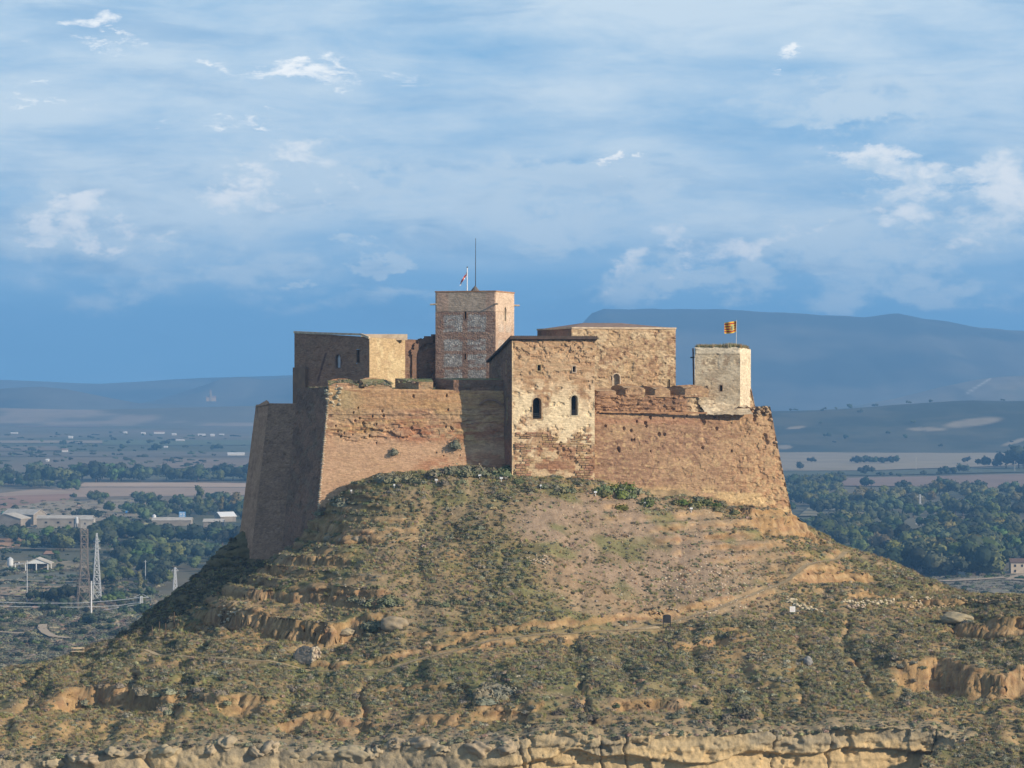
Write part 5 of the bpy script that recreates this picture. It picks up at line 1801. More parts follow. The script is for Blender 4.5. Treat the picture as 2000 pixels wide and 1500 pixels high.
# fence posts on the left shoulder and plank bench
ORD = 'first second third fourth fifth sixth seventh eighth ninth tenth eleventh twelfth thirteenth fourteenth fifteenth sixteenth'.split()
FP = [(139, 1272), (158, 1262), (187, 1258), (217, 1240), (297, 1249), (311, 1240), (323, 1243), (340, 1222)]
for k, (px, py) in enumerate(FP):
    q = cpoint(px, py)
    tag(obj('fence_post', *bar(q + (0, 0, -.3), q + (.02, 0, 1.55), .07, 6, .06), M_WOOD), ORD[k] + ' wooden fence post from the left on the shaded left shoulder', 'fence post', 'fence posts on the left shoulder')
q = cpoint(152, 1280)
be = empty('bench', q, 'plank bench on the sunny left shoulder of the hill', 'bench')
obj('seat', *box(q + (0, 0, .45), (1.5, .35, .06), .08), M_COPE, be)
obj('backrest', *box(q + (0, .22, .82), (1.5, .05, .18), .08), M_COPE, be)
for sx in (-.6, .6): obj('leg', *box(q + (sx, .05, .35), (.08, .3, .9), .08), M_WOOD, be)


# ================================================================== plants on the hill
def leaf_quads(pts, nrm, size, rng, squash=.7):
    n = len(pts)
    a = np.cross(nrm, rng.normal(size=(n, 3)))
    a /= np.linalg.norm(a, axis=1)[:, None] + 1e-9
    b = np.cross(nrm, a)
    s = size * rng.uniform(.6, 1.3, n)[:, None]
    q = np.stack([pts - a * s - b * s * squash * .4, pts + a * s * .2 - b * s * squash, pts + a * s + b * s * squash * .3, pts - a * s * .1 + b * s * squash], 1)
    return q.reshape(-1, 3), np.arange(4 * n).reshape(-1, 4)


def shrub_mesh(name, seed, mat, n=80, h=.8, size=.17, core=True):
    rng = np.random.default_rng(seed)
    d = rng.normal(size=(n, 3))
    d[:, 2] = np.abs(d[:, 2])
    d /= np.linalg.norm(d, axis=1)[:, None]
    lob = 1 + .35 * np.sin(3 * np.arctan2(d[:, 1], d[:, 0]) + seed) * (1 - d[:, 2]) + .2 * rng.normal(size=n) * .6
    p = d * (np.clip(lob, .5, 1.4) * rng.uniform(.72, 1.05, n))[:, None] * np.array([1, 1, h])
    nn = d + .6 * rng.normal(size=(n, 3))
    nn /= np.linalg.norm(nn, axis=1)[:, None]
    v, f = leaf_quads(p, nn, size, rng)
    fs = [tuple(q) for q in f]
    if core:
        cv, cf = ico(1)
        k = np.clip(1 + .35 * np.sin(3 * np.arctan2(cv[:, 1], cv[:, 0]) + seed) * (1 - np.abs(cv[:, 2])), .5, 1.4)
        cv = cv * (k * .78)[:, None] * np.array([1, 1, h])
        cv[:, 2] = np.maximum(cv[:, 2], -.15)
        fs += [tuple(i + len(v) for i in q) for q in cf]
        v = np.concatenate([v, cv])
    me = mesh_from(name, v, fs)
    me.materials.append(mat)
    return me


def tuft_mesh(name, seed, mat, n=26):
    rng = np.random.default_rng(seed)
    V, Fc = [], []
    for k in range(n):
        a, r_ = rng.uniform(0, 6.28), rng.uniform(0, .5)
        b = np.array([r_ * math.cos(a), r_ * math.sin(a), -.05])
        lean = np.array([math.cos(a), math.sin(a), 0]) * rng.uniform(.1, .5) + rng.normal(size=3) * .1
        tip = b + np.array([0, 0, rng.uniform(.6, 1.1)]) + lean
        w = np.array([-math.sin(a), math.cos(a), 0]) * rng.uniform(.05, .1)
        i = len(V)
        V += [b - w, b + w, tip]
        Fc.append((i, i + 1, i + 2))
    me = mesh_from(name, np.array(V), Fc)
    me.materials.append(mat)
    return me


SHR = [shrub_mesh('shrub', 1, M_SH[0], 90, .75), shrub_mesh('shrub', 2, M_SH[0], 80, .9, .15), shrub_mesh('shrub', 3, M_SH[1], 90, .8), shrub_mesh('shrub', 4, M_SH[1], 80, .7, .2),
       shrub_mesh('shrub', 5, M_SH[2], 70, .8, .14), shrub_mesh('shrub', 6, M_SH[3], 90, .85), tuft_mesh('tuft', 7, M_GRASS), tuft_mesh('tuft', 8, M_GRASS, 34)]
STN = []
for k in range(4):
    v_, f_ = rock(700 + k, 1, .35, (1, .85, .6))
    me = mesh_from('stone', v_, f_)
    me.materials.append([M_PALE, M_STONE, M_BLOCK, M_STONE][k])
    STN.append(me)


def scatter(name, pts, scl, rz, idx, meshes, label):
    """ground cover: instances of a few small meshes on a cloud of points"""
    lib = bpy.data.collections.new(name + '_source')
    for k, me in enumerate(meshes):
        lib.objects.link(bpy.data.objects.new('%s_%02d' % (name, k), me))
    me = bpy.data.meshes.new(name)
    me.vertices.add(len(pts))
    me.vertices.foreach_set('co', np.asarray(pts, np.float32).ravel())
    for nm, ty, arr in (('scl', 'FLOAT_VECTOR', scl), ('rot', 'FLOAT_VECTOR', np.c_[np.zeros(len(pts)), np.zeros(len(pts)), rz]), ('idx', 'INT', idx)):
        at = me.attributes.new(nm, ty, 'POINT')
        at.data.foreach_set('vector' if ty != 'INT' else 'value', np.asarray(arr, np.float32 if ty != 'INT' else np.int32).ravel())
    o = bpy.data.objects.new(name, me)
    COL.objects.link(o)
    ng = bpy.data.node_groups.new(name, 'GeometryNodeTree')
    ng.interface.new_socket('Geometry', in_out='INPUT', socket_type='NodeSocketGeometry')
    ng.interface.new_socket('Geometry', in_out='OUTPUT', socket_type='NodeSocketGeometry')
    gi, go = ng.nodes.new('NodeGroupInput'), ng.nodes.new('NodeGroupOutput')
    m2p = ng.nodes.new('GeometryNodeMeshToPoints')
    ins = ng.nodes.new('GeometryNodeInstanceOnPoints')
    ci = ng.nodes.new('GeometryNodeCollectionInfo')
    ci.inputs['Collection'].default_value = lib
    ci.inputs['Separate Children'].default_value = True
    ci.inputs['Reset Children'].default_value = True
    ins.inputs['Pick Instance'].default_value = True
    def na(nm, ty):
        n = ng.nodes.new('GeometryNodeInputNamedAttribute')
        n.data_type = ty
        n.inputs['Name'].default_value = nm
        return n.outputs['Attribute']
    L = ng.links.new
    L(gi.outputs[0], m2p.inputs['Mesh'])
    L(m2p.outputs[0], ins.inputs['Points'])
    L(ci.outputs[0], ins.inputs['Instance'])
    L(na('idx', 'INT'), ins.inputs['Instance Index'])
    e2r = ng.nodes.new('FunctionNodeEulerToRotation')
    L(na('rot', 'FLOAT_VECTOR'), e2r.inputs[0])
    L(e2r.outputs[0], ins.inputs['Rotation'])
    L(na('scl', 'FLOAT_VECTOR'), ins.inputs['Scale'])
    L(ins.outputs[0], go.inputs[0])
    o.modifiers.new('scatter', 'NODES').node_group = ng
    return tag(o, label, None, None, 'stuff')


CASTLE = np.array([(-24.9, 362.6), (.2, 364.6), (.0, 361.8), (10.6, 364.6), (36.4, 370.2), (33, 396), (0, 412), (-36, 402), (-38.4, 397.4), (-35.6, 386.2), (-30.9, 378)])


def inside(poly, x, y):
    r_ = np.zeros(len(x), bool)
    n = len(poly)
    for i in range(n):
        x1, y1 = poly[i]
        x2, y2 = poly[(i + 1) % n]
        c = ((y1 > y) != (y2 > y)) & (x < (x2 - x1) * (y - y1) / (y2 - y1 + 1e-12) + x1)
        r_ ^= c
    return r_


def field_at(x, y):
    z = bil(H, x, y)
    px, py = 1000 + F * x / y, HOR - F * (z - EYE) / y
    sl = bil(SLOPE, x, y)
    sc_ = bil(scree, x, y)
    gr = bil(green, x, y)
    pm = bil(PATHM, x, y)
    cl = bil(CLIFF, x, y)
    return z, px, py, sl, sc_, gr, pm, cl


# -- the large shrubs, one object each
SPOTS = []
r = random.Random(77)
for ci_, (cx, cy, wx, wy, n, s0, s1, kind) in enumerate(((915, 926, 80, 10, 26, .7, 1.15, 2), (790, 940, 90, 10, 14, .6, .9, 0), (1215, 962, 45, 8, 12, .8, 1.2, 7), (1330, 985, 100, 10, 18, .6, .95, 7), (1080, 955, 90, 8, 12, .5, .8, 2),
                                          (650, 985, 28, 12, 9, .6, .9, 0), (880, 1178, 90, 10, 18, .4, .65, 2), (740, 1178, 60, 8, 12, .6, .9, 2), (735, 1232, 25, 14, 7, .7, 1.0, 2), (1440, 1400, 30, 40, 14, .5, .85, 5),
                                          (1140, 1400, 60, 30, 14, .4, .7, 5), (960, 1358, 34, 14, 6, .9, 1.4, 0), (1360, 1410, 50, 25, 12, .4, .7, 5), (1600, 1290, 300, 40, 40, .4, .62, 0), (880, 1345, 350, 40, 46, .4, .62, 2),
                                          (1750, 1250, 220, 30, 20, .4, .65, 5), (330, 1360, 200, 30, 18, .5, .8, 0), (280, 1190, 120, 40, 12, .6, 1.0, 5))):
    for k in range(n):
        px, py = cx + r.gauss(0, .5) * wx, cy + r.gauss(0, .5) * wy
        SPOTS.append((px, py, r.uniform(s0, s1), kind, ci_))
BUSH = shrub_mesh('shrub', 9, M_BUSH, 110, .9, .17)
VAR = {0: [SHR[0], SHR[1]], 2: [SHR[2], SHR[3], SHR[0]], 5: [SHR[5], SHR[0], SHR[5]], 7: [BUSH, SHR[2], BUSH]}
KIND = {0: 'grey green shrub', 2: 'deep green shrub', 5: 'dark brownish shrub', 7: 'bright yellow green bush'}
SPOTS = SPOTS[:298]
PLACE = ['under the dark corner left of the cream tower', 'along the foot of the tan bastion', 'at the curtain wall foot beside the cream tower', 'along the middle of the curtain wall foot', 'at the foot of the cream tower', 'at the foot of the bastion corner', 'in the green band across the middle slope', 'on the ledge above the brown overhang', 'beside the tan block at the ledge end', 'in the gully above the pale cliff', 'in the hollow above the centre of the pale cliff', 'in the large clump low on the central slope', 'above the pale cliff just left of the gully', 'across the right slope below the white sign', 'across the central slope below the footpath', 'on the right terrace under the flat grey rock', 'on the lower left slope above the orange scarps', 'on the shaded left flank of the hill']
for (px, py, s_, kd, ci_) in SPOTS:
    q = cpoint(px, py)
    if inside(CASTLE, np.array([q[0]]), np.array([q[1]]))[0]:
        q = cpoint(px, py + 14)
    o = bpy.data.objects.new('shrub', r.choice(VAR[kd]))
    o.location = q + np.array([0, 0, -.08])
    o.scale = (s_ * r.uniform(.9, 1.25), s_ * r.uniform(.9, 1.25), s_ * r.uniform(.8, 1.15))
    o.rotation_euler = (0, 0, r.uniform(0, 6.28))
    COL.objects.link(o)
    tag(o, KIND[kd] + ' ' + PLACE[ci_], 'shrub', 'shrubs ' + PLACE[ci_])

# -- the low scrub as ground cover
N = 112000
x = RNG.uniform(-81, 83, N)
y = RNG.uniform(291, 407, N)
z, px, py, sl, sc_, gr, pm, cl = field_at(x, y)
n1_ = fbm(x * .10, y * .10, 901, 4)
n2_ = fbm(x * .55, y * .55, 902, 3)
den = .60 + .9 * (n1_ - .5) + 1.3 * (n2_ - .5) + .22 * gr - .36 * sc_ - .06 * reg_(560, 1150, 260, 130, px, py)
den -= 1.0 * sstep(sl, .85, 1.3) + 1.5 * pm + .6 * cl * sstep(sl, .6, .9) + .3 * reg_(1130, 1010, 170, 60, px, py)
den -= .35 * reg_(80, 1430, 160, 60, px, py)
flank = ((x < -30) & (y > 352)).astype(float)
den += .6 * flank
ok = (RNG.random(N) < np.clip(den, 0, 1)) & ~inside(CASTLE, x, y) & (px > -260) & (px < 2260)
x, y, z, px, py, gr, sc_, n1_, fl_ = (q[ok] for q in (x, y, z, px, py, gr, sc_, n1_, flank))
n = len(x)
s_ = (.11 + .26 * RNG.random(n) ** 2.3) * (1.0 + .25 * gr) * np.where(sc_ > .4, .8, 1)
rv_ = RNG.random(n)
idx = np.where(rv_ < .30 + .1 * (1 - gr), RNG.integers(0, 2, n), np.where(rv_ < .56 + .12 * gr, RNG.integers(2, 4, n), np.where(rv_ < .74, 4, np.where(rv_ < .86, 5, RNG.integers(6, 8, n)))))
idx = np.where((fl_ > 0) & (idx != 3), 5, idx)  # darker shrubs here too, to deepen the shaded flank
sc3 = np.stack([s_ * RNG.uniform(.85, 1.35, n), s_ * RNG.uniform(.85, 1.35, n), s_ * RNG.uniform(.7, 1.15, n)], 1)
tu = idx >= 6
sc3[tu] = (.25 + .25 * RNG.random(tu.sum()))[:, None]
scatter('scrub', np.stack([x, y, z - .03], 1), sc3, RNG.uniform(0, 6.28, n), idx, SHR, 'low grey green and dry scrub covering the castle hill')
# -- small dry grass between
N = 95000
x = RNG.uniform(-78, 80, N); y = RNG.uniform(293, 385, N)
z, px, py, sl, sc_, gr, pm, cl = field_at(x, y)
ok = (RNG.random(N) < .75 - .8 * pm - .6 * sc_ - .8 * sstep(sl, .8, 1.2)) & ~inside(CASTLE, x, y) & (px > -150) & (px < 2150) & (fbm(x * .4, y * .4, 911, 3) > .38)
x, y, z = x[ok], y[ok], z[ok]; n = len(x)
scatter('dry_grass', np.stack([x, y, z], 1), np.repeat((.14 + .26 * RNG.random(n) ** 1.5)[:, None], 3, 1), RNG.uniform(0, 6.28, n), RNG.integers(0, 2, n), SHR[6:8], 'short dry grass tufts between the shrubs')
# -- loose stones: scree below the wall and strewn pebbles elsewhere
N = 60000
x = RNG.uniform(-60, 70, N); y = RNG.uniform(294, 372, N)
z, px, py, sl, sc_, gr, pm, cl = field_at(x, y)
lowscr = np.clip(reg_(1370, 1150, 200, 90, px, py), 0, 1)
ok = (RNG.random(N) < .05 + .5 * sc_ + .5 * lowscr + .25 * cl) & ~inside(CASTLE, x, y)
x, y, z, lo_ = x[ok], y[ok], z[ok], lowscr[ok]; n = len(x)
s_ = (.04 + .10 * RNG.random(n) ** 2.5) * (1 + .7 * lo_)
scatter('scree', np.stack([x, y, z], 1), np.repeat(s_[:, None], 3, 1), RNG.uniform(0, 6.28, n), np.where(RNG.random(n) < .3 + .4 * lo_, 0, RNG.integers(1, 4, n)), STN, 'loose stones and scree on the castle slope')

# -- scrub and stones on the brow itself
bvert = V_BROW[(np.arange(len(V_BROW)) // N_BROW) >= 38]
sel = RNG.choice(len(bvert), 1700)
pt = bvert[sel]
scatter('brow_scrub', pt - np.array([0, 0, .04]), np.repeat((.14 + .3 * RNG.random(1700) ** 2)[:, None], 3, 1), RNG.uniform(0, 6.28, 1700), RNG.integers(0, 8, 1700), SHR, 'scrub along the brow of the pale cliff')

# -- plants on the walls and roofs
for k, (px, py, s_, dpt) in enumerate(((770, 884, .62, 363.9), (890, 870, .85, 364.9))):
    q = frB.at(*frB.uv(px, py), .12)
    o = bpy.data.objects.new('wall_shrub', shrub_mesh('wall_shrub', 40 + k, M_SH[0], 130, 1.0, .15))
    o.location = q
    o.scale = (s_, s_ * .9, s_ * .75)
    o.rotation_euler = (math.radians(70), 0, 0)
    COL.objects.link(o)
    tag(o, ('small round caper shrub growing out of the bastion wall', 'larger caper shrub on the bastion wall beside the tower shadow')[k], 'shrub')
def rooftop_plants(name, pts, scl, label, meshes):
    pts = np.asarray(pts)
    n = len(pts)
    scatter(name, pts, np.repeat(np.asarray(scl)[:, None], 3, 1), RNG.uniform(0, 6.28, n), RNG.integers(0, len(meshes), n), meshes, label)
pt, sc2 = [], []
for k in range(420):
    a, b = RNG.random(), RNG.random()
    q = Q1 + (Q2 - Q1) * a + (Q3 - Q2) * b
    pt.append((q[0], q[1], QT - .05 - .2 * b)); sc2.append(RNG.uniform(.25, .62) * (1.3 if abs(a - .7) < .08 else 1))
rooftop_plants('tower_grass', pt, sc2, 'dry grass growing on top of the right tower', [SHR[6], SHR[7]])
pt, sc2 = [], []
for (p0, p1, n_, zz_, dd_) in ((642, 700, 150, 99.25, 3.2), (706, 766, 150, 99.2, 3.2), (776, 846, 60, 99.45, 3.2)):
    for k in range(n_):
        pxx, dp = RNG.uniform(p0, p1), RNG.random()
        b_ = frBt.at(sB(pxx), 0, -dp * dd_ - .15)
        hump = 1 - (abs(pxx - (p0 + p1) / 2) / ((p1 - p0) / 2)) ** 2.5
        pt.append((b_[0], b_[1], zz_ - .28 + .5 * dp + .26 * (hump - 1))); sc2.append(RNG.uniform(.12, .3))
for k in range(130):
    b_ = B1t + (B2t - B1t) * RNG.random() * .7 + np.array([RNG.uniform(.1, 1.6), 0, 0])
    pt.append((b_[0], b_[1], 98.5)); sc2.append(RNG.uniform(.1, .26))
rooftop_plants('merlon_grass', pt, sc2, 'grass and weeds on the bastion merlons', [SHR[6], SHR[2], SHR[4]])
pt, sc2 = [], []
for k in range(26):
    pt.append(Wt2 + np.array([-RNG.uniform(.1, 2.2), RNG.uniform(-.2, .8), RNG.uniform(.0, .3)])); sc2.append(RNG.uniform(.15, .35))
rooftop_plants('corner_weeds', pt, sc2, 'weeds on the broken corner of the curtain wall', [SHR[2], SHR[0], SHR[6]])

# ================================================================== the plain and what stands on it
def plain_sheet():
    xs = np.r_[np.linspace(-3900, -1500, 9), np.linspace(-1200, 1200, 41), np.linspace(1500, 3900, 9)]
    ys = np.r_[np.linspace(-290, 400, 8), np.linspace(450, 6000, 75), np.linspace(6300, 11780, 18)]
    X, Y = np.meshgrid(xs, ys)
    idx = np.arange(X.size).reshape(X.shape)
    f = np.stack([idx[:-1, :-1], idx[:-1, 1:], idx[1:, 1:], idx[1:, :-1]], -1).reshape(-1, 4)
    n = fbm(X * .004, Y * .002, 801, 4)
    c = mixc((.155, .135, .09), (.10, .105, .06), sstep(n, .4, .6))
    c = mixc(c, (.21, .16, .11), sstep(fbm(X * .006, Y * .003, 805, 3), .55, .68) * .7)
    return np.stack([X, Y, 0 * X], -1).reshape(-1, 3), f, c.reshape(-1, 3)


pv, pf_, pc = plain_sheet()
tag(obj('plain', pv, pf_, M_FAR, None, pc), 'wide flat farmland plain behind the hill', None, None, 'structure')

# near scrubland in front of the left plain, with fine colour of its own
def ground_patch(name, quad, col, zoff, mat=None, n=2):
    pts = [G(*q) + np.array([0, 0, zoff]) for q in quad]
    cols = np.tile(np.asarray(col, float), (len(pts), 1))
    o = obj(name, np.array(pts), [tuple(range(len(pts)))], mat or M_FAR, None, cols)
    return tag(o, None, None, None, 'structure')


FIELDS = [
    # left side, from near to far
    ('stubble_field', [(-40, 968), (60, 957), (180, 952), (640, 953), (640, 966), (250, 970), (60, 972)], (.36, .26, .185)),
    ('stubble_field', [(165, 943), (640, 943), (640, 952), (150, 951)], (.47, .34, .24)),
    ('ploughed_field', [(-40, 1000), (130, 985), (140, 965), (40, 968), (-40, 974)], (.30, .18, .125)),
    ('scrub_field', [(-40, 1040), (300, 1012), (300, 975), (90, 980), (-40, 1003)], (.31, .25, .17)),
    ('bare_soil', [(-40, 1078), (40, 1068), (66, 1056), (60, 1049), (-40, 1053)], (.42, .25, .14)),
    ('bare_soil', [(84, 1084), (112, 1083), (116, 1077), (90, 1076)], (.38, .22, .14)),
    ('stubble_field', [(0, 1112), (14, 1097), (160, 1096), (155, 1114)], (.29, .235, .145)),
    ('vineyard_field', [(-40, 1150), (150, 1148), (150, 1120), (-40, 1120)], (.15, .15, .11)),
    ('stubble_field', [(-40, 1160), (110, 1172), (200, 1165), (205, 1147), (90, 1146), (-40, 1150)], (.32, .235, .16)),
    ('ploughed_field', [(100, 1212), (160, 1200), (250, 1203), (260, 1222), (200, 1232), (110, 1226)], (.30, .19, .13)),
    ('dry_meadow', [(-60, 1330), (-60, 1222), (100, 1214), (280, 1224), (280, 1290), (100, 1330)], (.21, .165, .105)),
    ('ploughed_field', [(-40, 892), (300, 893), (640, 893), (640, 884), (300, 883), (-40, 884)], (.17, .145, .105)),
    ('stubble_field', [(300, 915), (640, 918), (640, 900), (330, 898)], (.23, .17, .12)),
    ('ploughed_field', [(-40, 882), (120, 880), (110, 872), (-40, 874)], (.20, .155, .11)),
    ('stubble_field', [(-40, 866), (250, 866), (250, 861), (-40, 861)], (.30, .24, .17)),
    ('meadow', [(200, 870), (640, 870), (640, 860), (200, 860)], (.12, .14, .08)),
    ('stubble_field', [(30, 834), (200, 834), (190, 828), (40, 828)], (.24, .17, .13)),
    ('stubble_field', [(300, 815), (420, 815), (420, 808), (320, 805)], (.34, .25, .18)),
    ('stubble_field', [(-40, 803), (150, 803), (140, 799), (-40, 799)], (.33, .27, .2)),
    ('stubble_field', [(370, 811), (440, 809), (430, 806), (370, 807)], (.45, .32, .25)),
    # right side
    ('stubble_field', [(1330, 922), (1700, 920), (2050, 908), (2050, 868), (1900, 882), (1330, 886)], (.30, .245, .165)),
    ('ploughed_field', [(1600, 936), (1800, 932), (2050, 926), (2050, 958), (1800, 952), (1620, 950)], (.25, .175, .135)),
    ('hedge_strip', [(1330, 932), (1700, 930), (2050, 922), (2050, 912), (1700, 921), (1330, 923)], (.10, .11, .07)),
    ('dry_meadow', [(1560, 1010), (1740, 1008), (1740, 990), (1580, 992)], (.25, .22, .14)),
    ('dry_meadow', [(1780, 1170), (2080, 1200), (2080, 1128), (1840, 1128)], (.22, .19, .135)),
]
for k, (nm, quad, col) in enumerate(FIELDS):
    ground_patch(nm, quad, col, .25 + .03 * k)
M_TRACK = mat_flat('dusty_track', (.47, .37, .26), (.40, .31, .21), .02)
def track(px_pts, w, z):
    q = [G(*p) for p in px_pts]
    L, R = [], []
    for i, p in enumerate(q):
        t = q[min(i + 1, len(q) - 1)] - q[max(i - 1, 0)]
        t /= np.linalg.norm(t)
        nrm = np.array([-t[1], t[0], 0])
        L.append(p + nrm * w / 2 + (0, 0, z)); R.append(p - nrm * w / 2 + (0, 0, z))
    n = len(q)
    tag(obj('track', np.array(L + R), [(n + k, n + k + 1, k + 1, k) for k in range(n - 1)], M_TRACK), None, None, None, 'structure')
track([(1840, 1140), (1900, 1137), (1960, 1133), (2040, 1124)], 7, 1.4)
track([(1980, 1138), (2005, 1128), (2040, 1126)], 10, 1.45)
track([(84, 1226), (82, 1234), (90, 1243), (105, 1250), (135, 1253)], 3.5, 1.5)
track([(-20, 1240), (30, 1243), (66, 1244)], 3, 1.52)
track([(-40, 1137), (60, 1140), (150, 1142)], 2.5, 1.54)
track([(-40, 1074), (100, 1077), (220, 1078), (300, 1066)], 4, 1.56)

# ------------------------------------------------------------------ far hills
def ridge(name, prof, Y, foot, back, cfun, amp, seed, label, ny=26, nx=170, x0=-200, x1=2200, nsc=.004):
    px = np.linspace(x0, x1, nx)
    py = np.interp(px, [p[0] for p in prof], [p[1] for p in prof])
    crest = np.maximum(EYE - (py - HOR) * Y / F, -5)
    cx_ = (px - 1000) * Y / F
    crest = crest + amp * .55 * (fbm(cx_ * .0042, cx_ * 0, seed + 9, 5) - .5)
    t = np.r_[np.linspace(0, 1, ny), np.linspace(1.15, 2, 6)]
    V = np.zeros((len(t), nx, 3))
    for j, tt in enumerate(t):
        yy = Y - foot * (1 - tt) if tt <= 1 else Y + back * (tt - 1)
        x = (px - 1000) * Y / F
        sh = sstep(np.array(tt), 0, 1) if tt <= 1 else 1 - sstep(np.array(tt), 1, 2)
        nz = (fbm(x * nsc, np.full(nx, yy) * nsc, seed, 5) - .5) * 2
        gl = 1 - np.abs(2 * fbm(x * nsc * 1.6, np.full(nx, yy) * nsc * .5, seed + 5, 4) - 1)
        w = min(1.0, 4 * tt * (1 - tt)) if tt <= 1 else .2
        V[j, :, 0], V[j, :, 1] = x, yy + (nz * foot * .08 * w)
        V[j, :, 2] = crest * sh + amp * nz * (w + .12) - amp * .9 * np.clip(gl - .6, 0, 1) * w - (8 if tt in (0, 2) else 0)
    idx = np.arange(len(t) * nx).reshape(len(t), nx)
    f = np.stack([idx[:-1, :-1], idx[:-1, 1:], idx[1:, 1:], idx[1:, :-1]], -1).reshape(-1, 4)
    Vf = V.reshape(-1, 3)
    ppx, ppy = 1000 + F * Vf[:, 0] / Vf[:, 1], HOR - F * (Vf[:, 2] - EYE) / Vf[:, 1]
    c = cfun(Vf[:, 0], Vf[:, 1], ppx, ppy)
    return tag(obj(name, Vf, f, M_FAR, None, c, True), label, None, None, 'structure'), V


def hillc(x, y, px, py):
    c = mixc((.05, .056, .034), (.09, .085, .05), sstep(fbm(x * .008, y * .008, 821, 5), .42, .62))
    b = np.clip(1.3 - 1.3 * np.hypot((px - 1900) / 80, (py - 825 + (px - 1900) * .12) / 11), 0, 1)
    b = np.maximum(b, np.clip(1.3 - 1.3 * np.hypot((px - 1810) / 55, (py - 838) / 5), 0, 1))
    b = np.maximum(b, np.clip(1.3 - 1.3 * np.hypot((px - 1555) / 26, (py - 835 + (px - 1555) * .1) / 4), 0, 1))
    b = np.maximum(b, np.clip(1.3 - 1.3 * np.hypot((px - 1985) / 40, (py - 862 + (px - 1985) * .3) / 5), 0, 1))
    b = np.maximum(b, np.clip(1.3 - 1.3 * np.hypot((px - 1530) / 25, (py - 873) / 6), 0, 1))
    return mixc(c, (.36, .285, .19), sstep(b, .2, .6) * .8)


_, RV = ridge('low_hill', [(1200, 812), (1480, 803), (1560, 801), (1640, 798), (1740, 790), (1830, 784), (1900, 780), (1960, 782), (2040, 783), (2250, 800)], 4500, 780, 900, hillc, 7.0, 811,
              'dark scrubby low hill on the right behind the fields', 60, 220, 1150, 2300)
def spurc(x, y, px, py):
    c = mixc((.16, .15, .10), (.24, .2, .14), sstep(fbm(x * .003, y * .003, 831, 4), .42, .62))
    q = np.clip(1 - np.abs((py - 745) - (1925 - px) * .62) / 3.0, 0, 1) * sstep(px, 1885, 1890) * (1 - sstep(px, 1932, 1938))
    return mixc(c, (.65, .58, .45), q)
ridge('spur_hill', [(1550, 812), (1640, 798), (1760, 776), (1850, 752), (1900, 743), (1950, 737), (2010, 734), (2250, 728)], 6900, 1100, 900, spurc, 10, 841, 'hazy spur of hills at the right with a pale quarry scar', 40, 200, 1500, 2300)
mtc = lambda x, y, px, py: mixc((.05, .06, .06), (.12, .115, .095), sstep(fbm(x * .0022, y * .0022, 851, 5), .42, .62))
ridge('mountain', [(1000, 735), (1080, 690), (1130, 640), (1155, 612), (1180, 603), (1240, 604), (1320, 603), (1420, 609), (1500, 612), (1600, 618), (1680, 620), (1720, 615), (1745, 613), (1790, 622), (1840, 628), (1900, 640), (1960, 645), (2010, 648), (2300, 668)], 9500, 2300, 1200, mtc, 34, 861, 'flat topped blue mountain range on the right horizon', 34, 200, 900, 2400, .0012)
ridge('far_hill', [(-300, 770), (-60, 764), (20, 757), (80, 755), (130, 760), (190, 772), (260, 786), (340, 790), (500, 800)], 7400, 700, 600, mtc, 7, 871, 'low dark blue hill far off at the left edge', 24, 140, -400, 520, .002)
ridge('far_hill', [(250, 800), (330, 774), (400, 752), (440, 738), (480, 736), (520, 742), (580, 734), (640, 725), (800, 720), (1000, 730)], 8900, 1300, 900, mtc, 18, 881, 'faint hill rising behind the plain left of the castle', 24, 160, 200, 1100, .002)
ridge('far_range', [(-400, 738), (0, 742), (200, 750), (400, 738), (700, 730), (1100, 715), (2400, 715)], 10600, 1200, 700, mtc, 9, 891, 'very faint distant range along the horizon', 20, 160, -500, 2500, .001)
ridge('far_bench', [(-400, 796), (0, 797), (150, 800), (300, 797), (480, 793), (700, 797), (1000, 800)], 6300, 500, 500, lambda x, y, px, py: mixc((.14, .125, .085), (.30, .23, .16), sstep(fbm(x * .004, y * .004, 895, 4), .55, .68)), 5, 896, 'low pale bench of land across the far left plain', 20, 160, -300, 1000, .003)
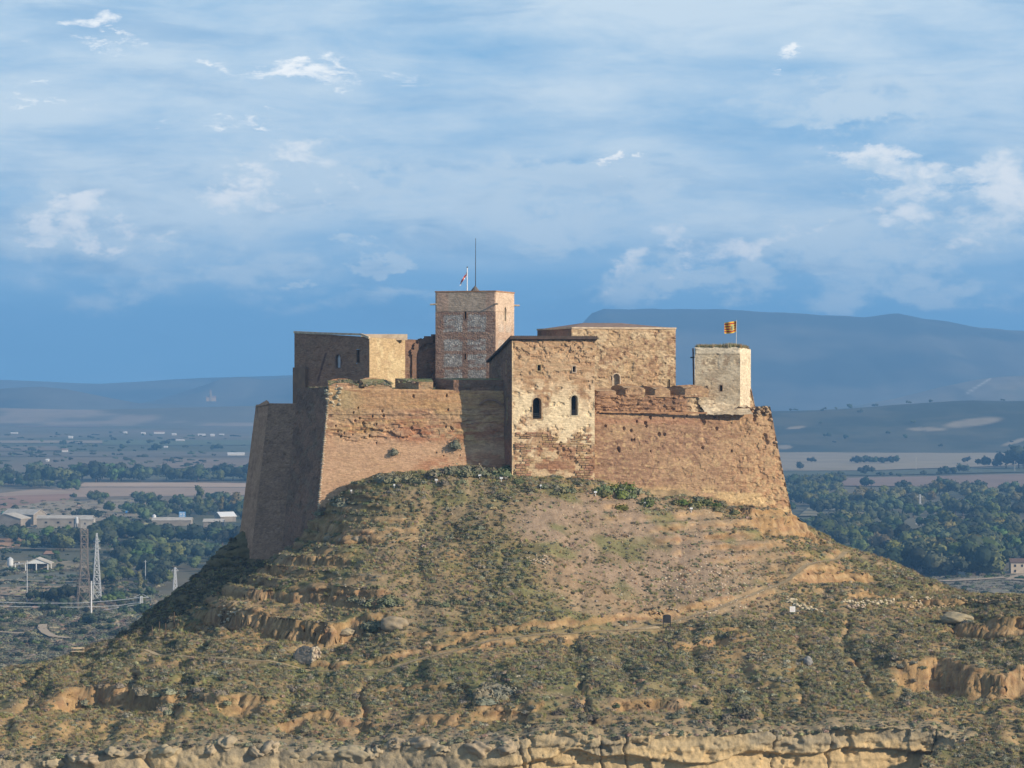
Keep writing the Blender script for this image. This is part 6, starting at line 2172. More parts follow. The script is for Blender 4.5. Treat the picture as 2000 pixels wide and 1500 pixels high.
# church and houses on the faint hill
def gable_house(name, base, w, d, h, rise, rz, mw, mr, label, group=None, cat='building', wins=(), parent_extra=None, doors=()):
    """house with walls, pitched roof with eaves, window and door openings on its front (towards -y before turning)"""
    root = empty(name, base, label, cat, group)
    ca, sa = math.cos(rz), math.sin(rz)
    def Wp(x, y, z): return (base[0] + x * ca - y * sa, base[1] + x * sa + y * ca, base[2] + z)
    x, y = w / 2, d / 2
    v = [Wp(-x, -y, -1), Wp(x, -y, -1), Wp(x, y, -1), Wp(-x, y, -1), Wp(-x, -y, h), Wp(x, -y, h), Wp(x, y, h), Wp(-x, y, h), Wp(-x, 0, h + rise), Wp(x, 0, h + rise)]
    obj('wall', np.array(v), [(0, 1, 5, 4), (1, 2, 6, 9, 5), (2, 3, 7, 6), (3, 0, 4, 8, 7)], mw, root)
    e, th = .5, .3
    sl_ = rise / y if y else 0
    rv = []
    for dz_ in (0.05, .05 + th):
        rv += [Wp(-x - e, -y - e, h - e * sl_ + dz_), Wp(x + e, -y - e, h - e * sl_ + dz_), Wp(x + e, 0, h + rise + dz_), Wp(-x - e, 0, h + rise + dz_), Wp(x + e, y + e, h - e * sl_ + dz_), Wp(-x - e, y + e, h - e * sl_ + dz_)]
    rf = [(6, 7, 8, 9), (9, 8, 10, 11), (0, 3, 2, 1), (3, 5, 4, 2), (0, 1, 7, 6), (4, 5, 11, 10), (1, 2, 8, 7), (2, 4, 10, 8), (3, 0, 6, 9), (5, 3, 9, 11)]
    obj('roof', np.array(rv), rf, mr, root)
    for (u, z0, ww, hh) in wins:
        q = [Wp(u - ww / 2, -y - .06, z0), Wp(u + ww / 2, -y - .06, z0), Wp(u + ww / 2, -y - .06, z0 + hh), Wp(u - ww / 2, -y - .06, z0 + hh)]
        b = [Wp(u - ww / 2, -y + .3, z0), Wp(u + ww / 2, -y + .3, z0), Wp(u + ww / 2, -y + .3, z0 + hh), Wp(u - ww / 2, -y + .3, z0 + hh)]
        fo = [Wp(u + sx * (ww / 2 + .12), -y - .06, z0 + zz) for sx, zz in ((-1, -.12), (1, -.12), (1, hh + .12), (-1, hh + .12))]
        wo_ = obj('window', np.array(q + fo), [(4, 5, 1, 0), (5, 6, 2, 1), (6, 7, 3, 2), (7, 4, 0, 3)], mw, root)
        obj('pane', np.array(q) + np.array([sa * -.0, 0, 0]) + (np.array(b) - np.array(q)) * .08, [(0, 1, 2, 3)], M_DARK, wo_)
    for (u, ww, hh) in doors:
        q = [Wp(u - ww / 2, -y - .05, 0), Wp(u + ww / 2, -y - .05, 0), Wp(u + ww / 2, -y - .05, hh), Wp(u - ww / 2, -y - .05, hh)]
        obj('door', np.array(q), [(0, 1, 2, 3)], M_DKMETAL, root)
    return root
def silo(px, py, w, h, label, cat='silo'):
    b = G(px, py)
    k = b[1] / F
    root = empty('silo', b, label, cat)
    R_, Hh = w * k / 2, h * k
    n = 14
    ring_ = lambda z, r_: [(b[0] + r_ * math.cos(2 * math.pi * i / n), b[1] + r_ * math.sin(2 * math.pi * i / n), z) for i in range(n)]
    v = ring_(Hh * .28, .25 * R_) + ring_(Hh * .42, R_) + ring_(Hh * .86, R_) + ring_(Hh, .15 * R_)
    f = [(j * n + i, j * n + (i + 1) % n, (j + 1) * n + (i + 1) % n, (j + 1) * n + i) for j in range(3) for i in range(n)] + [tuple(range(3 * n, 4 * n))]
    obj('tank', np.array(v), f, M_SILO, root)
    for i in range(4):
        t_ = math.pi / 4 + i * math.pi / 2
        obj('leg', *bar((b[0] + R_ * .8 * math.cos(t_), b[1] + R_ * .8 * math.sin(t_), 0), (b[0] + R_ * .8 * math.cos(t_), b[1] + R_ * .8 * math.sin(t_), Hh * .5), .18), M_METAL, root)
    return root
M_FARM = mat_flat('whitewash', (.66, .65, .62), (.58, .56, .52), .2)
M_SILO = mat_flat('silo_metal', (.55, .57, .58), (.46, .48, .5), .3, .5, .4)
M_GREENS = mat_flat('green_silo', (.12, .25, .2), (.1, .2, .16), .3)
cb = np.array([(412 - 1000) * 7600 / F, 7600, EYE - (783 - HOR) * 7600 / F])
hc = gable_house('hilltop_church', cb, 26, 14, 9, 4, .2, M_STONE, M_TILEPALE, 'tiny pale hilltop church far away at the left', cat='church')
obj('bell_tower', *box(cb + (0, -6, 11), (5, 5, 24)), M_STONE, hc)
obj('spire', np.array([cb + (-3, -9, 23), cb + (3, -9, 23), cb + (3, -3, 23), cb + (-3, -3, 23), cb + (0, -6, 31)]), [(0, 1, 4), (1, 2, 4), (2, 3, 4), (3, 0, 4)], M_TILEPALE, hc)

# farms
def at_g(px, py): return G(px, py)
gable_house('farm_barn', at_g(128, 1030), 36, 14, 6.2, 1.5, .03, M_BARN, M_ROOFG, 'long grey farm barn beside the brown lattice pylon top', wins=[(-12, 3, 1.6, 1.2), (-4, 3, 1.6, 1.2), (4, 3, 1.6, 1.2), (12, 3, 1.6, 1.2)])
gable_house('farm_barn', at_g(20, 1030), 16, 22, 6.0, 3.2, math.pi / 2 - .25, M_BARN, M_ROOFG, 'white edged gabled barn at the left picture edge')
gable_house('farm_barn', at_g(48, 1024), 26, 14, 7.0, 3, -.5, M_BARN, M_ROOFG, 'taller pale roofed barn behind the white edged gable')
gable_house('farm_hut', at_g(172, 1034), 8.5, 8, 6.6, .6, 0, M_CONC, M_ROOFG, 'boxy pale concrete hut at the right end of the long barn', wins=[(-1.5, 3.4, 1, 1.2)])
gable_house('poultry_shed', at_g(337, 1026), 26, 12, 3.6, 1.5, .02, M_BARN, M_ROOFG, 'long low shed with a pale roof near the blue billboard')
gable_house('poultry_shed', at_g(418, 1029), 13, 12, 3.6, 1.5, .02, M_BARN, M_ROOFG, 'short low shed with a grey roof right of the long one')
gable_house('poultry_shed', at_g(440, 1018), 11, 14, 3.6, 2.6, .4, M_BARN, M_WHITE, 'white roofed gable end close to the bastion edge')
silo(150, 1031, 7, 22, 'pale silo standing at the end of the long barn')
silo(301, 1026, 8, 22, 'pale silo beside the long low shed')
silo(20, 1116, 12, 28, 'pale silo next to the open sided shed')
s4 = silo(6, 1022, 9, 24, 'green silo at the left picture edge')
for c_ in s4.children:
    if c_.name.startswith('tank'):
        c_.data.materials.clear(); c_.data.materials.append(M_GREENS)
# open sided shed
sb_ = at_g(70, 1115)
sh = empty('open_shed', sb_, 'open sided field shed with white gable and lean to', 'shed')
k = sb_[1] / F
def SP(px, py, dy): return np.array([(px - 1000) * (sb_[1] + dy) / F, sb_[1] + dy, EYE - (py - HOR) * sb_[1] / F])
wv_ = 48 * k
for (a, y_) in ((50, 0), (71, 0), (93.5, 0), (30, 0), (50, 11), (93.5, 11), (30, 11)):
    p0 = np.array([(a - 1000) * sb_[1] / F, sb_[1] + y_, 0])
    obj('post', *box(p0 + (0, 0, 1.9), (.5, .4, 3.8)), M_WHITE, sh)
L_, R_, A_ = (48 - 70) * k, (95 - 70) * k, (71 - 70) * k
bx = sb_[0]
yy0, yy1 = sb_[1] - .6, sb_[1] + 11.6
obj('gable', np.array([(bx + L_, yy0 + .4, 3.7), (bx + R_, yy0 + .4, 3.7), (bx + A_, yy0 + .4, 6.2), (bx + L_, yy0 + .7, 3.7), (bx + R_, yy0 + .7, 3.7), (bx + A_, yy0 + .7, 6.2)]), [(0, 1, 2), (5, 4, 3), (0, 3, 4, 1)], M_WHITE, sh)
def slab(pts, th):
    a = [np.array(p, float) for p in pts]
    return np.array(a + [p + np.array([0, 0, th]) for p in a]), [(3, 2, 1, 0), (4, 5, 6, 7), (0, 1, 5, 4), (1, 2, 6, 5), (2, 3, 7, 6), (3, 0, 4, 7)]
obj('roof', *slab([(bx + L_ - 1, yy0, 3.5), (bx + A_, yy0, 6.35), (bx + A_, yy1, 6.35), (bx + L_ - 1, yy1, 3.5)], .25), M_ROOFG, sh)
obj('roof', *slab([(bx + A_, yy0, 6.352), (bx + R_ + 1, yy0, 3.5), (bx + R_ + 1, yy1, 3.5), (bx + A_, yy1, 6.352)], .25), M_ROOFG, sh)
obj('lean_to_roof', *slab([(bx - 47 * k, yy0 + .3, 2.9), (bx + L_ - .5, yy0 + .3, 3.45), (bx + L_ - .5, yy1, 3.45), (bx - 47 * k, yy1, 2.9)], .2), M_ROOFG, sh)
obj('back_wall', *box((bx - 1, yy1 - .6, 1.7), (44 * k, .3, 3.4)), M_BARN, sh)
for (a, w_) in ((39, 5), (84, 4), (60, 3)):
    tag(obj('crate_stack', *box((bx + (a - 70) * k, sb_[1] + 4, .7), (w_ * k, 1.5, 1.4)), M_WOOD), {39: 'dark stack of crates in the lean to of the open shed', 84: 'stack of crates in the right bay of the open shed', 60: 'stack of crates in the left bay of the open shed'}[a], 'crates')
# house at the right edge
gable_house('farmhouse', at_g(1992, 1119) + np.array([3.5, 0, 0]), 17, 9, 5.6, 1.5, -.06, M_PLASTER, M_TILE, 'cream two storey farmhouse with brown roof at the right edge',
            wins=[(-6.4, 3.3, 1.0, 1.3), (-2.9, 3.3, 1.0, 1.3), (.6, 3.3, 1.0, 1.3), (4.2, 3.3, 1.0, 1.3), (-6.4, .6, 1.0, 1.3), (4.2, .6, 1, 1.3)], doors=[(-1, 1.6, 2.3)])
# white specks: small vehicles and boxes by the farmhouse
tag(obj('van', *join([box(at_g(1878, 1125) + (0, 0, 1.1), (3.9, 1.9, 1.5)), box(at_g(1878, 1125) + (-.4, 0, 2.05), (2.6, 1.7, .6)), box(at_g(1878, 1125) + (-1.2, -.8, .35), (.7, .3, .7)), box(at_g(1878, 1125) + (1.2, -.8, .35), (.7, .3, .7))])[:2], M_WHITE), 'small white van parked by the wood left of the farmhouse', 'van')
tag(obj('water_tank', *join([box(at_g(1790, 1024) + (0, 0, 2.6), (1.7, 1.6, 1.6)), box(at_g(1790, 1024) + (0, 0, .9), (.8, .8, 1.8))])[:2], M_WHITE), 'small white tank on a stand among the right hand trees', 'tank')
# far white farm buildings on the left plain
for k, (px, py, w, h, lab) in enumerate(((28, 847, 13, 3, 'low white farm shed at the far left edge of the plain'), (138, 856, 8, 5, 'small white house left of a dark tree on the far plain'), (127, 883, 11, 8, 'white farmhouse with brown roof in the middle of the left plain'),
                                         (245, 848, 6, 6, 'tiny bright white hut alone on the far plain'), (280, 848, 8, 4, 'small white shed left of the large white farm'), (311, 847, 20, 6, 'large white farm with tower on the far plain'), (340, 850, 8, 4, 'small white shed right of the large white farm'),
                                         (352, 862, 16, 4, 'row of white greenhouses below the large farm'), (394, 851, 14, 4, 'pale low barn on the far plain right of the farm'), (415, 852, 7, 5, 'bright white house near the far right of the left plain'), (433, 850, 9, 3, 'white roof nearest the castle on the far plain'),
                                         (461, 890, 32, 7, 'long white barn beside the castle bastion edge'), (93, 901, 5, 5, 'pale round hut in the fields at left'), (324, 874, 7, 3, 'small white roof under the two dark trees'), (50, 801, 26, 3, 'cluster of pale village houses under the far left hill'), (92, 801, 10, 3, 'two white houses beside the far left village'))):
    b = G(px, py)
    kk = b[1] / F
    gable_house('white_farm', b, w * kk, max(6, w * kk * .45), h * kk * .55, h * kk * .3, .05 * (k % 3 - 1), M_FARM, M_FARM if k not in (2, 5) else M_TILEPALE, lab, 'white farm buildings on the far plain')
# blue road sign on two posts
sg = at_g(356, 1016)
k = sg[1] / F
bs_ = empty('road_sign', sg, 'large blue road sign with white lines between the sheds', 'sign')
obj('panel', *box(sg + (0, 0, 11.2 * k), (13 * k, .2, 11 * k)), M_BLUE, bs_)
for sx in (-4, 4): obj('post', *box(sg + (sx * k, .2, 4 * k), (.25, .2, 9 * k)), M_METAL, bs_)
for (x_, z_, w_) in ((-3, 14, 4.2), (2.6, 14, 5), (-2.6, 11, 5), (3.2, 11, 3.4), (-3, 8, 4), (2.6, 8, 4.6)):
    obj('sign_text', *box(sg + (x_ * k, -.12, z_ * k), (w_ * k, .03, 1.5 * k)), M_WHITE, bs_)
sg2 = at_g(247, 1012)
b2_ = empty('road_sign', sg2, 'small blue road sign on a pole left of the sheds', 'sign')
obj('panel', *box(sg2 + (0, 0, 4.4), (1.6, .15, 1.6)), M_BLUE, b2_)
obj('post', *box(sg2 + (0, .1, 2), (.2, .15, 4)), M_METAL, b2_)

# ------------------------------------------------------------------ pylons, poles and cables
def pylon(px, py, H_, wb, wt, mat, label, arms=(), nb=9, r=.13, waist=None, group=None):
    b = G(px, py)
    root = empty('pylon', b, label, 'pylon', group)
    def wid(t):
        if waist is None: return wb + (wt - wb) * t
        tw_, ww_ = waist
        return wb + (ww_ - wb) * t / tw_ if t < tw_ else ww_ + (wt - ww_) * (t - tw_) / (1 - tw_)
    cor = ((-1, -1), (1, -1), (1, 1), (-1, 1))
    ca, sa = math.cos(.3), math.sin(.3)
    def pt(t, c):
        w = wid(t) / 2
        x, y = c[0] * w, c[1] * w
        return b + np.array([x * ca - y * sa, x * sa + y * ca, t * H_])
    for c in cor:
        obj('leg', *tube([pt(t, c) for t in np.linspace(0, 1, 7)], r * 1.5, 4), mat, root)
    ts = [0]
    while ts[-1] < 1 - 1e-6:
        ts.append(min(1, ts[-1] + max(.06, wid(ts[-1]) / H_ * 1.15)))
    br = []
    for a, t2 in zip(ts[:-1], ts[1:]):
        for i in range(4):
            c, d = cor[i], cor[(i + 1) % 4]
            br += [bar(pt(a, c), pt(t2, d), r * .8), bar(pt(a, d), pt(t2, c), r * .8), bar(pt(t2, c), pt(t2, d), r * .8)]
    V_, F_, _ = join(br)
    tag(obj('bracing', V_, F_, mat, root), None, None, None, 'stuff')
    for (t, L_) in arms:
        w = wid(t) / 2
        for sgn in (-1, 1):
            tip = b + np.array([sgn * L_, 0, t * H_])
            V_, F_, _ = join([bar(b + (sgn * w, -w, t * H_), tip, r), bar(b + (sgn * w, w, t * H_), tip, r), bar(b + (sgn * w, 0, t * H_ + 1.4), tip, r)])
            obj('crossarm', V_, F_, mat, root)
    return root
pylon(164.5, 1190, 34.5, 6.4, 2.9, M_RUST, 'tall brown lattice tower left of the hill, wider of two', nb=12, r=.105, waist=(.55, 3.0))
pylon(189, 1176, 30.5, 3.9, .5, M_METAL, 'slender pale grey lattice pylon right of the brown one', r=.105, arms=((.78, 1.6), (.88, 1.4)))
pylon(342, 1152, 10.5, 1.9, .5, M_METAL, 'short pale lattice pylon at the shaded hill edge', r=.11, arms=((.85, 1.6),))
pylon(276, 1194, 6.4, 1.5, .9, M_METAL, 'small dead end pylon where the cables meet the hill', r=.10, arms=((.92, 3.2),))
pylon(1797, 1000, 13.0, 1.9, .5, M_METAL, 'faint lattice pylon among the right hand trees', r=.10, arms=((.85, 2.2),))
def pole(px, py, h, r, mat, label, arm=0):
    b = G(px, py)
    root = empty('utility_pole', b, label, 'pole')
    obj('shaft', *bar(b, b + (0, 0, h), r, 8, r * .7), mat, root)
    obj('crossarm', *box(b + (0, 0, h * .93), (max(arm, .8), .18, .18)), mat, root)
pole(178.5, 1207, 15.3, .3, M_WHITE, 'bright white pole in front of the two lattice towers')
pole(53, 1178, 19, .2, M_METAL, 'thin grey pole at the left below the open shed', 2)
pole(284, 1136, 10.5, .17, M_METAL, 'thin grey pole standing before the dark wood', 1.2)
pole(331.5, 1131, 4.6, .2, M_METAL, 'short pale post left of the short pylon', .8)
pole(244, 1100, 6.5, .22, M_CONC, 'pale concrete pole with box in the wood', 1.6)
pole(1789, 917, 13.5, .32, M_CONC, 'pale concrete pole standing in the right tan field', 1.4)
pole(1982, 922, 12.0, .34, M_CONC, 'pale concrete pole by the dark trees at the right edge', 1.4)
for k, (pts, lab) in enumerate((([(-60, 1174), (60, 1178), (150, 1178), (220, 1173), (279, 1167)], 'upper overhead cable running to the small dead end pylon'),
                                ([(-60, 1181), (40, 1185), (150, 1186), (230, 1183), (274, 1176)], 'middle overhead cable crossing the left plain'),
                                ([(-60, 1190), (0, 1193), (66, 1196), (120, 1197), (200, 1192), (272, 1180)], 'lower overhead cable crossing the left plain'))):
    q = []
    for (px, py) in pts: q.append(P(px, py, 1236))
    xs = np.linspace(0, 1, 24)
    tt = np.linspace(0, 1, len(pts))
    q = np.array(q)
    cur = np.stack([np.interp(xs, tt, q[:, j]) for j in range(3)], 1)
    V_, F_ = tube(cur, .12, 5)
    tag(obj('power_cable', V_, F_, M_METAL), lab, 'cable')

# ------------------------------------------------------------------ trees
def crown_mesh(seed, kind, mat, n=190):
    rng = np.random.default_rng(seed)
    if kind == 'round': lobes = [((rng.normal() * .18, rng.normal() * .18, .58 + rng.normal() * .10), rng.uniform(.22, .32)) for _ in range(7)]
    elif kind == 'wide': lobes = [((rng.normal() * .30, rng.normal() * .24, .50 + rng.normal() * .09), rng.uniform(.20, .30)) for _ in range(8)]
    else: lobes = [((rng.normal() * .04, rng.normal() * .04, .22 + .09 * i), .15 - .008 * abs(i - 2)) for i in range(8)]
    V, Fc, nv = [], [], 0
    per = max(8, n // len(lobes))
    for c, r_ in lobes:
        d = rng.normal(size=(per, 3))
        d /= np.linalg.norm(d, axis=1)[:, None]
        p = np.array(c) + d * r_ * rng.uniform(.75, 1.12, per)[:, None]
        nn = d + .55 * rng.normal(size=(per, 3))
        nn /= np.linalg.norm(nn, axis=1)[:, None]
        v, f = leaf_quads(p, nn, .075 if kind != 'poplar' else .05, rng)
        V.append(v); Fc += [tuple(i + nv for i in q) for q in f]; nv += len(v)
        cv, cf = ico(1)
        cv = np.array(c) + cv * r_ * (.80 + .2 * (fbm(cv[:, 0] * 2 + seed, cv[:, 1] * 2 + cv[:, 2], seed, 2) - .5))[:, None]
        V.append(cv); Fc += [tuple(i + nv for i in q) for q in cf]; nv += len(cv)
    me = mesh_from('crown', np.concatenate(V), Fc)
    me.materials.append(mat)
    return me
def trunk_mesh(seed):
    rng = np.random.default_rng(seed)
    parts = [bar((0, 0, -.05), (.01, .01, .35), .035, 6, .024)]
    for k in range(3):
        a = k * 2.1 + rng.random()
        parts.append(bar((.01, .01, .28), (.16 * math.cos(a), .16 * math.sin(a), .55), .018, 5, .008))
    V_, F_, _ = join(parts)
    me = mesh_from('trunk', V_, F_)
    me.materials.append(M_TRUNK)
    return me
CR = {'dark': [crown_mesh(1, 'round', M_TR[0]), crown_mesh(2, 'wide', M_TR[0]), crown_mesh(3, 'round', M_TR[0])],
      'mid': [crown_mesh(4, 'round', M_TR[1]), crown_mesh(5, 'wide', M_TR[1]), crown_mesh(6, 'round', M_TR[1])],
      'autumn': [crown_mesh(7, 'round', M_TR[2]), crown_mesh(8, 'round', M_TR[2])],
      'poplar': [crown_mesh(9, 'poplar', M_TR[1]), crown_mesh(10, 'poplar', M_TR[2])]}
TK = [trunk_mesh(1), trunk_mesh(2)]
TREES = []      # px, py of the foot, height in photo pixels, kind, group key
r = random.Random(101)
KEEP = [(292, 378, 1000, 1024), (395, 458, 1006, 1024), (75, 186, 1008, 1028), (-20, 80, 1000, 1028), (12, 98, 1088, 1116), (1960, 2030, 1092, 1120), (345, 368, 990, 1016), (1865, 1890, 1118, 1128), (1770, 1800, 1010, 1022), (450, 480, 878, 892)]
def covers(px, py, h):
    return any(px + h * .5 > a and px - h * .5 < b and py > d and py - h < d - 4 for a, b, c, d in KEEP)
def belt(x0, x1, y0, y1, n, h0, h1, kinds, key):
    for _ in range(n):
        px = r.uniform(x0, x1)
        f = (px - x0) / (x1 - x0)
        a = y0[0] + (y0[1] - y0[0]) * f if isinstance(y0, tuple) else y0
        b = y1[0] + (y1[1] - y1[0]) * f if isinstance(y1, tuple) else y1
        TREES.append((px, r.uniform(a, b), r.uniform(h0, h1), r.choice(kinds), key))
D, Mi, A, Po = 'dark', 'mid', 'autumn', 'poplar'
# right wood, far to near
belt(1520, 1640, 945, 975, 34, 16, 26, [D, Mi], 'in the wood edge right beside the curtain wall')
belt(1540, 2060, 965, 990, 70, 18, 30, [D, Mi, Mi, A, A], 'in the right wood below the pink field')
belt(1560, 2060, (985, 1000), (1010, 1015), 55, 20, 32, [D, Mi, Mi], 'in the right wood behind the small clearing')
belt(1600, 2060, 1030, 1060, 80, 26, 40, [D, D, Mi, Mi, A], 'in the middle of the right wood')
belt(1650, 2060, 1060, 1092, 62, 28, 44, [D, Mi, Mi, A], 'in the near half of the right wood')
belt(1700, 1960, 1090, 1122, 40, 28, 44, [D, D, D, Mi], 'at the front of the right wood')
belt(1735, 1850, 1116, 1128, 14, 40, 62, [A, Mi, D], 'in the tall row above the right ridge')
belt(1860, 1965, 1116, 1128, 12, 48, 72, [Mi, A, Mi, D], 'in the tall row left of the cream farmhouse')
belt(1990, 2060, 1075, 1100, 10, 26, 40, [D, Mi], 'behind the cream farmhouse')
for (px, py, h, kd) in ((1562, 920, 17, D), (1586, 905, 12, D), (1690, 929, 18, D), (1886, 906, 14, D), (1925, 915, 22, D), (1945, 915, 16, D), (1965, 916, 32, D), (1990, 916, 40, D), (2000, 917, 42, D), (2020, 916, 40, D),
                        (1848, 928, 16, D), (1862, 928, 14, D), (1880, 926, 20, D), (1835, 929, 10, D), (1720, 931, 9, D), (1740, 931, 9, D), (1758, 932, 9, Mi), (1805, 930, 10, D), (1640, 930, 10, D), (1625, 931, 9, D),
                        (1846, 958, 26, D), (1908, 962, 22, D), (1690, 955, 22, D), (1767, 960, 20, D), (1835, 968, 30, A), (1975, 960, 24, Mi), (1916, 987, 22, A)):
    TREES.append((px, py, h, kd, 'standing loose along the right hand fields'))
for k in range(13):
    TREES.append((1668 + k * 6.9 + r.uniform(-1.5, 1.5), 906 + r.uniform(-.5, .5), r.uniform(11, 15.5), D, 'in the straight grove on the tan right field'))
# left: river belt, scrub belt, farm woods
belt(-60, 150, 940, 952, 22, 22, 40, [D, D, Mi, A], 'in the left end of the river belt')
belt(140, 480, 936, 942, 46, 16, 34, [D, D, Mi], 'in the river belt behind the pale stubble field')
belt(-60, 160, 950, 962, 16, 10, 18, [Mi, Mi, D], 'in the low fringe before the river belt')
belt(180, 470, 975, 1000, 26, 12, 22, [Mi, D, Mi], 'between the stubble field and the sheds')
belt(250, 470, 1000, 1014, 24, 16, 28, [D, Mi], 'right behind the low sheds')
for (px, py, h, kd) in ((388, 1000, 50, Po), (407, 1003, 34, Po), (432, 1005, 34, Po), (457, 1005, 42, Po), (465, 1004, 40, Po), (205, 976, 17, Mi), (262, 975, 15, Mi), (145, 975, 11, D), (30, 1006, 18, D), (160, 1016, 22, D), (175, 1020, 24, D), (282, 1018, 26, Mi), (300, 1016, 22, Mi)):
    TREES.append((px, py, h, kd, 'near the sheds and the pale stubble field'))
belt(-40, 160, 1040, 1062, 26, 18, 32, [D, D, Mi], 'below the long grey barn')
belt(180, 470, 1038, 1068, 56, 22, 42, [D, D, Mi], 'in the wood in front of the low sheds')
belt(60, 190, 1062, 1078, 12, 24, 38, [D, D, Mi], 'around the top of the brown lattice tower')
belt(230, 440, 1080, 1118, 36, 20, 38, [D, D, Mi], 'in the lower wood against the shaded hill')
belt(190, 350, 1118, 1150, 26, 18, 32, [D, Mi, D], 'in the wood right of the slender pylon')
belt(60, 300, 1165, 1200, 26, 10, 22, [D, Mi, D], 'around the feet of the pylons')
belt(-40, 150, 1200, 1212, 16, 10, 16, [D, Mi], 'in the low hedge left of the white pole')
for (px, py, h, kd) in ((178, 1222, 20, D), (190, 1220, 18, D), (168, 1222, 14, D), (120, 1178, 36, D), (128, 1180, 34, D), (78, 1178, 26, D), (215, 1176, 20, A), (274, 1156, 38, Po), (251, 1132, 34, Po), (315, 1126, 18, Po), (60, 1262, 14, D), (90, 1262, 12, Mi), (30, 1258, 12, D)):
    TREES.append((px, py, h, kd, 'near the pylons on the left plain'))
for (px, py, h) in ((125, 872, 12), (238, 880, 12), (304, 882, 14), (322, 871, 12), (425, 880, 13), (415, 880, 9), (180, 858, 7), (250, 868, 7), (335, 905, 11), (290, 867, 6), (140, 868, 6), (60, 890, 7), (20, 891, 7)):
    TREES.append((px, py, h, D, 'alone on the far left plain'))
TREES = [t_ for t_ in TREES if not covers(*t_[:3])]
order = sorted(TREES, key=lambda t_: -t_[2])
near, rest = order[:298], order[298:]
# the same woods go on behind the hill, where the photograph cannot see them
TREES = []
belt(480, 640, 936, 944, 20, 16, 34, [D, D, Mi], 'behind')
belt(475, 640, 975, 1068, 50, 20, 36, [D, D, Mi], 'behind')
belt(420, 600, 1080, 1150, 40, 20, 36, [D, Mi], 'behind')
belt(1390, 1540, 945, 1020, 60, 18, 30, [D, Mi], 'behind')
belt(1470, 1650, 1030, 1120, 70, 26, 42, [D, D, Mi], 'behind')
rest = rest + TREES
ADJ = {'dark': 'dark tree', 'mid': 'lighter green tree', 'autumn': 'yellowing tree', 'poplar': 'pale poplar'}
by_place = {}
for t_ in near: by_place.setdefault((t_[3], t_[4]), []).append(t_)
NAMES = {}
for (kd, pl), ts in by_place.items():
    ts.sort(key=lambda t_: t_[0])
    for i_, t_ in enumerate(ts):
        NAMES[t_] = ADJ[kd] + ' ' + pl if len(ts) == 1 or len(ts) > 16 else (ORD[i_] + ' ' + ADJ[kd] + ' from left ' + pl if i_ < len(ts) - 1 else 'rightmost ' + ADJ[kd] + ' ' + pl)
rs_pts, rs_scl, rs_idx = [], [], []
kinds_l = ['dark', 'mid', 'autumn', 'poplar']
allc = [(k_, m_) for k_ in kinds_l for m_ in CR[k_]]
for j, (px, py, h, kd, key) in enumerate(near):
    b = G(px, py)
    hh = h * b[1] / F * 1.12
    w_ = r.uniform(.9, 1.3) if kd != 'poplar' else r.uniform(.9, 1.1)
    root = empty('tree', b, NAMES[(px, py, h, kd, key)], 'tree', 'trees ' + key)
    rz = r.uniform(0, 6.28)
    for nm, me in (('crown', r.choice(CR[kd])), ('trunk', r.choice(TK))):
        o = bpy.data.objects.new(nm, me)
        o.scale = (hh * w_, hh * w_, hh)
        o.rotation_euler = (0, 0, rz)
        o.parent = root
        COL.objects.link(o)
for (px, py, h, kd, key) in rest:
    b = G(px, py)
    hh = h * b[1] / F * 1.12
    rs_pts.append(b); rs_scl.append((hh * 1.15, hh * 1.15, hh))
    ci = [i for i, (k_, m_) in enumerate(allc) if k_ == kd]
    rs_idx.append(r.choice(ci))
scatter('woodland', np.array(rs_pts), np.array(rs_scl), RNG.uniform(0, 6.28, len(rs_pts)), np.array(rs_idx), [m_ for _, m_ in allc], 'smaller and farther trees of the woods on the plain')
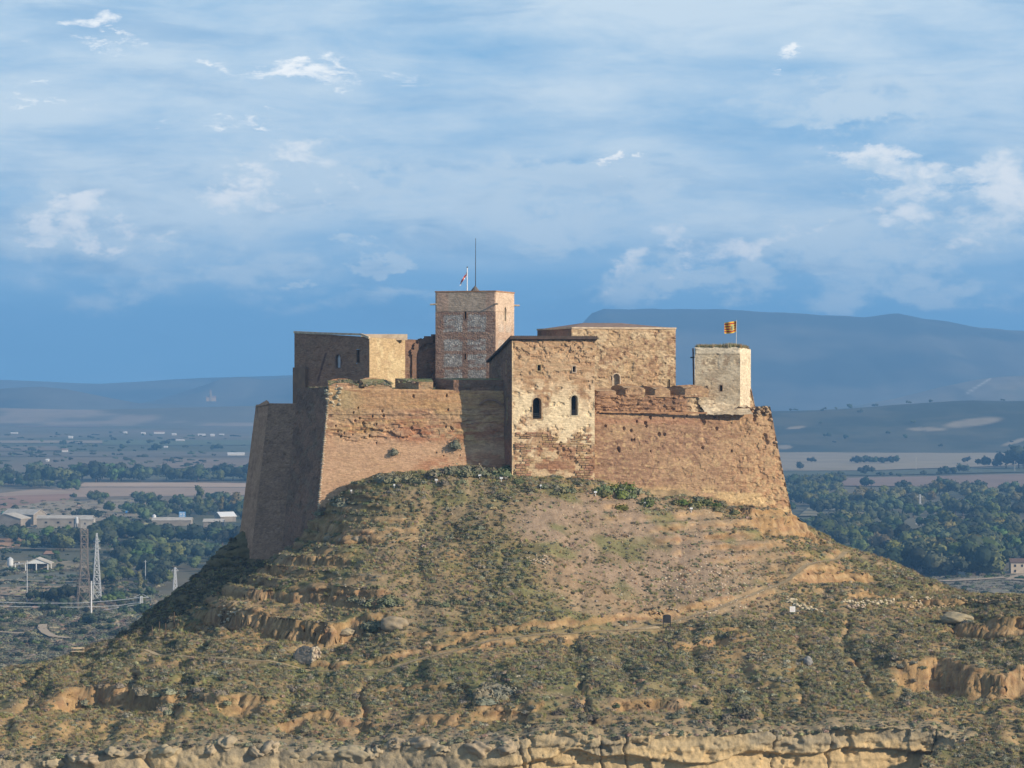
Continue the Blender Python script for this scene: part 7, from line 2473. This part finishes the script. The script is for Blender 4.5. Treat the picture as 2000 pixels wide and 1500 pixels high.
# scrub along the crest of the low hill and bushes on the near plain
pts, sc = [], []
for k in range(60):
    i = r.randrange(RV.shape[1])
    j = 59 if k < 22 else r.randrange(10, 58)
    q = RV[j, i]
    pts.append(q - (0, 0, .5)); s_ = r.uniform(3.0, 8.5); sc.append((s_ * 1.2, s_ * 1.2, s_))
for k in range(900):
    px = r.choice((r.uniform(-80, 330), r.uniform(-80, 330), r.uniform(1540, 2080)))
    py = r.uniform(985, 1330) if px < 500 else r.uniform(1120, 1200)
    b = G(px, py)
    s_ = r.uniform(1.0, 3.0)
    pts.append(b); sc.append((s_ * 1.6, s_ * 1.6, s_))
for k in range(230):
    px, py = r.uniform(-60, 480), r.uniform(845, 935)
    b = G(px, py)
    s_ = r.uniform(2.0, 4.5)
    pts.append(b); sc.append((s_ * r.uniform(1.2, 3), s_ * 1.4, s_ * r.uniform(.7, 1.3)))
bp, bs2 = [], []
for k in range(5200):
    px = r.uniform(-80, 330) if k % 4 else r.uniform(1780, 2080)
    py = r.uniform(1185, 1335) if px < 500 else r.uniform(1128, 1200)
    if px < 500 and r.random() < .35: py = r.uniform(975, 1185)
    b = G(px, py)
    if fbm(np.array([b[0] * .012]), np.array([b[1] * .008]), 921, 3)[0] < .44: continue
    bp.append(b); q_ = r.uniform(.7, 2.1); bs2.append((q_ * 1.5, q_ * 1.3, q_))
scatter('plain_scrub', np.array(bp), np.array(bs2), RNG.uniform(0, 6, len(bp)), RNG.integers(0, 5, len(bp)), [SHR[0], SHR[2], SHR[4], SHR[3], SHR[5]], 'rough scrub on the near plain')
scatter('bushes', np.array(pts), np.array(sc), RNG.uniform(-.3, .3, len(pts)), RNG.integers(0, 6, len(pts)), [CR['dark'][0], CR['dark'][1], CR['mid'][0], CR['mid'][1], CR['dark'][2], CR['mid'][2]], 'bushes and hedges scattered over the plain')

# ------------------------------------------------------------------ haze over plain and hill
hz = obj('haze', *box((0, 5750, 176), (8000, 12100, 356)), M_DARK)
hm_ = bpy.data.materials.new('haze_air')
hm_.use_nodes = True
nt = hm_.node_tree
nt.nodes.clear()
pv_ = nt.nodes.new('ShaderNodeVolumePrincipled')
pv_.inputs['Color'].default_value = (.22, .52, .96, 1)
pv_.inputs['Density'].default_value = 1 / 7300
pv_.inputs['Anisotropy'].default_value = 0.0
ho_ = nt.nodes.new('ShaderNodeOutputMaterial')
nt.links.new(pv_.outputs[0], ho_.inputs['Volume'])
hz.data.materials.clear()
hz.data.materials.append(hm_)
tag(hz, 'pale blue air over the plain and hills', None, None, 'stuff')
